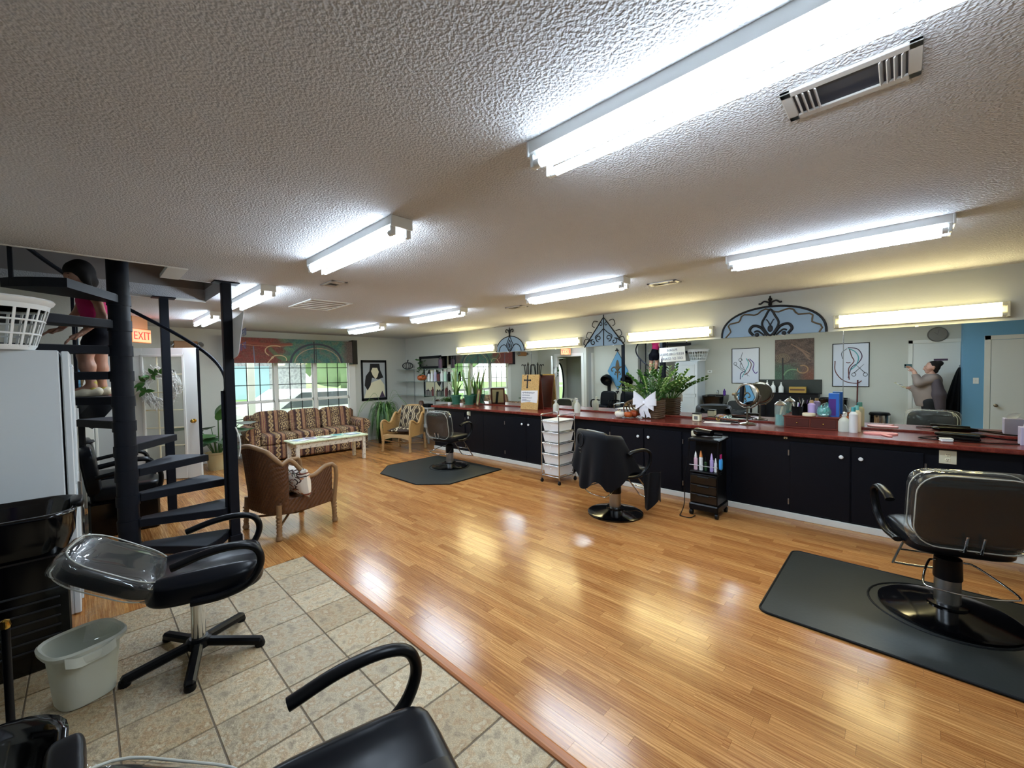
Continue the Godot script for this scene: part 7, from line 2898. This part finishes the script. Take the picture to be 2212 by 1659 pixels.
	t = thing("hanging_coat", "black cape hanging on the white door beside the blue wall", "cape", V(X + 0.015, 0, 0.83), PI / 2)
	m = MB.new()
	m.sheet(24, 20, func(u: float, v: float):
		var w := lerpf(0.03, 0.3, pow(v, 0.8))
		return V((0.5 - u) * 2.0 * w * 0.5 + w * 0.5 - 0.015, lerpf(1.52, 0.35, v), 0.05 + 0.025 * sin(u * 16.0) * v + 0.03 * v), 0.006)
	obj("cloth", m, "cape", t)
	m = MB.new()
	m.tube(curve([V(0.0, 1.56, 0.0), V(0.0, 1.55, 0.05), V(0, 1.52, 0.06)], 4), 0.006, 6)
	obj("hook", m, "steel", t)
	d = setting("door_4")
	d.position = V(-0.30, 0, 1.62)
	m = MB.new()
	m.bar(V(0, 0, -0.50), V(0.02, 2.11, -0.42), 0.004)
	m.bar(V(0, 0, 0.42), V(0.02, 2.11, 0.50), 0.004)
	m.bar(V(0, 2.03, -0.50), V(0.02, 2.11, 0.50), 0.004)
	obj("casing", m, "trim", d)
	obj("leaf", br(V(0, 0.01, -0.415), V(0.014, 2.025, 0.415), 0.003), "door_white", d)
	m = MB.new()
	m.lathe([P(0.03, 0), P(0.03, 0.006), P(0.012, 0.012), P(0.012, 0.035), P(0.027, 0.05), P(0.024, 0.07), P(0, 0.075)], Transform3D(Basis.from_euler(Vector3(0, 0, -PI / 2)), V(0.014, 0.8, -0.35)), 18)
	obj("knob", m, "old_bronze", d)
	sw("light_switch", "white light switch on the blue wall", V(-0.30, 1.26, 1.02), PI / 2)

# ------------------------------------------------------------------ people: tapered bones joined smoothly, meshed as surface nets
func flesh(m: MB, bones: Array, cell: float, k := 0.03, cut_lo := -9.0, cut_hi := 9.0):
	var lo := Vector3.ONE * 1e9
	var hi := -lo
	for b in bones:
		for e in 2:
			var rr: float = b[2 + e] + cell * 2.0 + k
			var p: Vector3 = b[e]
			lo = lo.min(p - Vector3.ONE * rr)
			hi = hi.max(p + Vector3.ONE * rr)
	var nx := int((hi.x - lo.x) / cell) + 2
	var ny := int((hi.y - lo.y) / cell) + 2
	var nz := int((hi.z - lo.z) / cell) + 2
	var f := PackedFloat32Array()
	f.resize(nx * ny * nz)
	f.fill(1.0)
	for b in bones:
		var a: Vector3 = b[0]
		var c: Vector3 = b[1]
		var ra: float = b[2]
		var rb: float = b[3]
		var ab := c - a
		var l2 := maxf(ab.length_squared(), 1e-8)
		var reach := maxf(ra, rb) + k + cell * 2.0
		var i0 := ((a.min(c) - Vector3.ONE * reach - lo) / cell).max(Vector3.ZERO)
		var i1 := ((a.max(c) + Vector3.ONE * reach - lo) / cell)
		for z in range(int(i0.z), mini(int(i1.z) + 1, nz)):
			for y in range(int(i0.y), mini(int(i1.y) + 1, ny)):
				for x in range(int(i0.x), mini(int(i1.x) + 1, nx)):
					var p := lo + Vector3(x, y, z) * cell
					var t := clampf((p - a).dot(ab) / l2, 0.0, 1.0)
					var d := (p - a - ab * t).length() - lerpf(ra, rb, t)
					var at := x + nx * (y + ny * z)
					var o := f[at]
					var h := maxf(k - absf(d - o), 0.0) / k
					f[at] = minf(d, o) - h * h * k * 0.25
	if cut_lo > -8.0 or cut_hi < 8.0:
		for z in nz:
			for y in ny:
				var py := lo.y + y * cell
				var dd := maxf(cut_lo - py, py - cut_hi)
				if dd > -cell * 2:
					for x in nx:
						var at := x + nx * (y + ny * z)
						f[at] = maxf(f[at], dd)
	var ids := {}
	var off := [0, 1, nx, nx + 1, nx * ny, nx * ny + 1, nx * ny + nx, nx * ny + nx + 1]
	for z in nz - 1:
		for y in ny - 1:
			var row := nx * (y + ny * z)
			for x in nx - 1:
				var at := row + x
				var inside := 0
				for q in 8:
					if f[at + off[q]] < 0.0:
						inside += 1
				if inside == 0 or inside == 8:
					continue
				var sum := Vector3.ZERO
				var n := 0
				for e in [[0, 1], [2, 3], [4, 5], [6, 7], [0, 2], [1, 3], [4, 6], [5, 7], [0, 4], [1, 5], [2, 6], [3, 7]]:
					var fa := f[at + off[e[0]]]
					var fb := f[at + off[e[1]]]
					if (fa < 0.0) != (fb < 0.0):
						var t := fa / (fa - fb)
						var pa := Vector3(e[0] & 1, (e[0] >> 1) & 1, e[0] >> 2)
						var pb := Vector3(e[1] & 1, (e[1] >> 1) & 1, e[1] >> 2)
						sum += pa.lerp(pb, t)
						n += 1
				ids[at] = m.add(lo + (Vector3(x, y, z) + sum / n) * cell)
	var t0 := m.ix.size()
	for at in ids:
		var s0 := f[at] < 0.0
		for ax in 3:
			var st: int = [1, nx, nx * ny][ax]
			var s1 := f[at + st] < 0.0
			if s0 == s1:
				continue
			var u: int = [nx, nx * ny, 1][ax]
			var v: int = [nx * ny, 1, nx][ax]
			if ids.has(at - u) and ids.has(at - v) and ids.has(at - u - v):
				if s0:
					m.quad(ids[at - u - v], ids[at - v], ids[at], ids[at - u])
				else:
					m.quad(ids[at - u - v], ids[at - u], ids[at], ids[at - v])
	m.fix(t0)

func grow(bones: Array, g: float) -> Array:
	var out := []
	for b in bones:
		out.append([b[0], b[1], b[2] + g, b[3] + g])
	return out

func hand_bones(w: Vector3, dirf: Vector3, palm: Vector3, curl: float, s := 1.0) -> Array:
	# wrist, direction of the fingers, palm normal
	var side := dirf.cross(palm).normalized()
	var out := [[w, w + dirf * 0.07 * s, 0.022 * s, 0.026 * s], [w + side * 0.018 * s, w + side * 0.022 * s + dirf * 0.07 * s, 0.018 * s, 0.016 * s], [w - side * 0.018 * s, w - side * 0.022 * s + dirf * 0.07 * s, 0.018 * s, 0.016 * s]]
	for k in 4:
		var o := (k - 1.5) * 0.018 * s
		var ln := [0.03, 0.034, 0.032, 0.026][k] as float * s
		var p := w + dirf * 0.078 * s + side * o
		var d := dirf
		for j in 3:
			d = (d + palm * curl * (0.4 + 0.3 * j)).normalized()
			var q: Vector3 = p + d * ln * (1.0 - 0.18 * j)
			out.append([p, q, 0.0085 * s, 0.0075 * s])
			p = q
	var tp := w + dirf * 0.02 * s + side * 0.028 * s
	var td := (dirf * 0.6 + side * 0.7 + palm * 0.4).normalized()
	out.append([tp, tp + td * 0.035 * s, 0.011 * s, 0.0095 * s])
	out.append([tp + td * 0.035 * s, tp + td * 0.04 * s + dirf * 0.028 * s + palm * 0.01, 0.0095 * s, 0.0085 * s])
	return out

func head_bones(c: Vector3, f: Vector3, up: Vector3, s: float) -> Array:
	var side := f.cross(up).normalized()
	var out := [[c + up * 0.03 * s - f * 0.015 * s, c + up * 0.045 * s - f * 0.02 * s, 0.088 * s, 0.088 * s], [c + f * 0.03 * s, c - up * 0.055 * s + f * 0.03 * s, 0.068 * s, 0.05 * s], [c - up * 0.07 * s + f * 0.055 * s, c - up * 0.08 * s + f * 0.06 * s, 0.03 * s, 0.024 * s]]
	out.append([c + f * 0.085 * s + up * 0.012 * s, c + f * 0.108 * s - up * 0.022 * s, 0.011 * s, 0.015 * s])
	for q in [-1.0, 1.0]:
		out.append([c + f * 0.078 * s + up * 0.028 * s + side * q * 0.012 * s, c + f * 0.068 * s + up * 0.03 * s + side * q * 0.046 * s, 0.012 * s, 0.01 * s])
		out.append([c + side * q * 0.085 * s + up * 0.02 * s - f * 0.01 * s, c + side * q * 0.087 * s - up * 0.022 * s - f * 0.006 * s, 0.013 * s, 0.01 * s])
		out.append([c + f * 0.05 * s - up * 0.015 * s + side * q * 0.038 * s, c + f * 0.05 * s - up * 0.03 * s + side * q * 0.03 * s, 0.028 * s, 0.024 * s])
	out.append([c + f * 0.082 * s - up * 0.045 * s + side * 0.018 * s, c + f * 0.082 * s - up * 0.045 * s - side * 0.018 * s, 0.009 * s, 0.009 * s])
	return out

func face_parts(parent: Node, c: Vector3, f: Vector3, up: Vector3, s: float):
	var side := f.cross(up).normalized()
	for q in [-1.0, 1.0]:
		var m := MB.new()
		m.pill(c + f * 0.079 * s + up * 0.012 * s + side * q * 0.031 * s, Vector3.ONE * 0.021 * s, 1.0, 1.0, Transform3D.IDENTITY, 12, 8)
		obj("eye", m, "white_plastic", parent)
		m = MB.new()
		m.pill(c + f * 0.0875 * s + up * 0.012 * s + side * q * 0.031 * s, Vector3.ONE * 0.01 * s, 1.0, 1.0, Transform3D.IDENTITY, 10, 6)
		obj("iris", m, "brown", parent)
		m = MB.new()
		m.tube([c + f * 0.09 * s + up * 0.036 * s + side * q * 0.012 * s, c + f * 0.082 * s + up * 0.041 * s + side * q * 0.045 * s], 0.0035 * s, 5)
		obj("eyebrow", m, "hair", parent)
	var m2 := MB.new()
	m2.tube([c + f * 0.088 * s - up * 0.045 * s + side * 0.022 * s, c + f * 0.094 * s - up * 0.044 * s, c + f * 0.088 * s - up * 0.045 * s - side * 0.022 * s], [0.003 * s, 0.0055 * s, 0.003 * s], 6)
	obj("lips", m2, "lip", parent)

func build_people():
	mat("lip", Color("9a5a52"), 0.5)
	# ---- child climbing the stairs, turned to the left, one hand on the tread ahead
	var hip := V(0.13, 2.0, -5.17)
	var chest := V(0.075, 2.27, -5.12)
	var sh_l := V(0.10, 2.32, -5.02)
	var sh_r := V(0.045, 2.33, -5.22)
	var neck := V(0.045, 2.37, -5.11)
	var hc := V(0.0, 2.47, -5.09)
	var hf := V(-0.75, -0.35, 0.45).normalized()
	var hu := V(-0.3, 0.93, 0.15).normalized()
	hu = (hu - hf * hu.dot(hf)).normalized()
	var el_l := V(0.135, 2.12, -4.95)
	var wr_l := V(0.0, 1.965, -4.88)
	var el_r := V(-0.03, 2.14, -5.26)
	var wr_r := V(-0.12, 2.02, -5.16)
	var kn_l := V(0.02, 1.80, -5.13)
	var an_l := V(0.055, 1.53, -5.15)
	var kn_r := V(0.11, 1.78, -5.26)
	var an_r := V(0.12, 1.53, -5.28)
	var thigh_l := [V(0.11, 1.99, -5.11), kn_l, 0.073, 0.047]
	var thigh_r := [V(0.12, 1.98, -5.23), kn_r, 0.073, 0.047]
	var bones := [[hip, V(0.10, 2.14, -5.15), 0.092, 0.08], [V(0.10, 2.14, -5.15), chest, 0.08, 0.085], [sh_l, sh_r, 0.045, 0.045], [chest, neck, 0.06, 0.035], [neck, hc, 0.034, 0.04],
		[sh_l, el_l, 0.037, 0.03], [el_l, wr_l, 0.03, 0.02], [sh_r, el_r, 0.037, 0.03], [el_r, wr_r, 0.03, 0.02],
		thigh_l, [kn_l, kn_l.lerp(an_l, 0.35), 0.046, 0.05], [kn_l.lerp(an_l, 0.35), an_l, 0.05, 0.028], thigh_r, [kn_r, kn_r.lerp(an_r, 0.35), 0.046, 0.05], [kn_r.lerp(an_r, 0.35), an_r, 0.05, 0.028],
		[an_l, an_l + V(-0.1, -0.04, 0), 0.028, 0.024], [an_r, an_r + V(-0.1, -0.04, 0), 0.028, 0.024]]
	var p := thing("person", "person in pink top and dark shorts climbing the spiral staircase", "person", Vector3.ZERO)
	var m := MB.new()
	flesh(m, bones, 0.012, 0.035)
	flesh(m, head_bones(hc, hf, hu, 0.86), 0.006, 0.02)
	flesh(m, hand_bones(wr_l, V(-0.75, -0.5, 0.1).normalized(), V(0.5, -0.85, 0), 0.35, 0.78), 0.004, 0.008)
	flesh(m, hand_bones(wr_r, V(-0.8, -0.3, 0.1).normalized(), V(0.3, -0.95, 0), 0.35, 0.78), 0.004, 0.008)
	obj("body", m, "skin", p)
	m = MB.new()
	flesh(m, grow([[V(0.098, 2.13, -5.15), chest, 0.08, 0.086], [sh_l, sh_r, 0.04, 0.04], [chest, neck, 0.055, 0.01]], 0.012), 0.011, 0.035, -9.0, 2.385)
	obj("top", m, "pink_top", p)
	m = MB.new()
	flesh(m, grow([[hip, V(0.102, 2.12, -5.15), 0.092, 0.082], [V(0.11, 1.99, -5.11), V(0.11, 1.99, -5.11).lerp(kn_l, 0.45), 0.074, 0.062], [V(0.12, 1.98, -5.23), V(0.12, 1.98, -5.23).lerp(kn_r, 0.45), 0.074, 0.062]], 0.013), 0.011, 0.03)
	obj("shorts", m, "dark_shorts", p)
	m = MB.new()
	var hs := hf.cross(hu)
	flesh(m, [[hc + hu * 0.04 - hf * 0.02, hc + hu * 0.05 - hf * 0.045, 0.09, 0.088], [hc - hf * 0.05, hc - hf * 0.06 - hu * 0.05, 0.075, 0.06], [hc - hf * 0.06 - hu * 0.05, hc - hf * 0.02 - hu * 0.16 + hs * 0.03, 0.05, 0.03], [hc + hs * 0.075, hc + hs * 0.07 - hu * 0.12, 0.03, 0.02], [hc - hs * 0.075, hc - hs * 0.07 - hu * 0.12, 0.03, 0.02]], 0.008, 0.03)
	obj("hair", m, "hair", p)
	face_parts(p, hc, hf, hu, 0.86)
	for a in [an_l, an_r]:
		m = MB.new()
		flesh(m, [[a + V(0.03, -0.045, 0), a + V(-0.05, -0.052, 0), 0.04, 0.038], [a + V(-0.05, -0.052, 0), a + V(-0.115, -0.058, 0), 0.038, 0.03]], 0.007, 0.02, 1.4445)
		obj("shoe", m, "shoe", p)
		m = MB.new()
		flesh(m, [[a + V(0, -0.02, 0), a + V(0, 0.035, 0), 0.034, 0.034]], 0.006, 0.01)
		obj("sock", m, "sock", p)
	# ---- photographer behind the camera, seen in the mirror
	p = thing("person", "person in a grey-brown sweater holding up a phone, seen in the mirror", "person", Vector3.ZERO)
	var ox := -0.17
	hc = V(ox + 0.02, 1.515, 0.41)
	hf = V(0.35, 0.02, -0.94).normalized()
	hu = Vector3.UP
	var torso := [[V(ox, 0.90, 0.40), V(ox, 1.06, 0.375), 0.185, 0.2], [V(ox, 1.06, 0.375), V(ox, 1.26, 0.42), 0.2, 0.14], [V(ox - 0.16, 1.31, 0.43), V(ox + 0.16, 1.31, 0.43), 0.075, 0.075]]
	var shr := V(ox + 0.17, 1.30, 0.42)
	var elr := V(ox + 0.24, 1.22, 0.24)
	var wrr := V(0.045, 1.455, 0.17)
	var shl := V(ox - 0.18, 1.30, 0.42)
	var ell := V(ox - 0.2, 1.08, 0.36)
	var wrl := V(ox - 0.02, 1.11, 0.14)
	var arms := [[shr, elr, 0.066, 0.05], [elr, wrr, 0.05, 0.034], [shl, ell, 0.066, 0.05], [ell, wrl, 0.05, 0.034]]
	var legs := []
	for q in [-1.0, 1.0]:
		legs.append([V(ox + q * 0.1, 0.86, 0.4), V(ox + q * 0.1, 0.46, 0.39), 0.115, 0.07])
		legs.append([V(ox + q * 0.1, 0.46, 0.39), V(ox + q * 0.11, 0.08, 0.42), 0.07, 0.045])
		legs.append([V(ox + q * 0.11, 0.055, 0.42), V(ox + q * 0.12, 0.04, 0.25), 0.045, 0.035])
	m = MB.new()
	flesh(m, torso + arms + legs + [[V(ox + 0.01, 1.32, 0.42), V(ox + 0.015, 1.44, 0.41), 0.062, 0.055]], 0.017, 0.05)
	flesh(m, head_bones(hc, hf, hu, 1.0), 0.008, 0.02)
	flesh(m, hand_bones(wrr, V(0.1, 0.75, -0.6).normalized(), V(0.4, -0.1, -0.5).normalized(), 0.5, 1.0), 0.005, 0.008)
	flesh(m, hand_bones(wrl, V(0.3, 0.1, -0.95).normalized(), V(0, 1, 0), 0.3, 1.0), 0.005, 0.008)
	obj("body", m, "skin_light", p)
	m = MB.new()
	flesh(m, grow(torso + arms + [[V(ox, 0.80, 0.41), V(ox, 0.95, 0.39), 0.19, 0.19]], 0.02), 0.018, 0.05, 0.755, 1.40)
	obj("sweater", m, "sweater", p)
	m = MB.new()
	flesh(m, [[V(ox + 0.2, 1.25, 0.48), V(ox + 0.21, 1.0, 0.52), 0.07, 0.1], [V(ox + 0.21, 1.0, 0.52), V(ox + 0.2, 0.74, 0.54), 0.1, 0.075]], 0.014, 0.04)
	obj("draped_jacket", m, "sweater_dark", p)
	m = MB.new()
	flesh(m, grow(legs.slice(0, 2) + legs.slice(3, 5), 0.014) + [[V(ox - 0.08, 0.86, 0.4), V(ox + 0.08, 0.86, 0.4), 0.14, 0.14]], 0.018, 0.04)
	obj("trousers", m, "jeans", p)
	m = MB.new()
	flesh(m, [[hc + V(-0.01, 0.045, 0.025), hc + V(-0.015, 0.05, 0.05), 0.092, 0.09], [hc + V(-0.03, 0.08, 0.1), hc + V(-0.035, 0.09, 0.13), 0.05, 0.05], [hc + V(-0.02, -0.01, 0.06), hc + V(-0.02, -0.06, 0.06), 0.07, 0.05]], 0.009, 0.03)
	obj("hair", m, "hair", p)
	face_parts(p, hc, hf, hu, 1.0)
	for q in [-1.0, 1.0]:
		m = MB.new()
		flesh(m, [[V(ox + q * 0.11, 0.055, 0.43), V(ox + q * 0.12, 0.045, 0.24), 0.052, 0.044]], 0.01, 0.02, 0.002)
		obj("shoe", m, "black_plastic", p)
	# phone and notepad in the hands
	var ph := thing("phone", "dark phone held up by the photographer in the mirror", "phone", V(0.03, 1.565, 0.085))
	ph.basis = Basis(Vector3(0.69, 0, 0.724), Vector3.UP, Vector3(-0.724, 0, 0.69))
	obj("case", bx(Vector3.ZERO, V(0.15, 0.074, 0.008), 0.003), "teal_case", ph)
	obj("screen", bx(V(0, 0, 0.0045), V(0.142, 0.067, 0.001), 0), "black_gloss", ph)
	obj("lens_bump", bx(V(-0.05, 0.015, -0.006), V(0.03, 0.03, 0.004), 0.003), "black_gloss", ph)
	var pad := thing("notepad", "yellow notepad held in the photographer's left hand", "notepad", V(ox + 0.04, 1.17, -0.02), 0.2)
	m = MB.new()
	m.box(Vector3.ZERO, V(0.15, 0.006, 0.21), 0.001, T(Vector3.ZERO, 0, 0.55))
	obj("pages", m, "pad_yellow", pad)
	m = MB.new()
	m.box(V(0, 0.004, -0.02), V(0.1, 0.002, 0.12), 0, T(Vector3.ZERO, 0, 0.55))
	obj("top_sheet", m, "paper", pad)
	m = MB.new()
	m.cyl(V(0.02, 0.03, -0.07), V(0.05, 0.005, 0.04), 0.004, 8)
	obj("pen", m, "black_plastic", pad)
